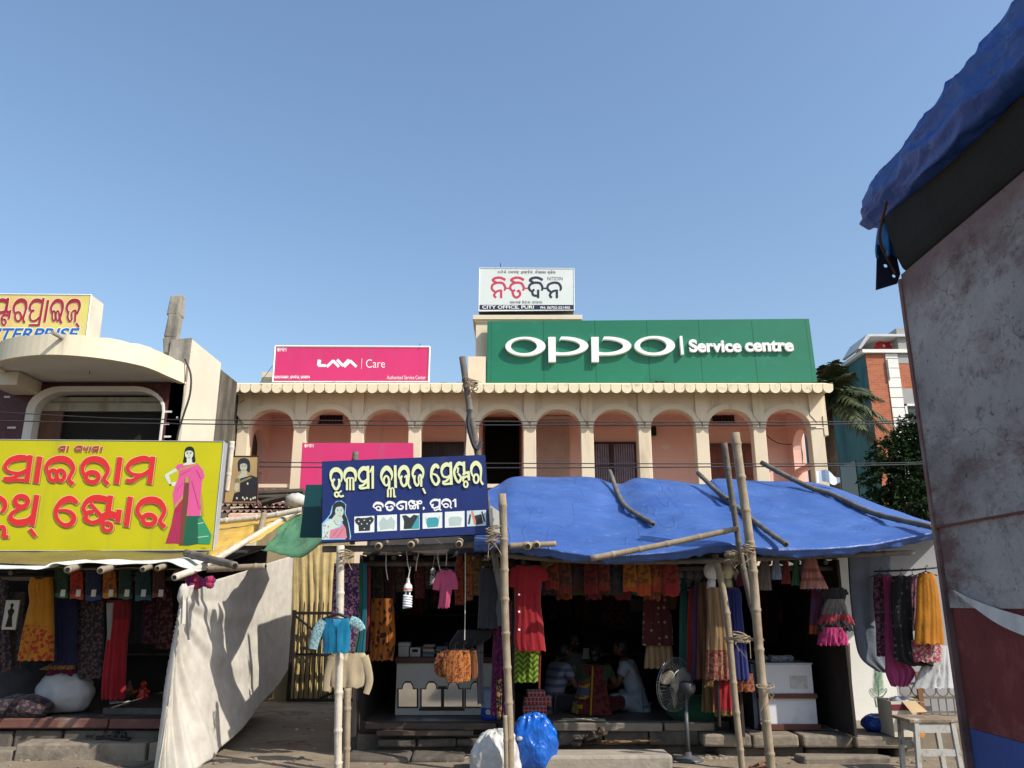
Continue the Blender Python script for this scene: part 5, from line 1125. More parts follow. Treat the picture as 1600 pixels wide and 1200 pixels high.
m.ball(c+Vector((.0,-.02,-.02)), .055,.05,.10, 14, 10, lambda d: 1+.3*mn.noise(d*4)); m.build('knot', CUR, CU, smooth=True)
m = MB(); m.grid(lambda u, v: P(lerp(282,292,u)+8*v*(u-.2), lerp(930,1000 if u>.5 else 975,v), 8.45)+Vector((0,.03*math.sin(u*9+v*2),0)), 10, 12); m.build('loose_corner', CUR, CU, smooth=True)
# ---------------------------------------------------------------- counters
BC = thing('blouse_counter', 'white wooden counter with four arched mirror panels', 'counter', (P(695,1117,10.2).x, 10.45, .355))
a, b = P(617,1117,10.2), P(775,1036,10.2); WCN = mat('white_laminate', (.50,.50,.47), .5, .06, 3, .05, stain=(.35,.32,.28), samt=.2)
m = MB(); m.box(a.x, b.x, 10.2, 10.75, .356, b.z); m.build('body', WCN, BC, bevel=.006)
m = MB(); z = P(700,1027,10.2).z; m.box(a.x-.02, b.x+.02, 10.17, 10.78, b.z, z); m.build('worktop', mat('dark_brown_laminate', (.07,.032,.02), .4, .15), BC, bevel=.006)
MIR = mat('mirror', (.75,.75,.72), .06, .03, 2, 0, metal=1.0); FRB = mat('dark_brown_frame', (.035,.017,.012), .5)
for k, (x0, x1) in enumerate(((623,651),(659,689),(694,722),(728,760))):
    f = lambda s__, d_: [P(x,y,10.2-d_) for x,y in [(x0-s__,1104+s__),(x1+s__,1104+s__),(x1+s__,1077-s__*.6),((x0+x1)/2+8+s__*.6,1077-s__*.6),((x0+x1)/2+7+s__*.6,1071-s__*.6),((x0+x1)/2+4,1067-s__*1.2),((x0+x1)/2-4,1067-s__*1.2),((x0+x1)/2-7-s__*.6,1071-s__*.6),((x0+x1)/2-8-s__*.6,1077-s__*.6),(x0-s__,1077-s__*.6)]]
    m = MB(); m.prism(f(2.2,.012), (0,.012,0)); pn = m.build('arched_frame', FRB, BC)
    m = MB(); m.prism(f(0,.016), (0,.003,0)); m.build('mirror', MIR, pn)
m = MB(); m.box(P(684,1100,10.2).x, P(697,1100,10.2).x, 10.185, 10.1995, P(690,1107,10.2).z, P(690,1072,10.2).z); m.box(P(655,1100,10.2).x, P(726,1100,10.2).x, 10.18, 10.1995, P(690,1110,10.2).z, P(690,1106.5,10.2).z); m.build('trim', FRB, BC)
BXW = mat('white_card', (.5,.5,.47), .7, .1)
for k, (x0,x1,y0,y1,mt,lb) in enumerate(((622,639,1010,1027,BXW,'white carton on the blouse counter, left of two'),(640,657,1012,1027,BXW,'white carton with dark slot on the blouse counter'),(622,640,1004,1009.6,BXW,'flat white carton on top of the left counter carton'))):
    p0, p1 = P(x0,y1,10.28), P(x1,y0,10.28); zz = z if y1 > 1020 else P(630,1010,10.28).z
    m = MB(); m.box(p0.x, p1.x, 10.28, 10.5, zz+.002, p1.z); r0 = m.build('carton', mt, bevel=.004); tag(r0, lb, 'carton', 'cartons on the blouse counter')
    if k == 1: m = MB(); m.box(p0.x+.03, p1.x-.03, 10.27, 10.279, p1.z-.05, p1.z-.02); m.build('slot', DARK, r0)
rq = random.Random(5); BKC = [mat('book_%s' % n_, c, .6, .1) for n_, c in (('grey',(.22,.23,.25)),('blue',(.08,.12,.2)),('cream',(.42,.38,.3)),('red',(.22,.05,.04)))]
for s_, (x0, x1) in enumerate(((660,678),(682,700))):
    zz = z+.002
    for k in range(5):
        dx = rq.uniform(-.01,.01); h_ = rq.uniform(.018,.03); m = MB(); m.box(P(x0,1020,10.3).x+dx, P(x1,1020,10.3).x+dx, 10.3, 10.48, zz, zz+h_); zz += h_+.001
        o = m.build('packet', BKC[(k+s_)%4], bevel=.003); tag(o, 'flat %s packet, number %s from bottom of the %s pile on counter' % (('grey','blue','cream','red')[(k+s_)%4], ('one','two','three','four','five')[k], ('left','right')[s_]), 'packet', 'flat packets piled on the blouse counter')
WC = thing('tall_counter', 'tall white counter with brown trims behind tallest bamboo post', 'counter', (P(1232,1140,9.8).x, 10.1, .25))
m = MB(); a, b = P(1190,1140,9.75), P(1274,1038,9.75); a.z = .257; mid = P(1230,1088,9.75).z
m.box(a.x, b.x-.03, 9.76, 10.25, a.z+.06, mid-.02); m.box(a.x, b.x-.05, 9.74, 10.25, mid+.03, b.z); m.build('panel', mat('pale_blue_white_laminate', (.62,.64,.68), .4, .03, 2, .03, stain=(.45,.45,.45), samt=.15), WC, bevel=.005)
m = MB(); m.box(a.x-.01, b.x-.01, 9.72, 10.26, a.z, a.z+.06); m.box(a.x-.01, b.x-.02, 9.715, 10.26, mid-.02, mid+.03); m.build('brown_trim', mat('red_brown_laminate', (.11,.04,.032), .45, .1), WC, bevel=.004)
m = MB(); m.box(a.x-.0, b.x-.04, 9.73, 10.26, b.z, b.z+.015); m.build('steel_edge', ALU, WC)
m = MB(); m.box(a.x-.06, a.x-.012, 9.8, 10.24, a.z, b.z); m.build('side_frame', mat('side_laminate', (.07,.09,.13), .3), WC)
m = MB(); c = P(1248,1066,9.735); m.box(c.x-.1, c.x+.1, 9.736, 9.7395, c.z-.07, c.z+.07); m.build('paper_mark', mat('old_paper', (.47,.47,.46), .8, .2, 12), WC)
m = MB(); rq = random.Random(2)
for k in range(14): c = P(rq.uniform(1192,1236), 1031, 9.95); m.ball((c.x, c.y+rq.uniform(-.1,.1), b.z+.05), .06*rq.uniform(.6,1), .06, .04, 9, 6, lambda d: 1+.3*mn.noise(d*3+c))
tag(m.build('plastic_packets', mat('clear_packets', (.3,.33,.36), .25, .3, 9)), 'heap of clear plastic packets on the tall white counter', 'packets', kind='stuff')
# leaning planks
m = MB(); 
for x0,x1,xb0,xb1 in ((1279,1300,1290,1304),(1302,1316,1306,1318),(1318,1328,1320,1335)):
    p = [P(xb0,1124,10.3),P(xb1,1124,10.3),P(x1,1005,10.5),P(x0,1005,10.5)]; q_ = MB(); q_.prism(p, (0,.03,0)); o = q_.build('leaning_plank', WOODD, bevel=.005)
    tag(o, {1279:'left wide dark plank leaning beside the white wall',1302:'middle dark plank leaning beside the white wall',1318:'narrow dark plank nearest the white wall'}[x0], 'plank', 'planks leaning by the white wall')
# ---------------------------------------------------------------- foreground cabin with rolled tarpaulin on the right
KB = thing('roadside_cabin', 'grey and red painted roadside cabin wall close to camera', 'cabin', (2.9, 1.9, 0))
KX = 1.785; KY = 3.40
def kiosk_mat():
    t = NT('grimy_grey_paint')
    c = t.mix(t.ramp(t.noise(1.6, 7, .65), .35, .65), (.225,.205,.20), (.42,.39,.38))
    c = t.mix(t.ramp(t.noise(2.0, 8, .72, t.coord((1,.55,1.3),(R(25),0,0))), .50, .62, 0, .85), c, (.13,.055,.058))
    c = t.mix(t.ramp(t.noise(9, 9, .8), .52, .68, 0, .8), c, (.07,.055,.05)); c = t.mix(t.ramp(t.noise(3.2, 8, .75, t.coord((2.2,.8,2.2),(R(-35),0,0))), .55, .68, 0, .6), c, (.45,.42,.41)); c = t.mix(t.ramp(t.noise(38, 4, .75), .60, .70, 0, .8), c, (.03,.025,.025))
    c = t.mix(t.ramp(t.noise(4, 5, .7, t.coord((3,3,.4))), .62, .72, 0, .4), c, (.45,.43,.42))
    sp = t.n('SeparateXYZ'); t.l(t.tc.outputs['Object'], sp.inputs[0]); zz = t.math('ADD', sp.outputs[2], t.math('MULTIPLY', t.math('SUBTRACT', t.noise(3.5, 7, .7), .5), .42))
    c = t.mix(t.ramp(zz, 2.84, 3.04, 0, .75), c, (.15,.07,.066))
    v = t.n('TexVoronoi', feature='DISTANCE_TO_EDGE'); v.inputs['Scale'].default_value = 3.5; nz = t.n('TexNoise'); nz.inputs['Scale'].default_value = 4; nz.inputs['Detail'].default_value = 6
    t.l(t.tc.outputs['Object'], nz.inputs['Vector']); mm = t.n('Mix', data_type='VECTOR'); mm.inputs[0].default_value = .25; t.l(t.tc.outputs['Object'], mm.inputs[4]); t.l(nz.outputs[1], mm.inputs[5]); t.l(mm.outputs[1], v.inputs['Vector'])
    cr = t.math('MULTIPLY', t.ramp(v.outputs['Distance'], .0, .012, 1, 0), t.ramp(t.noise(1.9, 4), .45, .62)); c = t.mix(t.math('MULTIPLY', cr, .7), c, (.05,.035,.033))
    t.bump(t.math('ADD', t.noise(22, 8, .7), t.math('MULTIPLY', t.noise(3, 5, .6), 1.5)), .8, .012); return t.done(c, .7, 0, .3)
KG = kiosk_mat(); KRED = mat('worn_red_paint', (.15,.022,.025), .6, .3, 3, .3, 30, stain=(.22,.085,.08), samt=.45, sscale=6, dirt=(.04,.012,.012)); KPINK = mat('pink_band_paint', (.20,.095,.09), .75, .3, 3, .4, 20, stain=(.26,.22,.20), samt=.75, sscale=3.5, dirt=(.05,.04,.04)); KBL = mat('worn_blue_paint', (.022,.065,.25), .5, .2, 3, .2)
z_s, z_r, z_b, z_t = 1.955, 1.628, 1.175, 3.10
m = MB(); m.box(KX, 4.6, .2, KY, z_s+.004, z_t); m.build('upper_panel', KG, KB)
m = MB(); m.box(KX+.006, 4.6, .2, KY-.01, z_r, z_s); m.build('lower_panel', KG, KB)
m = MB(); m.box(KX+.012, 4.6, .2, KY-.02, z_b, z_r); m.build('red_panel', KRED, KB)
m = MB(); m.box(KX+.012, 4.6, .2, KY-.02, .02, z_b-.002); m.build('blue_skirt', KBL, KB)
m = MB(); m.box(KX-.008, KX+.03, KY, KY+.022, 1.86, z_t-.02); m.build('edge_angle', KPINK, KB)
m = MB(); m.box(KX-.008, KX+.03, KY-.004, KY+.02, .0, 1.859); m.build('edge_angle', mat('grey_pink_angle', (.17,.10,.095), .7, .3, 5, .3, 30, stain=(.05,.03,.03), samt=.4), KB)
m = MB(); m.box(KX-.004, KX+.002, .2, KY, z_s-.004, z_s+.004); m.build('panel_seam', mat('seam_rust', (.16,.05,.045), .8), KB)
def on_wall(px, py):
    u = (px-800)/F; v = (600-py)/F; t = (KX-.004)/u; return Vector((KX-.004, t*(CP-v*SP), EYE+t*(SP+v*CP)))
m = MB(); m.prism([on_wall(*q) for q in smooth_path([(1489,922),(1515,934),(1550,948),(1600,963),(1680,985),(1760,1008),(1700,1020),(1640,1006),(1600,993),(1560,975),(1525,951)], 4, True)], (-.002,0,0)); m.build('white_swoosh', mat('worn_white_paint', (.58,.56,.55), .7, .2, 8, .3, 30, stain=(.2,.1,.1), samt=.3), KB)
# folded dark canvas and blue roll above the wall
m = MB(); prof = [(1.80,3.10),(1.78,3.11),(1.755,3.18),(1.735,3.28),(1.72,3.40),(1.80,3.50),(2.1,3.55),(4.6,3.55),(4.6,3.10)]
m.prism([(x, KY-.02, z) for x, z in prof], (0, -3.2, 0)); m.build('dark_canvas', mat('dark_canvas', (.022,.021,.02), .9, .25, 3, .5, 30), KB, bevel=.02)
BT2 = tarp_mat('blue_tarpaulin_roll', (.016,.06,.26), (.018,.075,.33), (.006,.022,.12), 0)
def ridge(p): return 1-2*abs(mn.noise(p))
def roll(u, v):
    y = lerp(3.53, .2, v**1.1); endk = min(1, v/.06)
    prf = [(1.90,3.29),(1.76,3.295),(1.672,3.30),(1.66,3.36),(1.665,3.43),(1.68,3.51),(1.72,3.58),(1.80,3.635),(2.2,3.68),(2.8,3.70)]
    k = u*(len(prf)-1); i = min(int(k), len(prf)-2); f = k-i; x = lerp(prf[i][0],prf[i+1][0],f); z = lerp(prf[i][1],prf[i+1][1],f)
    cx, cz = 1.80, 3.45
    s_ = .72+.28*math.sin(endk*math.pi/2)
    x = cx+(x-cx)*s_; z = cz+(z-cz)*s_ + .03*v
    d = .010*mn.noise(Vector((y*1.3, u*4, 1))) + .024*ridge(Vector((y*1.0+u*2.5, u*4.5-y*.5, 4)))**3 + .016*ridge(Vector((y*2.4-u*5, u*6+y, 8)))**3 + .007*ridge(Vector((y*5.5+u*7, u*9-y*2, 12)))**3 + .0025*mn.noise(Vector((y*13+u*9, u*14, 2)))
    e2 = max(0, min(1, (y-2.6)/.9)); e2 = e2*e2*(3-2*e2); lo = max(0, min(1, (3.56-z)/.24))
    x += .055*e2*lo; z += e2*(.07*lo - .02*(1-lo))
    return Vector((x-d, y + .05*math.sin(u*5)*(1-endk), z+d*.5))
m = MB(); m.grid(roll, 70, 200); tr_ = m.build('tarpaulin_roll', BT2, smooth=True); tag(tr_, 'blue tarpaulin rolled along the cabin roof edge', 'tarpaulin')
ring_ = [roll(k/20, 0) for k in range(21)]; m = MB(); m.poly(ring_); m.build('end_fold', BT2, tr_)
m = MB(); m.grid(lambda u, v: Vector((1.73+.10*u-.03*(1-v)+.02*math.sin(u*7), 3.43+.02*math.sin(u*9+v*4), lerp(3.20,3.40,v))), 10, 10); o = m.build('hanging_flap', mat('bright_blue_plastic', (.03,.16,.42), .35, .15, 6, .3), smooth=True); s_ = o.modifiers.new('thickness','SOLIDIFY'); s_.thickness = .006; tag(o, 'bright blue plastic flap hanging under the tarpaulin roll', 'flap')
BY = 3.44
outl = [P(*q, BY) for q in ((1369,453),(1402,443),(1407,428),(1402,404),(1371,381))]
BP = thing('steel_bracket', 'dark navy steel bracket plate with two holes at cabin roof corner', 'bracket', outl[2])
def keyhole(c, r_, edge_pt, n=12):
    a0 = math.atan2(edge_pt.z-c.z, edge_pt.x-c.x); return [Vector((c.x+r_*math.cos(a0-2*math.pi*k/n), BY, c.z+r_*math.sin(a0-2*math.pi*k/n))) for k in range(n+1)]
h1, h2 = P(1384,415,BY), P(1397,431,BY); e1 = outl[4].lerp(outl[0], .5); e2 = outl[1].lerp(outl[2], .5)
path = [outl[0], outl[1], e2] + keyhole(h2, .0085, e2) + [e2 + Vector((0,0,.0004)), outl[2], outl[3], outl[4], e1] + keyhole(h1, .0095, e1) + [e1 - Vector((0,0,.0004))]
m = MB(); m.prism(path, (0, .006, 0)); m.build('plate', mat('navy_steel', (.012,.014,.035), .5, .2), BP)
m = MB(); m.tube(smooth_path([tuple(p) for p in (Vector((1.66,3.2,3.36)), Vector((1.70,3.38,3.28)), Vector((1.75,3.44,3.2)), Vector((1.78,3.44,3.12)))], 5), .007, 5);
o = m.build('tie_rope', mat('brown_rope', (.10,.05,.03), .9)); tag(o, 'brown rope tying the rolled blue tarpaulin', 'rope')
# ---------------------------------------------------------------- overhead cables
CAB = mat('cable_black', (.035,.035,.04), .6)
def cable(pts, r_, lb): 
    m = MB(); m.tube(smooth_path([tuple(P(*q)) for q in pts], 14), r_, 5); o = m.build('overhead_cable', CAB, smooth=True); tag(o, lb, 'cable', 'overhead cables across the street')
cable(((-60,640,11.9),(200,654,11.9),(500,657,11.9),(900,659,11.9),(1300,659,11.9),(1500,655,11.9)), .008, 'highest of the four cables, crossing the arcade arches')
cable(((-60,656,11.8),(200,661,11.8),(500,664,11.8),(900,664,11.8),(1300,663,11.8),(1500,657,11.8)), .0095, 'second cable from the top, crossing the arcade arches')
cable(((-60,715,11.9),(200,719,11.9),(500,723,11.9),(800,724,11.9),(1300,724.5,11.9),(1500,720,11.9)), .008, 'third cable from the top, below the arch openings')
cable(((-60,719,11.8),(200,726,11.8),(500,730,11.8),(800,731,11.8),(1300,728,11.8),(1500,723,11.8)), .0095, 'lowest of the four cables, just above the tarpaulin')
# ---------------------------------------------------------------- garments
def garment(name, label, cat, rows, Y, mats, depth=.07, folds=4, amp=.016, seed=0, group=None, sleeves=(), bands=(), hook=True, parent=None, n=26, K=20, tilt=0.0, wob=.006, neck=None):
    """rows: (py, x_left, x_right) in picture pixels at depth Y -> closed cloth tube; bands: (t0, t1, material index)"""
    q = random.Random(seed+len(name)); rows = smooth_path([(float(a),float(b),float(c)) for a,b,c in rows], 6); M = len(rows)-1
    m = MB(); ph = q.uniform(0,6); base = 0
    N2 = K*2
    for j in range(n+1):
        t = j/n; f = t*M; i = min(int(f), M-1); f -= i; py, xl, xr = (lerp(rows[i][k], rows[i+1][k], f) for k in range(3))
        a, b = P(xl, py, Y), P(xr, py, Y)
        for k in range(N2):
            front = k <= K; s_ = k/K if front else (N2-k)/K
            e = max(0, 1-(2*s_-1)**2)**.5; sw_ = s_ + .11*mn.noise(Vector((s_*3, t*.8, seed*1.7+len(name))))+.05*mn.noise(Vector((s_*7,t*1.5,seed)))
            p = a.lerp(b, s_)
            dz = depth*.5*e; w_ = amp*(.2+.9*t)*math.sin(folds*2*math.pi*sw_ + ph + 1.2*t)*(.7+.6*mn.noise(Vector((s_*2.5,t,seed+9)))) + amp*.45*math.sin(folds*4.7*sw_*math.pi + ph*2)*(.3+t) + wob*mn.noise(Vector((p.x*9+seed, p.z*5, seed)))*2
            y = Y - dz - w_*(.3+.7*e) if front else Y + dz*.8 - w_*.5
            z = p.z
            if neck and j == 0 and front: z -= neck*max(0, 1-((s_-.5)/.22)**2)
            m.v.append((p.x, y + tilt*t, z + (.008*math.sin(folds*2*math.pi*s_+ph) if j == n else 0)))
    for j in range(n):
        t = (j+.5)/n; mi = 0
        for t0, t1, b_ in bands:
            if t0 <= t < t1: mi = b_
        for k in range(N2):
            k2 = (k+1) % N2; m.face((j*N2+k, j*N2+k2, (j+1)*N2+k2, (j+1)*N2+k), mi)
    for sl in sleeves:
        pts = smooth_path([(float(x),float(y),float(w_)) for x,y,w_ in sl['p']], 5)
        c = [P(x,y,Y-.01) for x,y,w_ in pts]; r_ = [w_*.5*(P(1,y,Y)-P(0,y,Y)).length for x,y,w_ in pts]
        m.tube(c, r_, 12, cap=False, mi=sl.get('m',0), flat=.38)
    o = m.build(name, mats, parent, smooth=True)
    if parent is None: tag(o, label, cat, group)
    if hook:
        h = MB(); c = P((rows[0][1]+rows[0][2])/2, rows[0][0], Y); sc_ = .05
        h.tube([c+Vector((-.12,0,-.03)), c+Vector((0,0,.015)), c+Vector((.12,0,-.03))], .007, 5)
        h.tube([c+Vector((0,0,.01)), c+Vector((.0,0,.06)), c+Vector((.025,0,.085)), c+Vector((.03,0,.06))], .004, 5); h.build('hanger', IRON, o)
    return o
def C(n_, c, *a, **k):
    d = lambda q: tuple(x*.68 for x in q) if q else q
    a = list(a)
    if len(a) > 1: a[1] = d(a[1])
    if k.get('col3'): k['col3'] = d(k['col3'])
    return cloth(n_, d(c), *a, **k)
# colours
c_mustard = C('mustard_cotton',(.50,.20,.012)); c_floralhem = C('mustard_floral_hem',(.50,.20,.012),'floral',(.42,.03,.02),.9,col3=(.05,.10,.03))
c_navy = C('navy_cotton',(.016,.016,.06)); c_gold = C('gold_print',(.30,.16,.04),'floral',(.10,.03,.015),1.6)
c_darkflor = C('dark_floral',(.022,.02,.03),'floral',(.14,.07,.06),1.1,col3=(.05,.10,.12)); c_red = C('red_cotton',(.33,.012,.02)); c_dred = C('deep_red_silk',(.20,.012,.014)); 
c_purfl = C('purple_floral',(.045,.016,.085),'floral',(.34,.16,.20),1.5); c_green = C('green_silk',(.02,.16,.06)); c_teal = C('teal_silk',(.01,.13,.17)); 
c_orpais = C('orange_paisley',(.42,.13,.02),'paisley',(.06,.02,.015),.8); c_olive = C('chevron_green',(.21,.30,.015),'chevron',(.045,.10,.01),.5)
c_magfl = C('magenta_floral',(.20,.015,.09),'floral',(.035,.01,.045),1.4); c_blue = C('bright_blue_silk',(.005,.20,.38),rough=.5); c_lace = C('pale_lace',(.42,.58,.60),'floral',(.06,.26,.34),2.2)
c_beige = C('beige_cotton',(.52,.42,.28)); c_pink = C('bright_pink',(.62,.10,.22)); c_black = C('black_cotton',(.018,.018,.02)); c_char = C('charcoal_cotton',(.045,.045,.055)); c_grey = C('grey_cotton',(.15,.15,.16))
c_gbroc = C('gold_brocade',(.46,.17,.035),'floral',(.20,.035,.02),1.7,rough=.5); c_mar = C('maroon_print',(.10,.02,.022),'dots',(.35,.26,.19),.5); c_maro = C('maroon_plain',(.12,.016,.02)); c_brown = C('brown_silk',(.16,.075,.03),'stripe_v',(.09,.035,.02),.9)
c_gold2 = C('gold_silk',(.40,.26,.13),'stripe_v',(.27,.15,.07),1.1,rough=.5); c_royal = C('royal_blue',(.022,.03,.16)); c_violet = C('violet_silk',(.09,.03,.10)); c_orange = C('orange_silk',(.45,.11,.025)); c_check = C('red_check',(.30,.025,.035),'check',(.42,.25,.25),1.2)
c_peach = C('peach_net',(.55,.25,.20)); c_white = C('white_cotton',(.62,.62,.62)); c_mint = C('mint_net',(.10,.28,.17)); c_bluw = C('pale_blue_cotton',(.36,.44,.58)); c_hotp = C('hot_pink_net',(.50,.04,.17)); c_greyt = C('taupe_net',(.20,.17,.16))
c_floral2 = C('red_blue_floral',(.20,.03,.06),'floral',(.05,.06,.20),1.3); c_sheet = C('grey_blue_sheet',(.22,.25,.32)); c_longpink = C('rose_pink',(.42,.06,.19)); c_amber = C('amber_cotton',(.50,.19,.012)); c_whfl = C('pink_white_floral',(.30,.12,.17),'floral',(.05,.03,.06),1.5)
c_blkp = C('black_print',(.014,.013,.015),'dots',(.12,.11,.12),.6); c_dkgreen = C('dark_green_cloth',(.008,.075,.045)); c_tealg = C('sea_green_silk',(.016,.10,.085)); c_pkprint = C('pink_red_print',(.42,.05,.08),'floral',(.55,.42,.40),1.5)
# ---- left stall
garment('dress','mustard yellow sleeveless dress with red floral hem hanging in left stall','dress',[(902,48,82),(918,44,84),(940,46,84),(955,42,84),(990,34,85),(1032,27,84)],9.75,[c_mustard,c_floralhem,c_maro],.12,5,.02,1,'garments in the left stall',bands=((.0,.3,0),(.72,1.1,1)),neck=.05)
garment('dress','navy blue dress beside the mustard dress, gold border at hem','dress',[(935,86,120),(960,84,122),(1000,84,120),(1032,84,120),(1046,60,116)],10.0,[c_navy,c_gold],.1,5,.02,2,'garments in the left stall',bands=((.84,1.1,1),))
garment('printed_cloth','dark floral cloth hanging right of the navy dress','cloth',[(925,120,162),(980,118,163),(1060,122,160)],10.1,[c_darkflor],.06,4,.02,3,'garments in the left stall')
garment('sari','deep red sari hanging at right of left stall','sari',[(938,168,204),(960,170,205),(1000,166,200),(1050,160,198),(1092,158,196)],10.0,[c_red,c_dred],.12,5,.03,4,'garments in the left stall',bands=((.0,.3,1),))
garment('dress','dark red dress with pale trim beside the red sari','dress',[(942,166,178),(970,167,176),(1000,168,174)],9.95,[C('pale_trim',(.34,.30,.30))],.03,2,.006,5,'garments in the left stall',hook=False)
garment('printed_cloth','dark brown printed cloth at far left edge of left stall','cloth',[(900,-20,16),(960,-18,14),(1050,-20,20)],9.9,[c_darkflor],.06,3,.02,6,'garments in the left stall')
garment('printed_cloth','multicoloured printed cloth between far left cloth and mustard dress','cloth',[(925,14,40),(980,12,36),(1045,10,34)],10.05,[C('multi_print',(.12,.05,.04),'floral',(.05,.14,.15),1.2,col3=(.35,.2,.04))],.05,3,.02,7,'garments in the left stall')
PKT = [('dark green',(.03,.09,.05),86,106),('scarlet',(.50,.04,.02),110,130),('navy',(.02,.03,.10),134,158),('orange',(.45,.13,.02),161,182),('bottle green',(.02,.06,.05),186,206),('deep teal',(.015,.06,.08),212,236),('maroon',(.10,.03,.03),239,258)]
for k, (nm, c, x0, x1) in enumerate(PKT):
    o = garment('folded_garment','folded %s garment packet pinned along left stall lintel' % nm,'folded garment',[(890+k%2*3,x0,x1),(905,x0,x1),(934+(k%3)*2,x0-1,x1+1)],9.8,[C('packet_'+nm.replace(' ','_'),c,'floral',tuple(v_*.4+.02 for v_ in c),.9),C('packet_hem_'+nm.replace(' ','_'),tuple(min(v_*2.2+.02,.6) for v_ in c))],.04,1,.004,k,'packets along the left stall lintel',hook=False,bands=((.86,1.1,1),))
    m = MB(); p = P(x0+12, 926, 9.72); m.box(p.x-.025, p.x+.03, 9.72, 9.724, p.z-.045, p.z+.035); m.build('price_card', mat('white_card', (.5,.5,.47)), o)
pc = P(18,960,9.7); m = MB(); m.box(pc.x-.09, pc.x+.07, 9.7, 9.715, pc.z-.17, pc.z+.16); o = m.build('fashion_card', mat('old_card', (.36,.33,.28), .6, .1)); tag(o, 'pale card with a dark printed figure at left of the stall', 'card')
m = MB(); m.prism([(pc.x-.03+dx*.01, 9.696, pc.z+dz*.01) for dx,dz in ((-2,-14),(6,-14),(4,-2),(6,4),(3,7),(4,11),(2,13),(0,11),(1,7),(-2,4),(0,-2))], (0,.003,0)); m.build('printed_figure', mat('hollow_dark', (.012,.01,.008)), o)
def sack(name, label, cat, c, rx, ry, rz, mt, seed, fn=None, tie=None):
    m = MB(); m.ball(c, rx, ry, rz, 40, 26, fn or (lambda d: 1 + .12*mn.noise(d*2+Vector((seed,0,0))) + .05*mn.noise(Vector((d.x*7,d.y*7,d.z*3+seed))) + .025*math.sin(math.atan2(d.y,d.x)*17+4*d.z)*max(0,d.z+.3)))
    for i, p in enumerate(m.v):
        if p[2] < c[2]-rz*.72: m.v[i] = (p[0], p[1], c[2]-rz*.72 + (p[2]-c[2]+rz*.72)*.12)
    o = m.build(name, mt, smooth=True); return tag(o, label, cat)
WSK = mat('white_sack', (.36,.36,.36), .6, .08, 5, .7, 14, stain=(.38,.36,.33), samt=.3)
p = P(101,1088,10.25); sack('sack','white cloth sack stuffed full on the left stall floor','sack',(p.x,p.y,.375+.22),.33,.26,.275,WSK,1)
m = MB(); p = P(102,1060,10.25); m.box(p.x-.16,p.x+.15,10.1,10.35,.80,.91); m.jitter(.015,3); o = m.build('folded_cloth', C('plum_cloth',(.13,.012,.06)), bevel=.02); tag(o,'folded plum cloth lying on top of the white sack','folded cloth')
p = P(26,1058,10.75); sack('sack','dark grey bundle sack at far left of stall floor','sack',(p.x,p.y,.38+.24),.40,.3,.33,C('grey_sacking',(.075,.07,.075)),3)
p = P(38,1085,9.9); sack('sack','low dark floral bundle in front of the grey sack','bundle',(p.x,p.y,.375+.1),.34,.2,.14,c_darkflor,4)
m = MB(); p0 = G(178,1099,.45); m.prism([(p0.x-.16,p0.y+.2,.452),(p0.x,p0.y-.1,.452),(p0.x+.16,p0.y+.2,.452)],(0,0,.006)); o = m.build('paper_sheet', mat('white_card',(.5,.5,.47))); tag(o,'loose white paper sheet on the left stall floor','paper')
FG = mat('shiny_red', (.55,.035,.015), .25, .2, 10, 0, spec=.5); p = G(222,1090,.44)
m = MB(); m.lathe(tuple(p), [(.0,0),(.075,0),(.08,.02),(.045,.05),(.06,.09),(.035,.13),(.0,.14)], 14); m.ball(p+Vector((0,0,.165)), .04,.04,.045, 12, 8); m.tube([p+Vector((-.05,-.02,.09)),p+Vector((-.11,-.05,.06))],.018,6); m.tube([p+Vector((.05,-.02,.09)),p+Vector((.11,-.05,.07))],.018,6)
o = m.build('figurine', FG, smooth=True); tag(o,'small shiny red seated figurine on the left stall floor','figurine')
p = G(200,1088,.44); m = MB(); m.lathe(tuple(p), [(.0,0),(.055,0),(.055,.1),(.03,.14),(.018,.16),(.018,.2),(0,.2)], 12); o = m.build('bottle', mat('amber_bottle',(.16,.08,.04),.2), smooth=True); tag(o,'amber bottle standing beside the red figurine','bottle')
def sandal(name, label, px, py, z, ang, mt, grp, s=1.0, tip=0):
    c = G(px, py, z); m = MB(); o2 = [(-.13,-.03),(-.12,-.042),(-.05,-.036),(.03,-.045),(.1,-.042),(.13,0),(.1,.042),(.03,.045),(-.05,.036),(-.12,.042),(-.13,.03)]
    ca, sa_ = math.cos(ang), math.sin(ang); T = lambda x, y, zz: Vector((c.x+s*(x*ca-y*sa_), c.y+s*(x*sa_+y*ca), z+s*zz+tip*(x+.13)))
    m.prism([T(x,y,.0) for x,y in o2], (0,0,.022*s))
    for x0, x1 in ((.03,.07),): m.grid(lambda u, v: T(lerp(x0,x1,v)+.01*math.sin(u*3), .045*math.cos(math.pi*u), .022+.055*math.sin(math.pi*u)), 10, 2)
    m.grid(lambda u, v: T(lerp(-.06,-.03,v), .04*math.cos(math.pi*u), .022+.05*math.sin(math.pi*u)), 10, 2)
    o = m.build('sandal', mt); return tag(o, label, 'sandal', grp)
SDK = mat('dark_leather', (.022,.02,.02), .5, .2, 8, .2); SBR = mat('brown_leather', (.07,.045,.03), .6, .2, 8, .2)
for k,(x,y,a,l_) in enumerate(((157,1151,.2,'left'),(172,1153,.5,'middle'),(186,1155,2.7,'right'))): sandal('sandal','%s black sandal on the stone step of left stall'%l_, x,y,.215,a,SDK,'sandals on the left step',1.1)
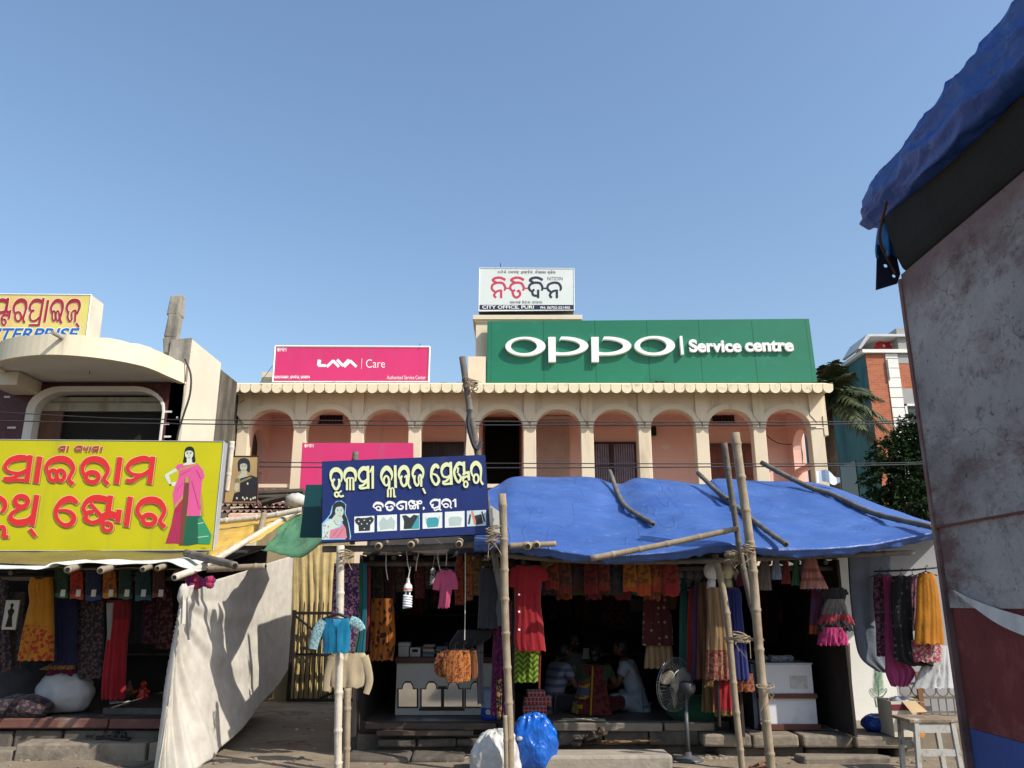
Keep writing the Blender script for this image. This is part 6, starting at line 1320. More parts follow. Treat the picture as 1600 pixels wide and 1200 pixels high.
m = MB(); p = G(101,1189,.02); m.ball(p+Vector((0,0,.02)),.06,.03,.022,10,6,lambda d:1+.4*mn.noise(d*4)); o = m.build('wrapper', C('pink_white_wrapper',(.5,.06,.16),'dots',(.6,.6,.62),2)); tag(o,'crumpled pink and white wrapper on the step','wrapper')
garment('alley_curtain','ochre cloth curtain hanging in folds behind the iron gate','curtain',[(852,450,533),(900,449,534),(1000,450,532),(1092,452,530)],14.5,[cloth('ochre_curtain',(.50,.38,.17))],.12,7,.035,3,hook=False,K=40)
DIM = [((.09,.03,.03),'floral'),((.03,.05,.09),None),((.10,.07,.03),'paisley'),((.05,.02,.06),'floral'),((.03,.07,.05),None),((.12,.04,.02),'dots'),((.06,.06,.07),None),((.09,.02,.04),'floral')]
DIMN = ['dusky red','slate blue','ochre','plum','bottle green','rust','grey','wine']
def dim_row(x0, x1, n_, ytop, ybot, Y, where, grp, seed):
    q = random.Random(seed); wd = (x1-x0)/n_
    for k in range(n_):
        c, pt = DIM[(k+seed)%8]; a = x0+wd*k+q.uniform(-2,2); b = a+wd*q.uniform(.9,1.25); yt = ytop+q.uniform(-4,6); yb = ybot+q.uniform(-25,20)
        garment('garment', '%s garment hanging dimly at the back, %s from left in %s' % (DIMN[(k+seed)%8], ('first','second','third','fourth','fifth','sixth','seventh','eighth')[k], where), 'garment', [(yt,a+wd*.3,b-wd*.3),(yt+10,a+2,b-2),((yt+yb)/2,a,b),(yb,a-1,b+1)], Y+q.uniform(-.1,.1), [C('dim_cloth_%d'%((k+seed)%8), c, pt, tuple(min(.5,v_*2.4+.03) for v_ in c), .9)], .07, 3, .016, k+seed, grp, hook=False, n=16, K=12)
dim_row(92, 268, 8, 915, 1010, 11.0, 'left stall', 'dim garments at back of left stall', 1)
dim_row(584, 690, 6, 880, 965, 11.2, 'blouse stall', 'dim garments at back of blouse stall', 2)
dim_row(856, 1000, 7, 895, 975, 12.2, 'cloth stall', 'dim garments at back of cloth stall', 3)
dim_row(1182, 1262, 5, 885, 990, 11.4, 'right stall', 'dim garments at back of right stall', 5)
# bundle of purple netting by the curtain knot
m = MB(); rq = random.Random(2)
for k in range(9): p = P(rq.uniform(278,330), rq.uniform(897,915), 9.0); m.ball(p, .07*rq.uniform(.6,1.3), .05, .06*rq.uniform(.6,1.2), 12, 8, lambda d: 1+.35*mn.noise(d*3+p))
o = m.build('cloth_bundle', C('purple_pink_cloth',(.24,.015,.14),'stripe_v',(.42,.03,.10),.5), smooth=True); tag(o,'purple and pink cloth bundle behind the curtain knot','bundle')
# ---- blouse stall
def hung_blouse(label, rows, Y, mats, sl, seed, **kw): return garment('blouse', label, 'blouse', rows, Y, mats, .08, 3, .008, seed, kw.pop('group','blouses of the blouse stall'), sleeves=sl, neck=kw.pop('neck',.09), **kw)
bb = hung_blouse('bright blue blouse with pale lace sleeves hung on the left sign post',[(966,507,547),(975,504,549),(990,503,548),(1008,505,547),(1020,504,546)],8.38,[c_blue,c_lace],[{'p':[(507,970,16),(497,985,17),(492,1000,15),(489,1014,14)],'m':1},{'p':[(547,970,16),(556,974,17),(563,980,14),(566,985,12)],'m':1}],1,hook=False)
h = MB(); c = P(527,968,8.38); h.tube([c+Vector((-.17,0,-.01)),c+Vector((-.02,0,.05)),c+Vector((.02,0,.05)),c+Vector((.17,0,-.01))],.016,6); h.tube([c+Vector((-.17,0,-.01)),c+Vector((.17,0,-.01))],.01,5); h.tube([c+Vector((0,0,.05)),c+Vector((0,.02,.10)),c+Vector((-.03,.03,.12))],.005,5); h.build('hanger', mat('black_plastic',(.015,.015,.018)), bb)
h = MB(); c = P(526,1003,8.33); h.tube([P(526,982,8.335), P(526,1019,8.33)], .004, 4); h.build('placket', c_navy, bb)
hung_blouse('long sleeved beige blouse hanging below the bright blue blouse',[(1020,519,570),(1030,515,574),(1050,515,573),(1068,516,570),(1074,517,566)],8.75,[c_beige],[{'p':[(522,1026,16),(515,1045,14),(511,1064,12),(509,1080,10)]},{'p':[(568,1026,16),(574,1045,14),(577,1065,12),(572,1084,10)]}],2)
garment('printed_cloth','long purple floral cloth hanging behind the left sign post','cloth',[(880,522,561),(930,519,562),(985,518,560),(1025,530,552)],9.0,[c_purfl],.05,4,.012,3,'cloth lengths of the blouse stall',hook=False)
garment('printed_cloth','narrow green silk length beside the purple floral cloth','cloth',[(880,561,567),(960,561,567),(1018,545,562)],9.02,[c_green],.03,1,.006,4,'cloth lengths of the blouse stall',hook=False)
garment('printed_cloth','narrow teal silk length beside the green one','cloth',[(880,567,573),(960,566,573),(1024,556,570)],9.0,[c_teal],.03,1,.006,5,'cloth lengths of the blouse stall',hook=False)
garment('printed_cloth','narrow red and yellow edged length right of the teal silk','cloth',[(886,574,579),(960,573,578),(1016,569,574)],9.05,[c_dred],.03,1,.006,6,'cloth lengths of the blouse stall',hook=False)
garment('printed_cloth','orange paisley printed cloth hanging in the blouse stall','cloth',[(935,580,614),(960,578,616),(1000,577,618),(1032,576,614)],9.5,[c_orpais],.06,5,.016,7,'cloth lengths of the blouse stall',hook=False)
DKB_ = [('dark olive',(.05,.045,.03),580,598,880,950),('dark maroon',(.07,.025,.025),600,616,872,942),('dull brown',(.09,.055,.04),618,632,868,925),('dusky red',(.13,.03,.03),648,662,872,935),('grey brown',(.08,.07,.06),664,674,868,920)]
for k,(nm,c,x0,x1,y0,y1) in enumerate(DKB_): hung_blouse('%s blouse hanging in the dim blouse stall' % nm,[(y0,x0,x1),((y0+y1)/2,x0-1,x1+1),(y1,x0+1,x1+2)],9.7+.05*k,[C('blouse_'+nm.replace(' ','_'),c,'floral',tuple(v_*2 for v_ in c),1.4)],[],10+k,neck=.05)
BR_ = [('rust red',(.30,.05,.02),712,724,868,945),('brick orange',(.36,.11,.03),726,738,866,938),('brown gold',(.22,.10,.035),739,752,868,930)]
for k,(nm,c,x0,x1,y0,y1) in enumerate(BR_): hung_blouse('%s blouse hanging right of the small pink top' % nm,[(y0,x0+2,x1-2),(y0+30,x0-2,x1+2),(y1,x0-1,x1+1)],9.15,[C('blouse_'+nm.replace(' ','_'),c,'floral',tuple(v_*.4 for v_ in c),1.3)],[],20+k,neck=.05)
garment('top','small bright pink top hanging under the dark blue sign','top',[(890,688,706),(898,683,710),(912,686,709),(930,687,705),(950,684,702)],8.9,[c_pink],.06,3,.01,8,sleeves=[{'p':[(689,896,12),(684,908,12),(681,922,11)]},{'p':[(705,896,12),(709,908,12),(710,921,11)]}],neck=.14,group='garments of the blouse stall')
garment('jacket','charcoal jacket hanging left of the split bamboo end','jacket',[(888,752,778),(905,748,786),(940,748,782),(982,746,780)],9.1,[c_char,c_grey],.1,3,.014,9,sleeves=[{'p':[(776,900,16),(780,930,16),(777,978,14)],'m':1}],group='garments of the blouse stall')
garment('cloth_length','black cloth draped slanting across the blouse stall front','cloth',[(984,716,770),(996,708,766),(1006,702,750),(1016,703,722)],9.15,[c_black],.06,3,.014,10,hook=False,group='garments of the blouse stall')
for k,(lb,mt,x0,x1,y1,Yk) in enumerate((('maroon and gold blouse at left of the orange bunch',C('maroon_gold',(.20,.025,.02),'floral',(.4,.2,.05),1.5),684,704,1058,9.0),('orange gold brocade blouse in middle of the bunch',c_gbroc,696,724,1066,8.9),('bright orange brocade blouse at right of the bunch',C('bright_brocade',(.50,.19,.035),'floral',(.28,.06,.02),1.5),712,735,1064,8.95),('dark orange blouse end behind the brocade bunch',C('dk_orange',(.18,.06,.02)),728,746,1060,9.1))):
    hung_blouse(lb,[(1016,x0+4,x1-2),(1030,x0,x1),(1050,x0-1,x1+1),(y1,x0+2,x1-1)],Yk,[mt],[{'p':[(x0+4,1022,10),(x0-1,1040,10),(x0+1,1054,8)]}],30+k,neck=.03,group='brocade blouses in a bunch')
garment('trousers','dark purple printed trousers hanging beside the middle post','trousers',[(938,772,800),(1000,770,799),(1060,768,797),(1118,766,792)],9.2,[c_magfl],.1,3,.02,11,group='garments of the blouse stall')
garment('scarf','pale grey scarf hanging below the charcoal jacket','scarf',[(1002,745,756),(1040,744,755),(1100,746,756)],9.25,[c_grey],.03,2,.01,12,hook=False,group='garments of the blouse stall')
garment('scarf','black and gold speckled scarf at foot of the purple trousers','scarf',[(1060,776,784),(1100,776,784),(1124,777,782)],9.05,[C('speckled',(.02,.018,.02),'floral',(.45,.28,.08),1.4)],.03,2,.008,13,hook=False,group='garments of the blouse stall')
# strings and lamps
m = MB()
for (x0,y0,x1,y1,x2,y2) in ((604,858,603,885,606,906),(635,858,637,880,640,892),(655,860,651,880,650,892),(686,856,684,872,688,892),(696,856,698,866,697,884),(727,864,727,930,726,1000)): m.tube(smooth_path([tuple(P(x0,y0,8.9)),tuple(P(x1,y1,8.9)),tuple(P(x2,y2,8.9))],5), .005, 5)
tag(m.build('hanging_strings', mat('white_string',(.5,.48,.42),.9)),'loose white strings hanging from the blouse stall roof','string',kind='stuff')
def cfl(label, px, py0, py1, Y, mtw):
    c = P(px, py0, Y); h = c.z - P(px, py1, Y).z; r0 = thing('lamp_bulb', label, 'lamp', c, 'unlit spiral lamps in the blouse stall')
    k = h/.33; m = MB(); m.lathe((c.x,c.y,c.z), [(.0,0),(.017*k,0),(.02*k,-.045*k),(.024*k,-.05*k),(.024*k,-.06*k)], 14); m.build('screw_cap', mat('brass_cap',(.6,.55,.45),.3,metal=.6), r0, smooth=True)
    m = MB(); m.lathe((c.x,c.y,c.z), [(.024*k,-.058*k),(.045*k,-.085*k),(.048*k,-.13*k),(.042*k,-.145*k),(.0,-.145*k)], 18); m.build('ballast', mtw, r0, smooth=True)
    m = MB(); m.lathe((c.x,c.y,c.z), [(.0485*k,-.112*k),(.0495*k,-.118*k),(.0485*k,-.128*k)], 18); m.build('orange_band', mat('orange_print',(.5,.12,.02),.5), r0)
    m = MB(); pts = [c+Vector((-.02*k,0,-.145*k)), c+Vector((-.02*k,0,-.18*k))]
    for j in range(0, 86): t_ = j/85; a = t_*5*2*math.pi; pts.append(c+Vector((.042*k*math.cos(a+math.pi), .042*k*math.sin(a+math.pi), (-.19-.13*t_)*k)))
    m.tube(pts, .0115*k, 7); m.tube([c+Vector((.02*k,0,-.145*k)), c+Vector((.02*k,0,-.2*k))], .011*k, 7); m.build('spiral_tube', mtw, r0, smooth=True)
    m = MB(); m.tube([c, c+Vector((.02,0,.12))], .006, 5); m.build('flex', mat('white_string',(.5,.48,.42)), r0)
cfl('bright white spiral lamp hanging before the dark stall', 638, 903, 951, 8.75, mat('white_lamp',(.72,.74,.78),.3,.03,3,0)); cfl('dim white spiral lamp hanging behind the pink top', 677, 882, 914, 9.4, mat('shaded_white_lamp',(.45,.46,.48),.3,.03,3,0))  # second lamp is the same white with its shade put into the colour
# water drum
r0 = thing('water_drum','blue and white plastic drum under the purple trousers','drum',(P(768,1127,9.75).x,9.85,.356)); c = (P(768,1127,9.75).x,9.85,.357)
m = MB(); m.lathe(c,[(0,0),(.115,0),(.125,.02),(.128,.12),(.12,.13)],20); m.build('base', mat('blue_plastic',(.02,.06,.36),.35), r0, smooth=True)
m = MB(); m.lathe(c,[(.118,.13),(.12,.3),(.11,.34),(0,.34)],20); m.build('body', mat('pale_blue_plastic',(.22,.28,.42),.4), r0, smooth=True)
text('9', (759,1109,766,1121), 9.72, INK_W, r0, bold=.02, off=.0)
# ---- main cloth stall
k_ = garment('kurti','long red buttoned kurti hanging right of the middle post','kurti',[(883,806,842),(892,803,850),(910,803,847),(940,804,845),(975,804,849),(1000,803,851),(1017,806,853)],8.85,[c_red],.1,4,.014,1,sleeves=[{'p':[(843,888,16),(848,898,16),(851,908,14)]},{'p':[(806,888,14),(803,900,14),(801,918,12)]}],neck=.12,group='garments at front of the cloth stall')
m = MB()
for y in (929,956,984): p = P(811,y,8.77); m.ball(p,.012,.006,.012,8,6)
m.build('buttons', INK_W, k_)
garment('leggings','lime green chevron leggings below the red kurti','leggings',[(1012,804,846),(1030,804,842),(1050,803,842),(1066,803,841)],9.0,[c_olive],.08,4,.014,2,hook=False,group='garments at front of the cloth stall')
garment('cloth_length','thin red braid hanging beside the lime leggings','braid',[(1012,843,846),(1040,842,845),(1076,841,844)],9.0,[c_dred],.02,1,.002,3,hook=False,group='garments at front of the cloth stall')
z = .36
for k,(x0,x1,h_) in enumerate(((816,855,.14),(818,862,.09),(823,852,.06))):
    m = MB(); a, b = P(x0,1110,9.85).x, P(x1,1110,9.85).x; m.box(a,b,9.8,10.15,z,z+h_); z += h_+.004; m.jitter(.008,k); o = m.build('folded_cloth', c_check, bevel=.018); tag(o,'%s red checked folded cloth of the pile by the middle post'%('lowest','middle','topmost')[k],'folded cloth','red checked cloth pile')
SAR = [('rust red',(.24,.05,.025),852,872),('brown floral',(.15,.055,.035),873,892),('dark plum',(.06,.03,.03),893,912),('maroon',(.15,.022,.02),913,932),('brick',(.20,.04,.025),933,952),('dark bottle green',(.035,.045,.045),953,972),('orange batik',(.42,.14,.025),974,994),('saffron scroll',(.40,.15,.03),995,1016),('tomato',(.36,.09,.03),1017,1036),('crimson bordered',(.28,.04,.03),1037,1060)]
for k,(nm,c,x0,x1) in enumerate(SAR):
    garment('folded_sari','folded %s sari draped over the cloth stall front rail'%nm,'sari',[(862,x0,x1),(885,x0,x1),(908+(k*5)%11,x0-1,x1+2),(921+(k*7)%13,x0,x1+1)],9.0+.03*(k%3),[C('sari_'+nm.replace(' ','_'),c,'floral' if k%3!=2 else 'paisley',tuple(v_*.45 for v_ in c),.8),C('sari_edge_'+nm.replace(' ','_'),(c[0]*1.1,c[1]*.5,c[2]*.6))],.05,1.5,.006,k,'saris folded over the cloth stall rail',hook=False,bands=((.68,1.1,1),))
for k in range(9):
    nm = ('dusky plum','rust','olive','wine','brown','dull red','teal grey','terracotta','russet')[k]; c = ((.07,.03,.06),(.22,.06,.02),(.10,.09,.03),(.14,.02,.03),(.12,.06,.03),(.20,.03,.03),(.05,.08,.08),(.26,.09,.04),(.18,.07,.03))[k]; x0 = 846+k*23
    garment('folded_sari','folded %s sari in the second row behind the front rail'%nm,'sari',[(872,x0,x0+25),(900,x0-1,x0+26),(930+(k*7)%14,x0,x0+25)],9.35,[C('sari2_'+nm.replace(' ','_'),c,('floral','paisley',None)[k%3],tuple(v_*1.9 for v_ in c),.9)],.05,2,.01,k+5,'saris folded over the cloth stall rail',hook=False,n=16,K=14)
garment('pennant','torn khaki cloth corner hanging under tarpaulin edge','cloth',[(860,842,880),(875,844,872),(888,845,852)],8.9,[C('khaki',(.16,.12,.05))],.03,2,.008,20,hook=False,group='garments at front of the cloth stall')
garment('cloth_length','crimson bunched cloth under the folded saris','cloth',[(908,955,985),(918,960,978),(924,964,972)],9.1,[c_dred],.05,2,.008,21,hook=False,group='garments at front of the cloth stall')
garment('kurti','maroon kurti printed with pale motifs left of mannequins','kurti',[(912,1008,1038),(930,1006,1042),(970,1004,1050),(1008,1003,1052)],9.7,[c_mar],.1,3,.016,4,group='garments at front of the cloth stall')
garment('skirt','beige striped skirt below the maroon printed kurti','skirt',[(1008,1010,1050),(1030,1007,1052),(1044,1006,1052)],9.75,[c_gold2],.08,5,.014,5,hook=False,group='garments at front of the cloth stall')
garment('kurti','brown shirt hanging behind the maroon printed kurti','kurti',[(910,1040,1056),(940,1038,1058),(952,1040,1056)],9.8,[C('brown_plain',(.11,.055,.03))],.06,2,.01,6,group='garments at front of the cloth stall')
garment('kurti','grey shirt hanging dimly at the back of the cloth stall','shirt',[(935,982,1008),(955,984,1006)],11.6,[c_grey],.06,2,.008,7,group='garments at front of the cloth stall')
DR = [('sea green silk dress at left end of the mannequin row',c_tealg,1062,1076,905,1060),('scarlet silk dress second in the mannequin row',C('scarlet_silk',(.26,.02,.02)),1074,1086,920,1050),('violet striped dress third in the mannequin row',c_violet,1082,1094,915,1062),('brown striped dress fourth in the mannequin row',c_brown,1090,1112,910,1060)]
for k,(lb,mt,x0,x1,y0,y1) in enumerate(DR): garment('dress',lb,'dress',[(y0,x0+3,x1-3),(y0+40,x0,x1-1),(y1-30,x0-1,x1+1),(y1,x0-2,x1+2)],9.5-.08*k,[mt],.1,3,.018,40+k,'dresses of the mannequin row')
mq = thing('mannequin','white headed mannequin in a golden dress with maroon hem','mannequin',P(1122,1120,9.05))
def head_mesh(c, s, mt, parent, yaw=0, nm='head', face=True):
    m = MB()
    def f(d):
        k = 1.0
        if d.z < -.2: k *= 1 - .22*(-d.z-.2)
        return k
    ca, sa_ = math.cos(yaw), math.sin(yaw); b = MB(); b.ball((0,0,0), .072*s, .092*s, .118*s, 20, 14, f)
    b.ball((0,-.092*s,-.012*s), .012*s,.018*s,.022*s, 8, 6); b.ball((0,-.082*s,-.062*s), .024*s,.010*s,.008*s, 8, 5)
    for s_ in (-1,1): b.ball((s_*.074*s,.01*s,-.01*s), .008*s,.02*s,.028*s, 8, 6)
    b.tube([(0,.01*s,-.09*s),(0,.02*s,-.2*s)], [.045*s,.05*s], 12)
    m.v = [(c[0]+x*ca-y*sa_, c[1]+x*sa_+y*ca, c[2]+z) for x,y,z in b.v]; m.f, m.m = b.f, b.m
    o = m.build(nm, mt, parent, smooth=True, fix=False)
    return o
MQ = mat('mannequin_white',(.60,.57,.60),.4,.05,2,0); MQY = mat('mannequin_ivory',(.52,.50,.33),.4,.05,2,0)
head_mesh(P(1112,893,9.05), 1.0, MQ, mq, .8)
garment('golden_dress','', '',[(918,1107,1124),(925,1103,1128),(950,1105,1132),(1000,1104,1140),(1062,1102,1144)],9.05,[c_gold2,C('maroon_hem',(.22,.05,.035),'floral',(.36,.2,.12),1.5)],.14,4,.02,50,bands=((.8,1.1,1),),hook=False,parent=mq)
m = MB(); p = P(1122,1125,9.05); m.tube([P(1120,1000,9.05), P(1124,1135,9.05)], .018, 7); m.build('stand', IRON, mq)
mq2 = thing('mannequin','ivory headed mannequin in a royal blue dress behind slim post','mannequin',P(1152,1120,9.2))
head_mesh(P(1136,893,9.2), 1.0, MQY, mq2, -.7)
garment('blue_dress','', '',[(918,1133,1150),(926,1130,1158),(960,1132,1160),(1010,1134,1166),(1062,1136,1172)],9.2,[c_royal,c_floral2],.14,4,.02,51,bands=((.0,.14,1),),hook=False,parent=mq2)
garment('orange_skirt','', '',[(1052,1140,1176),(1080,1140,1180)],9.22,[C('rust_brocade',(.30,.10,.04),'floral',(.14,.03,.02),1.3)],.12,4,.016,52,hook=False,parent=mq2)
m = MB(); m.tube([P(1145,1000,9.2), P(1150,1135,9.2)], .018, 7); m.build('stand', IRON, mq2)
garment('trousers','bright red skirt with gold edge beneath the golden dress','skirt',[(1050,1119,1148),(1080,1117,1150),(1118,1116,1152)],9.12,[c_red,c_gold],.1,4,.02,53,hook=False,bands=((.86,1.1,1),),group='dresses of the mannequin row')
garment('trousers','dull gold trousers below the brown striped dress','trousers',[(1050,1098,1116),(1080,1097,1117),(1112,1096,1116)],9.3,[C('dull_gold',(.24,.15,.06),'stripe_v',(.12,.07,.03),1)],.1,3,.016,54,hook=False,group='dresses of the mannequin row')
# dim row of mannequin heads behind
for k,(x,y,lb) in enumerate(((1062,902,'left'),(1076,899,'middle'),(1090,897,'right'))):
    r0 = thing('mannequin_bust','%s of three pale mannequin busts in the dim row behind dresses' % lb,'mannequin',P(x,y,9.9),'pale busts behind the dress row'); head_mesh(P(x,y,9.9), .9, mat('dim_mannequin',(.34,.34,.36),.5), r0, .5)
p = P(1092,1118,9.75); sack('cloth_heap','dark green cloth heap on the platform behind the fan','cloth heap',(p.x,9.85,.355+.10),.34,.2,.16,c_dkgreen,5)
garment('hanging_bag','white carrier bag hanging dimly above the maroon kurti','bag',[(870,1105,1118),(885,1103,1120),(892,1104,1118)],9.6,[c_bluw],.05,2,.008,60,group='garments at front of the cloth stall')
# ---- right stall
TOD = [('magenta frock',C('magenta_net',(.20,.02,.08)),1150,1164,880,915),('taupe frock',c_greyt,1182,1206,872,922),('pale blue frock with white print',C('pale_blue_print',(.34,.42,.60),'dots',(.7,.7,.75),1),1203,1222,868,905),('red and teal frock',C('red_teal_net',(.30,.06,.06)),1220,1236,870,912),('mint green frock',c_mint,1236,1250,868,914),('lilac frock',C('lilac_net',(.30,.28,.42)),1248,1262,868,900)]
for k,(nm,mt,x0,x1,y0,y1) in enumerate(TOD): garment('child_frock','small %s hanging from the right stall rail'%nm,'frock',[(y0,(x0+x1)/2-3,(x0+x1)/2+3),(y0+12,x0+4,x1-4),(y1-10,x0+1,x1-1),(y1,x0,x1)],9.15+.02*k,[mt],.08,4,.012,70+k,'small frocks along the right stall rail',hook=False)
garment('child_frock','layered peach net frock hanging at right of the frock row','frock',[(872,1258,1274),(890,1254,1280),(905,1251,1288),(920,1249,1294)],9.1,[c_peach,C('peach_dark',(.42,.13,.11))],.14,7,.022,80,'small frocks along the right stall rail',bands=((.3,.42,1),(.62,.72,1)),hook=False,neck=.05)
garment('child_frock','red and blue floral frock behind the frilled skirt','frock',[(920,1268,1282),(950,1266,1284),(990,1264,1280)],9.3,[c_floral2,c_orange],.08,3,.014,81,'small frocks along the right stall rail',bands=((.82,1.1,1),))
fs = thing('frilled_frock','three tiered frock with taupe, red, black and pink frills','frock',P(1308,1005,9.15),'small frocks along the right stall rail')
garment('bodice','', '',[(918,1290,1318),(930,1284,1322),(940,1285,1320)],9.15,[c_black],.08,2,.008,82,hook=False,parent=fs,neck=.05,sleeves=[{'p':[(1290,922,10),(1284,930,10)]},{'p':[(1318,922,10),(1322,930,10)]}])
for k,(y0,y1,x0,x1,mt) in enumerate(((936,965,1282,1326,c_greyt),(960,976,1276,1336,C('red_net',(.30,.03,.05))),(970,986,1276,1334,c_black),(980,1008,1276,1326,c_hotp))):
    garment('frill','', '',[(y0,x0+8,x1-8),((y0+y1)/2,x0+3,x1-3),(y1,x0,x1)],9.15-.01*k,[mt],.14+.02*k,8,.024,83+k,hook=False,parent=fs,n=10,K=28)
garment('bed_sheet','grey blue sheet hanging over the white stall wall','sheet',[(862,1324,1392),(930,1328,1392),(1000,1336,1394),(1030,1346,1396),(1050,1372,1400)],9.7,[c_sheet],.03,1.3,.012,90,'garments on the right stall wall',hook=False)
garment('dress','dark floral dress left of the long rose pink dress','dress',[(898,1366,1384),(930,1364,1386),(980,1368,1386),(1025,1370,1386)],9.5,[C('dark_rose_floral',(.08,.03,.05),'floral',(.32,.14,.2),1.5)],.08,3,.014,91,'garments on the right stall wall')
garment('dress','long rose pink dress with flared round hem','dress',[(900,1378,1398),(940,1382,1400),(1000,1382,1402),(1035,1383,1420),(1052,1384,1430),(1072,1392,1418)],9.4,[c_longpink],.1,4,.022,92,'garments on the right stall wall')
garment('kurti','long black dotted kurti beside the rose pink dress','kurti',[(900,1394,1422),(920,1391,1424),(960,1392,1426),(1000,1396,1428),(1030,1398,1440),(1040,1420,1460)],9.25,[c_blkp,c_black],.1,3,.018,93,'garments on the right stall wall',bands=((.84,1.1,1),),neck=.1)
garment('dress','pale floral top between the black kurti and amber dress','top',[(900,1418,1434),(940,1418,1436),(985,1416,1432)],9.35,[c_whfl],.06,3,.012,94,'garments on the right stall wall')
garment('dress','amber orange strap dress hanging near the cabin edge','dress',[(895,1436,1458),(912,1432,1464),(950,1431,1470),(1006,1428,1476)],9.1,[c_amber],.1,3,.012,95,'garments on the right stall wall',neck=.08)
garment('skirt','pink and white printed shorts below the amber dress','shorts',[(1000,1424,1470),(1015,1424,1472),(1034,1426,1470)],9.2,[c_pkprint],.08,3,.012,96,'garments on the right stall wall',hook=False)
garment('skirt','white net skirt hanging lowest beside the cabin edge','skirt',[(1008,1452,1482),(1040,1440,1486),(1075,1425,1490)],9.3,[c_white],.1,6,.02,97,'garments on the right stall wall',hook=False)
m = MB()
for (x0,y0,x1,y1,Y) in ((1366,893,1492,884,9.45),(1150,868,1330,866,9.2),(848,864,1070,866,9.05),(570,876,745,866,9.6),(-40,892,262,893,9.85)): m.tube([P(x0,y0,Y), P((x0+x1)/2,(y0+y1)/2+2,Y), P(x1,y1,Y)], .012, 6)
tag(m.build('hanging_rails', IRON),'dark rails and lines from which the stall garments hang','rail',kind='stuff')
# ---------------------------------------------------------------- people seated on the stall floor
def skin(joints, edges, root, T, sub=2):
    """joints: name -> (x, y, z, r); returns MB of the grown surface in world space"""
    names = list(joints); idx = {n_: i for i, n_ in enumerate(names)}
    me = bpy.data.meshes.new('tmp'); me.from_pydata([joints[n_][:3] for n_ in names], [(idx[a], idx[b]) for a, b in edges], [])
    ob = bpy.data.objects.new('tmp', me); COL.objects.link(ob); ob.modifiers.new('s', 'SKIN')
    for n_, d in zip(names, me.skin_vertices[0].data):
        r_ = joints[n_][3]; d.radius = r_ if isinstance(r_, tuple) else (r_, r_); d.use_root = (n_ == root)
    ss = ob.modifiers.new('u', 'SUBSURF'); ss.levels = sub; ss.render_levels = sub
    dg = bpy.context.evaluated_depsgraph_get(); dg.update(); ev = bpy.data.meshes.new_from_object(ob.evaluated_get(dg))
    b = MB(); b.v = [tuple(T(v_.co)) for v_ in ev.vertices]
    for f in ev.polygons: b.face(list(f.vertices))
    bpy.data.objects.remove(ob); return b
def addmb(a, b):
    n_ = len(a.v); a.v += b.v; a.f += [tuple(i+n_ for i in f) for f in b.f]; a.m += b.m
SKB = mat('brown_skin', (.115,.055,.032), .55, .1, 6, .05, spec=.3); HAIRB = mat('black_hair', (.008,.007,.007), .45, .2, 20, .3, 60)
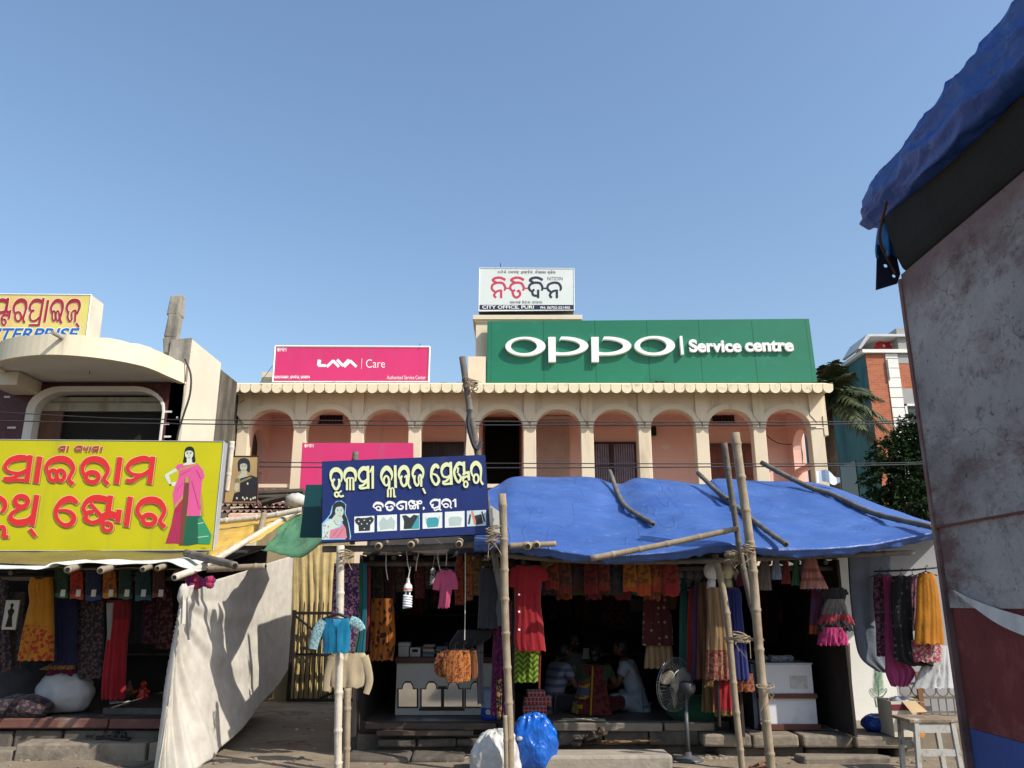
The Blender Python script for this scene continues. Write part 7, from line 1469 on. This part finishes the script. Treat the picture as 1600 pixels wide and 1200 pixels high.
def person(label, loc, yaw, shirt, legs, arms, lean=.1, turn=0.0, tilt=.25, bun=False, sari=None, sleeve=.6, s=1.0):
    """seated cross-legged; local +y is where the person faces; arms: [(elbow, wrist)] left then right"""
    loc = Vector(loc); ca, sa_ = math.cos(yaw), math.sin(yaw)
    T = lambda v: Vector((loc.x+s*(v[0]*ca-v[1]*sa_), loc.y+s*(v[0]*sa_+v[1]*ca), loc.z+s*v[2]))
    r0 = thing('person', label, 'person', loc)
    L = lean
    J = {'pelvis':(0,0,.11,(.135,.11)),'waist':(0,L*.35,.27,(.12,.095)),'chest':(0,L*.8,.43,(.145,.10)),'neckbase':(0,L*1.05,.54,(.075,.065)),'neck':(0,L*1.2,.60,.048)}
    E = [('pelvis','waist'),('waist','chest'),('chest','neckbase'),('neckbase','neck')]
    for k, sg in ((0,-1),(1,1)):
        n_ = 'lr'[k]; el, wr = arms[k]
        J['sh'+n_] = (sg*.165,L*.95,.50,.058); J['el'+n_] = (*el,.040); J['wr'+n_] = (*wr,.027)
        J['hip'+n_] = (sg*.10,.05,.10,.085); J['kn'+n_] = (sg*.33,.27,.13,.065); J['an'+n_] = (-sg*.10,.31,.06,.040); J['toe'+n_] = (-sg*.22,.30,.035,.032)
        E += [('chest','sh'+n_),('sh'+n_,'el'+n_),('el'+n_,'wr'+n_),('pelvis','hip'+n_),('hip'+n_,'kn'+n_),('kn'+n_,'an'+n_),('an'+n_,'toe'+n_)]
    body = skin(J, E, 'pelvis', T)
    for k, sg in ((0,-1),(1,1)):                           # hands
        el, wr = Vector(arms[k][0]), Vector(arms[k][1]); d = (wr-el).normalized(); sd_ = d.cross(Vector((0,0,1))).normalized(); up = sd_.cross(d)
        h = MB(); pc_ = wr + d*.045; tp = MB()
        h.ball((0,0,0),.040,.048,.016,12,8); h.v = [tuple(T(pc_+sd_*x+d*y+up*z)) for x,y,z in h.v]; addmb(body, h)
        for f_, (o_, ln) in enumerate(((-.028,.062),(-.010,.072),(.009,.068),(.026,.052))):
            a = pc_+sd_*o_+d*.038; q = MB(); q.tube([T(a), T(a+d*ln*.5-up*.008), T(a+d*ln*.85-up*.028), T(a+d*ln-up*.042)], [.0092*s,.0088*s,.0078*s,.006*s], 7); addmb(body, q)
        a = pc_-sd_*sg*.032-d*.012; q = MB(); q.tube([T(a), T(a-sd_*sg*.025+d*.025-up*.006), T(a-sd_*sg*.03+d*.055-up*.02)], [.011*s,.010*s,.007*s], 7); addmb(body, q)
    hb = MB(); ct, st_ = math.cos(tilt), math.sin(tilt); cu, su = math.cos(turn), math.sin(turn); hc_ = Vector((0, L*1.25+.025, .70))
    def HT(x, y, z):
        y, z = y*ct+z*st_, -y*st_+z*ct; x, y = x*cu-y*su, x*su+y*cu; return T(hc_+Vector((x,y,z)))
    g_ = MB(); g_.ball((0,0,0),.073,.092,.116,22,16,lambda d: 1-.20*max(0,-d.z-.15)*(1 if d.y<.5 else .6)); g_.ball((0,.094,-.018),.013,.02,.022,8,6); g_.ball((0,.080,-.062),.026,.012,.009,8,5)
    for sg in (-1,1): g_.ball((sg*.076,-.005,-.012),.009,.02,.03,8,6); g_.ball((sg*.03,.086,.022),.02,.008,.006,8,5)
    g_.v = [tuple(HT(*p)) for p in g_.v]; addmb(body, g_)
    body.build('body', SKB, r0, smooth=True, fix=False)
    e_ = MB()
    for sg in (-1,1): e_.ball((sg*.03,.083,.006),.013,.008,.007,8,6)
    e_.v = [tuple(HT(*p)) for p in e_.v]; e_.build('eyes', mat('eye_white',(.5,.48,.45),.3), r0, smooth=True)
    hr = MB(); hr.ball((0,-.012,.018),.082,.099,.112,22,14,lambda d: 1.0 if (d.y < .45 or d.z > .55) else .80)
    if bun: hr.ball((0,-.125,-.01),.055,.045,.05,14,9); hr.ball((0,-.07,-.06),.06,.045,.07,12,8)
    hr.v = [tuple(HT(*p)) for p in hr.v]; hr.build('hair', HAIRB, r0, smooth=True)
    # shirt follows torso and upper arms
    J2 = {k: J[k] for k in ('pelvis','waist','chest','neckbase')}; gr = lambda r_, d: tuple(x+d for x in r_) if isinstance(r_, tuple) else r_+d
    J2 = {k: (*v_[:3], gr(v_[3], .022)) for k, v_ in J2.items()}; E2 = E[:3]
    J2['hem'] = (0,-.01,.05,(.165,.14)); E2 = E2 + [('pelvis','hem')]
    for n_, k in (('l',0),('r',1)):
        sh_, el = Vector(J['sh'+n_][:3]), Vector(arms[k][0]); c = sh_.lerp(el, sleeve); J2['sh'+n_] = (*sh_, .074); J2['sl'+n_] = (*c, .062); E2 += [('chest','sh'+n_),('sh'+n_,'sl'+n_)]
    skin(J2, E2, 'pelvis', T).build('shirt' if not sari else 'blouse', shirt, r0, smooth=True, fix=False)
    J3 = {k: (*J[k][:3], gr(J[k][3], .02)) for k in ('pelvis','hipl','hipr','knl','knr','anl','anr')}; E3 = [('pelvis','hipl'),('pelvis','hipr'),('hipl','knl'),('hipr','knr'),('knl','anl'),('knr','anr')]
    skin(J3, E3, 'pelvis', T).build('trousers' if not sari else 'skirt', legs, r0, smooth=True, fix=False)
    if sari:
        m = MB()
        def sf(u, v):      # drape from the shoulder over the back down to the floor
            a = lerp(-2.4, .75, u); z = lerp(.015, .56, v); wd = lerp(.30, .17, min(1, v*1.15)); dp = lerp(.27, .115, min(1, v*1.2)); k = 1+.05*math.sin(u*26+v*3)*(1-v)
            yc = lerp(.06, L*.85, v); return T((math.sin(a)*wd*k, yc-math.cos(a)*dp*k, z))
        m.grid(sf, 44, 26, mi=lambda u, v: sari_mi(u, v)); m.build('sari', sari, r0, smooth=True)
        m = MB(); m.tube([sf(.72, k/14)+Vector((0,-.012,0)) for k in range(15)], .011, 6); m.build('sari_border', C('yellow_border',(.50,.28,.01)), r0)
    return r0
def sari_mi(u, v):
    s_ = v + .10*math.cos((u-.45)*5)
    if u > .68: return 0
    if s_ > .62: return (1,2,3,0)[int((s_-.62)/.06) % 4] if s_ < .86 else 0
    if s_ > .44: return 4
    if s_ > .39: return 1
    return 0 if (math.hypot(u-.42, (v-.12)*1.3) > .15+.035*math.sin(math.atan2(v-.12,u-.42)*6)) else 1
FZ = .357
def seat(px, py, Y): p = P(px, py, Y); return (p.x, Y, FZ)
person('person in a blue striped shirt seated at left, back to the street', seat(862,1108,10.55), R(-62), C('blue_stripe_shirt',(.24,.27,.34),'stripe_h',(.10,.12,.20),.75), C('dark_trousers',(.03,.03,.035)),
       [((-.25,.22,.30),(-.12,.44,.27)), ((.27,.20,.29),(.14,.45,.25))], .14, .1, .45)
person('person in a pale vest seated at back holding a paper', seat(898,1095,11.5), R(180), C('pale_vest',(.26,.28,.24)), C('dark_lungi',(.05,.05,.06),'check',(.1,.1,.12),1),
       [((-.27,.18,.32),(-.20,.40,.45)), ((.26,.15,.30),(.12,.40,.34))], .08, .0, .35, s=1.12)
person('person in red, yellow and green sari seated with back to the street', seat(931,1122,10.25), R(-12), C('green_blouse',(.03,.07,.03)), C('maroon_skirt',(.10,.012,.018)),
       [((-.24,.20,.30),(-.10,.42,.30)), ((.24,.16,.34),(.15,.36,.50))], .10, -.1, .2, bun=True, sari=[C('sari_maroon',(.13,.012,.02)), C('sari_yellow',(.48,.32,.01)), C('sari_red',(.34,.02,.02)), C('sari_green',(.02,.17,.05)), C('sari_grey',(.11,.11,.16))], s=.98)
person('person in a white kurta seated at right, facing left', seat(997,1108,10.65), R(74), C('white_kurta',(.40,.43,.50)), C('white_pyjama',(.42,.45,.52)),
       [((-.25,.20,.30),(-.14,.44,.24)), ((.26,.18,.30),(.12,.45,.22))], .12, -.1, .4, s=1.05)
sheet('paper_sheet','pale paper held up by the seated person at the back','paper',[P(908,1030,11.15),P(934,1029,11.15),P(938,1012,11.2),P(911,1013,11.2)],8,6,mat('pale_paper',(.42,.42,.33),.8,.1),.012,2)
garment('cloth_length','khaki cloth held between the striped shirt and the sari','cloth',[(1040,888,898),(1052,882,904),(1070,880,908)],10.6,[C('khaki_cloth',(.30,.21,.07))],.06,3,.016,8,hook=False)
# ---------------------------------------------------------------- street things at the foot of the stalls
FB = thing('standing_fan','grey pedestal fan with pale blades turned toward the stall','fan',tuple(G(1076,1189,.03)))
b0 = G(1076,1189,.03); FMT = mat('fan_grey',(.07,.075,.08),.4,.1,5,.05); 
m = MB(); m.lathe(tuple(b0),[(0,0),(.155,0),(.155,.018),(.12,.035),(.04,.055),(.03,.09),(0,.09)],24); m.build('base', FMT, FB, smooth=True)
hc = P(1073,1074,b0.y); m = MB(); m.tube([b0+Vector((0,0,.06)), Vector((hc.x-.01,b0.y,hc.z-.06))],.016,10); m.tube([b0+Vector((0,0,.06)), b0+Vector((0,0,.5))],.021,10); m.build('pole', FMT, FB, smooth=True)
ax = Vector((-.62,.76,.12)).normalized(); s1 = ax.cross(Vector((0,0,1))).normalized(); s2 = s1.cross(ax)
gc = hc + ax*.15
m = MB()
prf = [(-.10,.02),(-.10,.055),(-.07,.066),(0,.066),(.06,.055),(.08,.03)]
b_ = len(m.v)
pts = [hc+ax*(-.085), hc+ax*(-.075), hc+ax*(-.03), hc+ax*.05, hc+ax*.08]; m.tube(pts,[.035,.062,.07,.064,.04],18); m.tube([hc+Vector((0,0,-.1)),hc+Vector((0,0,-.02))],.028,8); m.build('motor', mat('fan_motor',(.05,.053,.06),.4), FB, smooth=True)
m = MB(); m.tube([hc+ax*(-.088),hc+ax*(-.0845)],.035,16); m.build('motor_badge', mat('fan_badge',(.2,.21,.22),.4), FB)
m = MB()
for k in range(9):
    a = 2*math.pi*k/9; p = hc+ax*(-.0885)+(s1*math.cos(a)+s2*math.sin(a))*.022; m.tube([p,p+ax*.002],.005,6)
m.build('vent_holes', DARK, FB)
GW = mat('chrome_wire',(.20,.21,.22),.4,metal=.5); RG = .285
m = MB()
for rr_, off in ((RG,0),(RG*.99,.03),(RG*.62,-.075),(RG*.62,.085)):
    m.tube([gc+ax*off+(s1*math.cos(t_)+s2*math.sin(t_))*rr_ for t_ in [2*math.pi*j/40 for j in range(41)]],.0035,5)
for k in range(44):
    a = 2*math.pi*k/44; d = s1*math.cos(a)+s2*math.sin(a)
    for sg in (-1,1): m.tube([gc+d*.05+ax*sg*.095, gc+d*RG*.62+ax*sg*.08, gc+d*RG*.9+ax*sg*.045, gc+d*RG],.0016,4)
m.build('guard', GW, FB)
FBL = mat('ivory_blade',(.36,.33,.26),.35,.04,3,0)
for k in range(3):
    a0 = 2*math.pi*k/3+.55; m = MB()
    def bl(u, v):
        r_ = lerp(.045,.255,v); half = .50*math.sin(math.pi*min(1,v*.75+.2))**.7; a = a0+(u-.5)*2*half; d = s1*math.cos(a)+s2*math.sin(a); return gc+d*r_+ax*(.035*(u-.5)*2)
    m.grid(bl,12,10); o = m.build('blade',FBL,FB,smooth=True); s_ = o.modifiers.new('thickness','SOLIDIFY'); s_.thickness=.004
m = MB(); m.tube([gc-ax*.03,gc+ax*.03],.045,14); m.build('hub',FBL,FB)
# sacks in front
def bagfn(seed, n_):
    def f(d):
        k = 1 + .13*mn.noise(d*1.3+Vector((seed,0,0))) + .10*mn.noise(d*2.6+Vector((0,seed,0)))
        k += .035*math.sin(math.atan2(d.y,d.x)*n_+4*mn.noise(d*2)+seed)*max(0,d.z+.2)
        k -= .05*abs(mn.noise(Vector((d.x*5+d.z*3,d.y*5,d.z*2+seed)))) + .03*abs(mn.noise(Vector((d.x*11-d.z*5,d.y*11,d.z*4+seed))))
        return k
    return f
p = P(833,1160,8.75); BLB = poly_mat('blue_poly_bag',(.008,.10,.46),.25,7)
def bigbag(name,label,c,rx,ry,rz,mt,seed,n_,neck):
    m = MB(); f = bagfn(seed,n_); m.ball(c,rx,ry,rz,72,44,f)
    r0 = m.build(name,mt,smooth=True); tag(r0,label,'bag')
    return r0
c = Vector((P(834,1152,8.85).x, 8.85, .25)); bb2 = bigbag('poly_bag','shiny blue plastic bag stuffed full behind the middle post',c,.245,.22,.315,BLB,2,9,None)
m = MB(); q_ = P(812,1154,8.665); m.ball(q_,.03,.02,.022,12,8,lambda d:1+.3*mn.noise(d*4)); m.build('torn_hole', mat('clear_packets',(.3,.33,.36)), bb2, smooth=True)
c = Vector((P(776,1180,8.75).x, 8.72, .14)); bigbag('poly_bag','pleated white plastic sack at the foot of middle post',c,.265,.22,.27,poly_mat('white_poly',(.46,.46,.445),.45,6),5,14,None)
p = P(1372,1124,9.75); sack('poly_bag','crumpled blue plastic bag by the painted white wall','bag',(p.x,9.75,.25+.07),.19,.14,.11,poly_mat('blue_poly_bag_dull',(.01,.05,.30),.3,9),7)
# carton
CB = mat('carton_brown',(.42,.30,.17),.8,.1,4,.1); CWH = mat('carton_white',(.52,.47,.38),.7,.1,4,.1)
cx0, cx1 = P(1397,1140,9.3).x, P(1447,1140,9.3).x; r0 = thing('cardboard_box','open cardboard carton with maroon stripe beside the white stool','carton',((cx0+cx1)/2,9.45,.25)); zt_ = P(1420,1096,9.3).z
m = MB(); m.box(cx0,cx1-.08,9.3,9.31,.252,zt_); m.box(cx0,cx0+.01,9.31,9.65,.252,zt_); m.box(cx1-.09,cx1-.08,9.31,9.65,.252,zt_); m.box(cx0+.01,cx1-.09,9.64,9.65,.252,zt_); m.box(cx0,cx1-.08,9.3,9.65,.25,.252); m.build('carton_body',CWH,r0)
m = MB(); m.box(cx0-.002,cx1-.078,9.296,9.2995,zt_-.09,zt_-.03); m.build('maroon_stripe',mat('maroon_ink',(.15,.02,.03),.6),r0)
m = MB(); m.prism([(cx0+.12,9.3,zt_),(cx1-.08,9.3,zt_),(cx1-.02,9.18,zt_-.09),(cx0+.15,9.17,zt_-.10)],(0,.004,.006)); m.prism([(cx1-.08,9.31,zt_),(cx1-.08,9.64,zt_),(cx1+.06,9.66,zt_-.01),(cx1+.06,9.33,zt_-.02)],(0,0,.006)); m.build('flap',CB,r0)
m = MB(); m.ball(((cx0+cx1)/2,9.45,zt_-.03),.13,.12,.07,14,8,lambda d:1+.4*mn.noise(d*3)); m.build('contents',mat('clear_packets',(.3,.33,.36)),r0,smooth=True)
m = MB(); q_=P(1440,1148,9.28); m.ball(q_,.035,.004,.035,14,6); m.build('printed_spot',mat('printed_orange',(.5,.2,.05),.6),r0)
# white wooden stool
SW = mat('chipped_white_wood',(.40,.39,.36),.75,.12,5,.3,25,stain=(.14,.10,.07),samt=.4,sscale=9); SY0, SY1 = 8.35, 8.68
r0 = thing('wooden_stool','chipped white wooden stool in front of right stall','stool',(P(1462,1190,8.5).x,8.5,0))
zt_ = P(1460,1124,SY0).z; xa, xb = P(1424,1130,SY0).x, P(1492,1130,SY0).x
m = MB(); m.box(xa-.03,xb+.03,SY0-.03,SY1+.03,zt_-.028,zt_); m.jitter(.004,2); m.build('seat',mat('worn_stool_top',(.20,.15,.10),.8,.3,5,.3,stain=(.5,.48,.44),samt=.3,sscale=7),r0,bevel=.005)
for i,(x,y) in enumerate(((xa+.02,SY0),(xb-.05,SY0),(xa+.02,SY1),(xb-.05,SY1))):
    m = MB(); dx = -.03 if i%2==0 else .03; m.hexa([(x+dx,y-.022,0),(x+.045+dx,y-.022,0),(x+.045+dx,y+.022,0),(x+dx,y+.022,0),(x,y-.022,zt_-.03),(x+.045,y-.022,zt_-.03),(x+.045,y+.022,zt_-.03),(x,y+.022,zt_-.03)]); m.build('leg',SW,r0,bevel=.004)
m = MB(); m.box(xa+.065,xb-.055,SY0-.012,SY0+.012,zt_-.12,zt_-.035); m.box(xa+.065,xb-.055,SY1-.012,SY1+.012,zt_-.12,zt_-.035); m.box(xa+.03,xa+.055,SY0+.022,SY1-.022,zt_-.12,zt_-.035); m.build('apron',SW,r0)
m = MB(); zz = P(1460,1176,SY0).z; m.box(xa+.05,xb-.03,SY0-.015,SY0+.012,zz-.03,zz+.03); m.box(xa+.02,xa+.045,SY0+.022,SY1-.022,zz+.03,zz+.08); m.build('stretcher',SW,r0)
# railing behind right stall
r0 = thing('iron_railing','low ornate iron railing behind the right stall garments','railing',(P(1440,1100,11.0).x,11.0,.25)); xa, xb = P(1388,1100,11).x, P(1500,1100,11).x; z1, z0_ = P(1440,1068,11).z, .26
RI = mat('rail_grey',(.16,.14,.12),.6,.2,6,.2,metal=.3,stain=(.12,.06,.03),samt=.3)
m = MB()
for z in (z1,z1-.17,z0_+.03): m.box(xa,xb,10.985,11.015,z-.014,z+.014)
m.build('rails',RI,r0)
m = MB(); x = xa+.08
while x < xb: m.tube([Vector((x+.075*math.cos(t_),11,z1-.085+.07*math.sin(t_))) for t_ in [2*math.pi*j/16 for j in range(17)]],.008,5); x += .16
m.build('ring_band',RI,r0)
m = MB(); x = xa+.05
while x < xb: m.tube([(x,11,z0_),(x,11,z1-.17)],.008,5); x += .1
m.build('bars',RI,r0)
m = MB(); x = P(1434,1080,10.95).x; m.box(x,x+.06,10.94,10.98,.25,z1+.15); m.build('post',mat('rust_post',(.20,.09,.04),.8),r0)
# footwear and litter near the fan
sandal('sandal','left black sandal of a pair on the edge of pale slab',903,1162,.165,1.3,SDK,'sandals before the cloth stall',1.15)
sandal('sandal','right black sandal of a pair on the edge of pale slab',922,1159,.165,1.0,SDK,'sandals before the cloth stall',1.15)
sandal('sandal','grey sandal leaning behind the black pair',932,1156,.2,.4,SBR,'sandals before the cloth stall',1.1,.25)
sandal('sandal','brown sandal propped left of the fan base',1046,1166,.06,2.3,SBR,'sandals before the cloth stall',1.3,.35)
m = MB(); rq = random.Random(8); a, b = G(940,1166,.17), G(1036,1163,.17)
for k in range(16): m.tube([a+Vector((rq.uniform(0,.1),.1+rq.uniform(-.05,.05),.01+rq.uniform(0,.03))), b+Vector((rq.uniform(-.15,.0),.12+rq.uniform(-.03,.03),.01+rq.uniform(0,.02)))],.006,5)
o = m.build('twig_bundle',mat('dry_twigs',(.20,.11,.05),.9,.3)); tag(o,'bundle of dry brown twigs lying on the pale slab','twigs')
m = MB(); p = G(905,1128,.36)
for k in range(12): m.tube([p+Vector((rq.uniform(-.25,.2),rq.uniform(-.03,.1),.01+.002*k)), p+Vector((rq.uniform(0,.3),rq.uniform(-.03,.1),.012+.002*k))],.006,4)
o = m.build('straw_strands',mat('pale_straw',(.30,.27,.22),.9)); tag(o,'loose pale straw strands on the cloth stall floor','straw',kind='stuff')
m = MB(); p = G(545,1172,.02); m.prism([p+Vector((0,.12,.05)),p+Vector((.05,.0,.0)),p+Vector((.13,.03,.0)),p+Vector((.07,.13,.04))],(0,0,.004)); o = m.build('paper_scrap',BXW); tag(o,'white paper scrap leaning at foot of the left sign post','paper','white paper scraps')
m = MB(); p = G(562,1197,.02); m.prism([p+Vector((-.08,.05,.0)),p+Vector((-.05,-.05,.0)),p+Vector((.1,-.04,.0)),p+Vector((.08,.04,.01))],(0,0,.004)); o = m.build('paper_scrap',BXW); tag(o,'white paper scrap lying flat nearest the camera by sign post','paper','white paper scraps')
m = MB(); c = P(1188,1190,8.7); c.z = .05
m.tube([c+Vector((.1*math.cos(t_),.1*math.sin(t_),.0)) for t_ in [2*math.pi*j/20 for j in range(21)]],.02,8); m.tube([c+Vector((-.1,0,0)),c+Vector((-.03,-.05,.05)),c+Vector((.04,0,.07)),c+Vector((.1,0,0))],.014,6); o = m.build('wire_coil',mat('rusty_wire',(.16,.08,.05),.8,.4,12,.3)); tag(o,'rusty coil lying at the foot of the tallest post','coil')
m = MB(); p = P(778,810,8.5); m.prism([P(766,790,8.52),P(782,800,8.52),P(782,836,8.52),P(770,834,8.52)],(0,.003,0)); o = m.build('paper_notice',BXW); tag(o,'white card tied between blue sign and middle post','card')
m = MB(); m.prism([P(676,840,8.6),P(692,852,8.58),P(687,846,8.55),P(682,842,8.55)],(0,.003,0)); o=m.build('plastic_strip',BXW); tag(o,'white plastic strip caught under the dark blue sign','strip')

m = MB(); rq = random.Random(77)
for k in range(70):
    x = rq.uniform(-5.6, 4.4); y = rq.uniform(8.75, 9.45) if rq.random() < .7 else rq.uniform(9.5, 13); 
    if y > 9.5: x = rq.uniform(-3.1, -2.2)
    c = Vector((x, y, hgt(x,y)+.008)); a = rq.uniform(0,6.3); s_ = rq.uniform(.012,.035); d = Vector((math.cos(a),math.sin(a),0))*s_; e = Vector((-d.y,d.x,0))*.6
    m.poly([c-d-e, c+d-e*.7+Vector((0,0,s_*.4)), c+d+e+Vector((0,0,s_*.2)), c-d*.8+e], rq.randrange(3))
tag(m.build('litter', [mat('dry_leaf_litter',(.16,.10,.04),.9), mat('paper_litter',(.5,.48,.43),.8), mat('plastic_litter',(.28,.07,.07),.5)], fix=False), 'scattered dry leaves and paper bits on the ground', 'litter', kind='stuff')
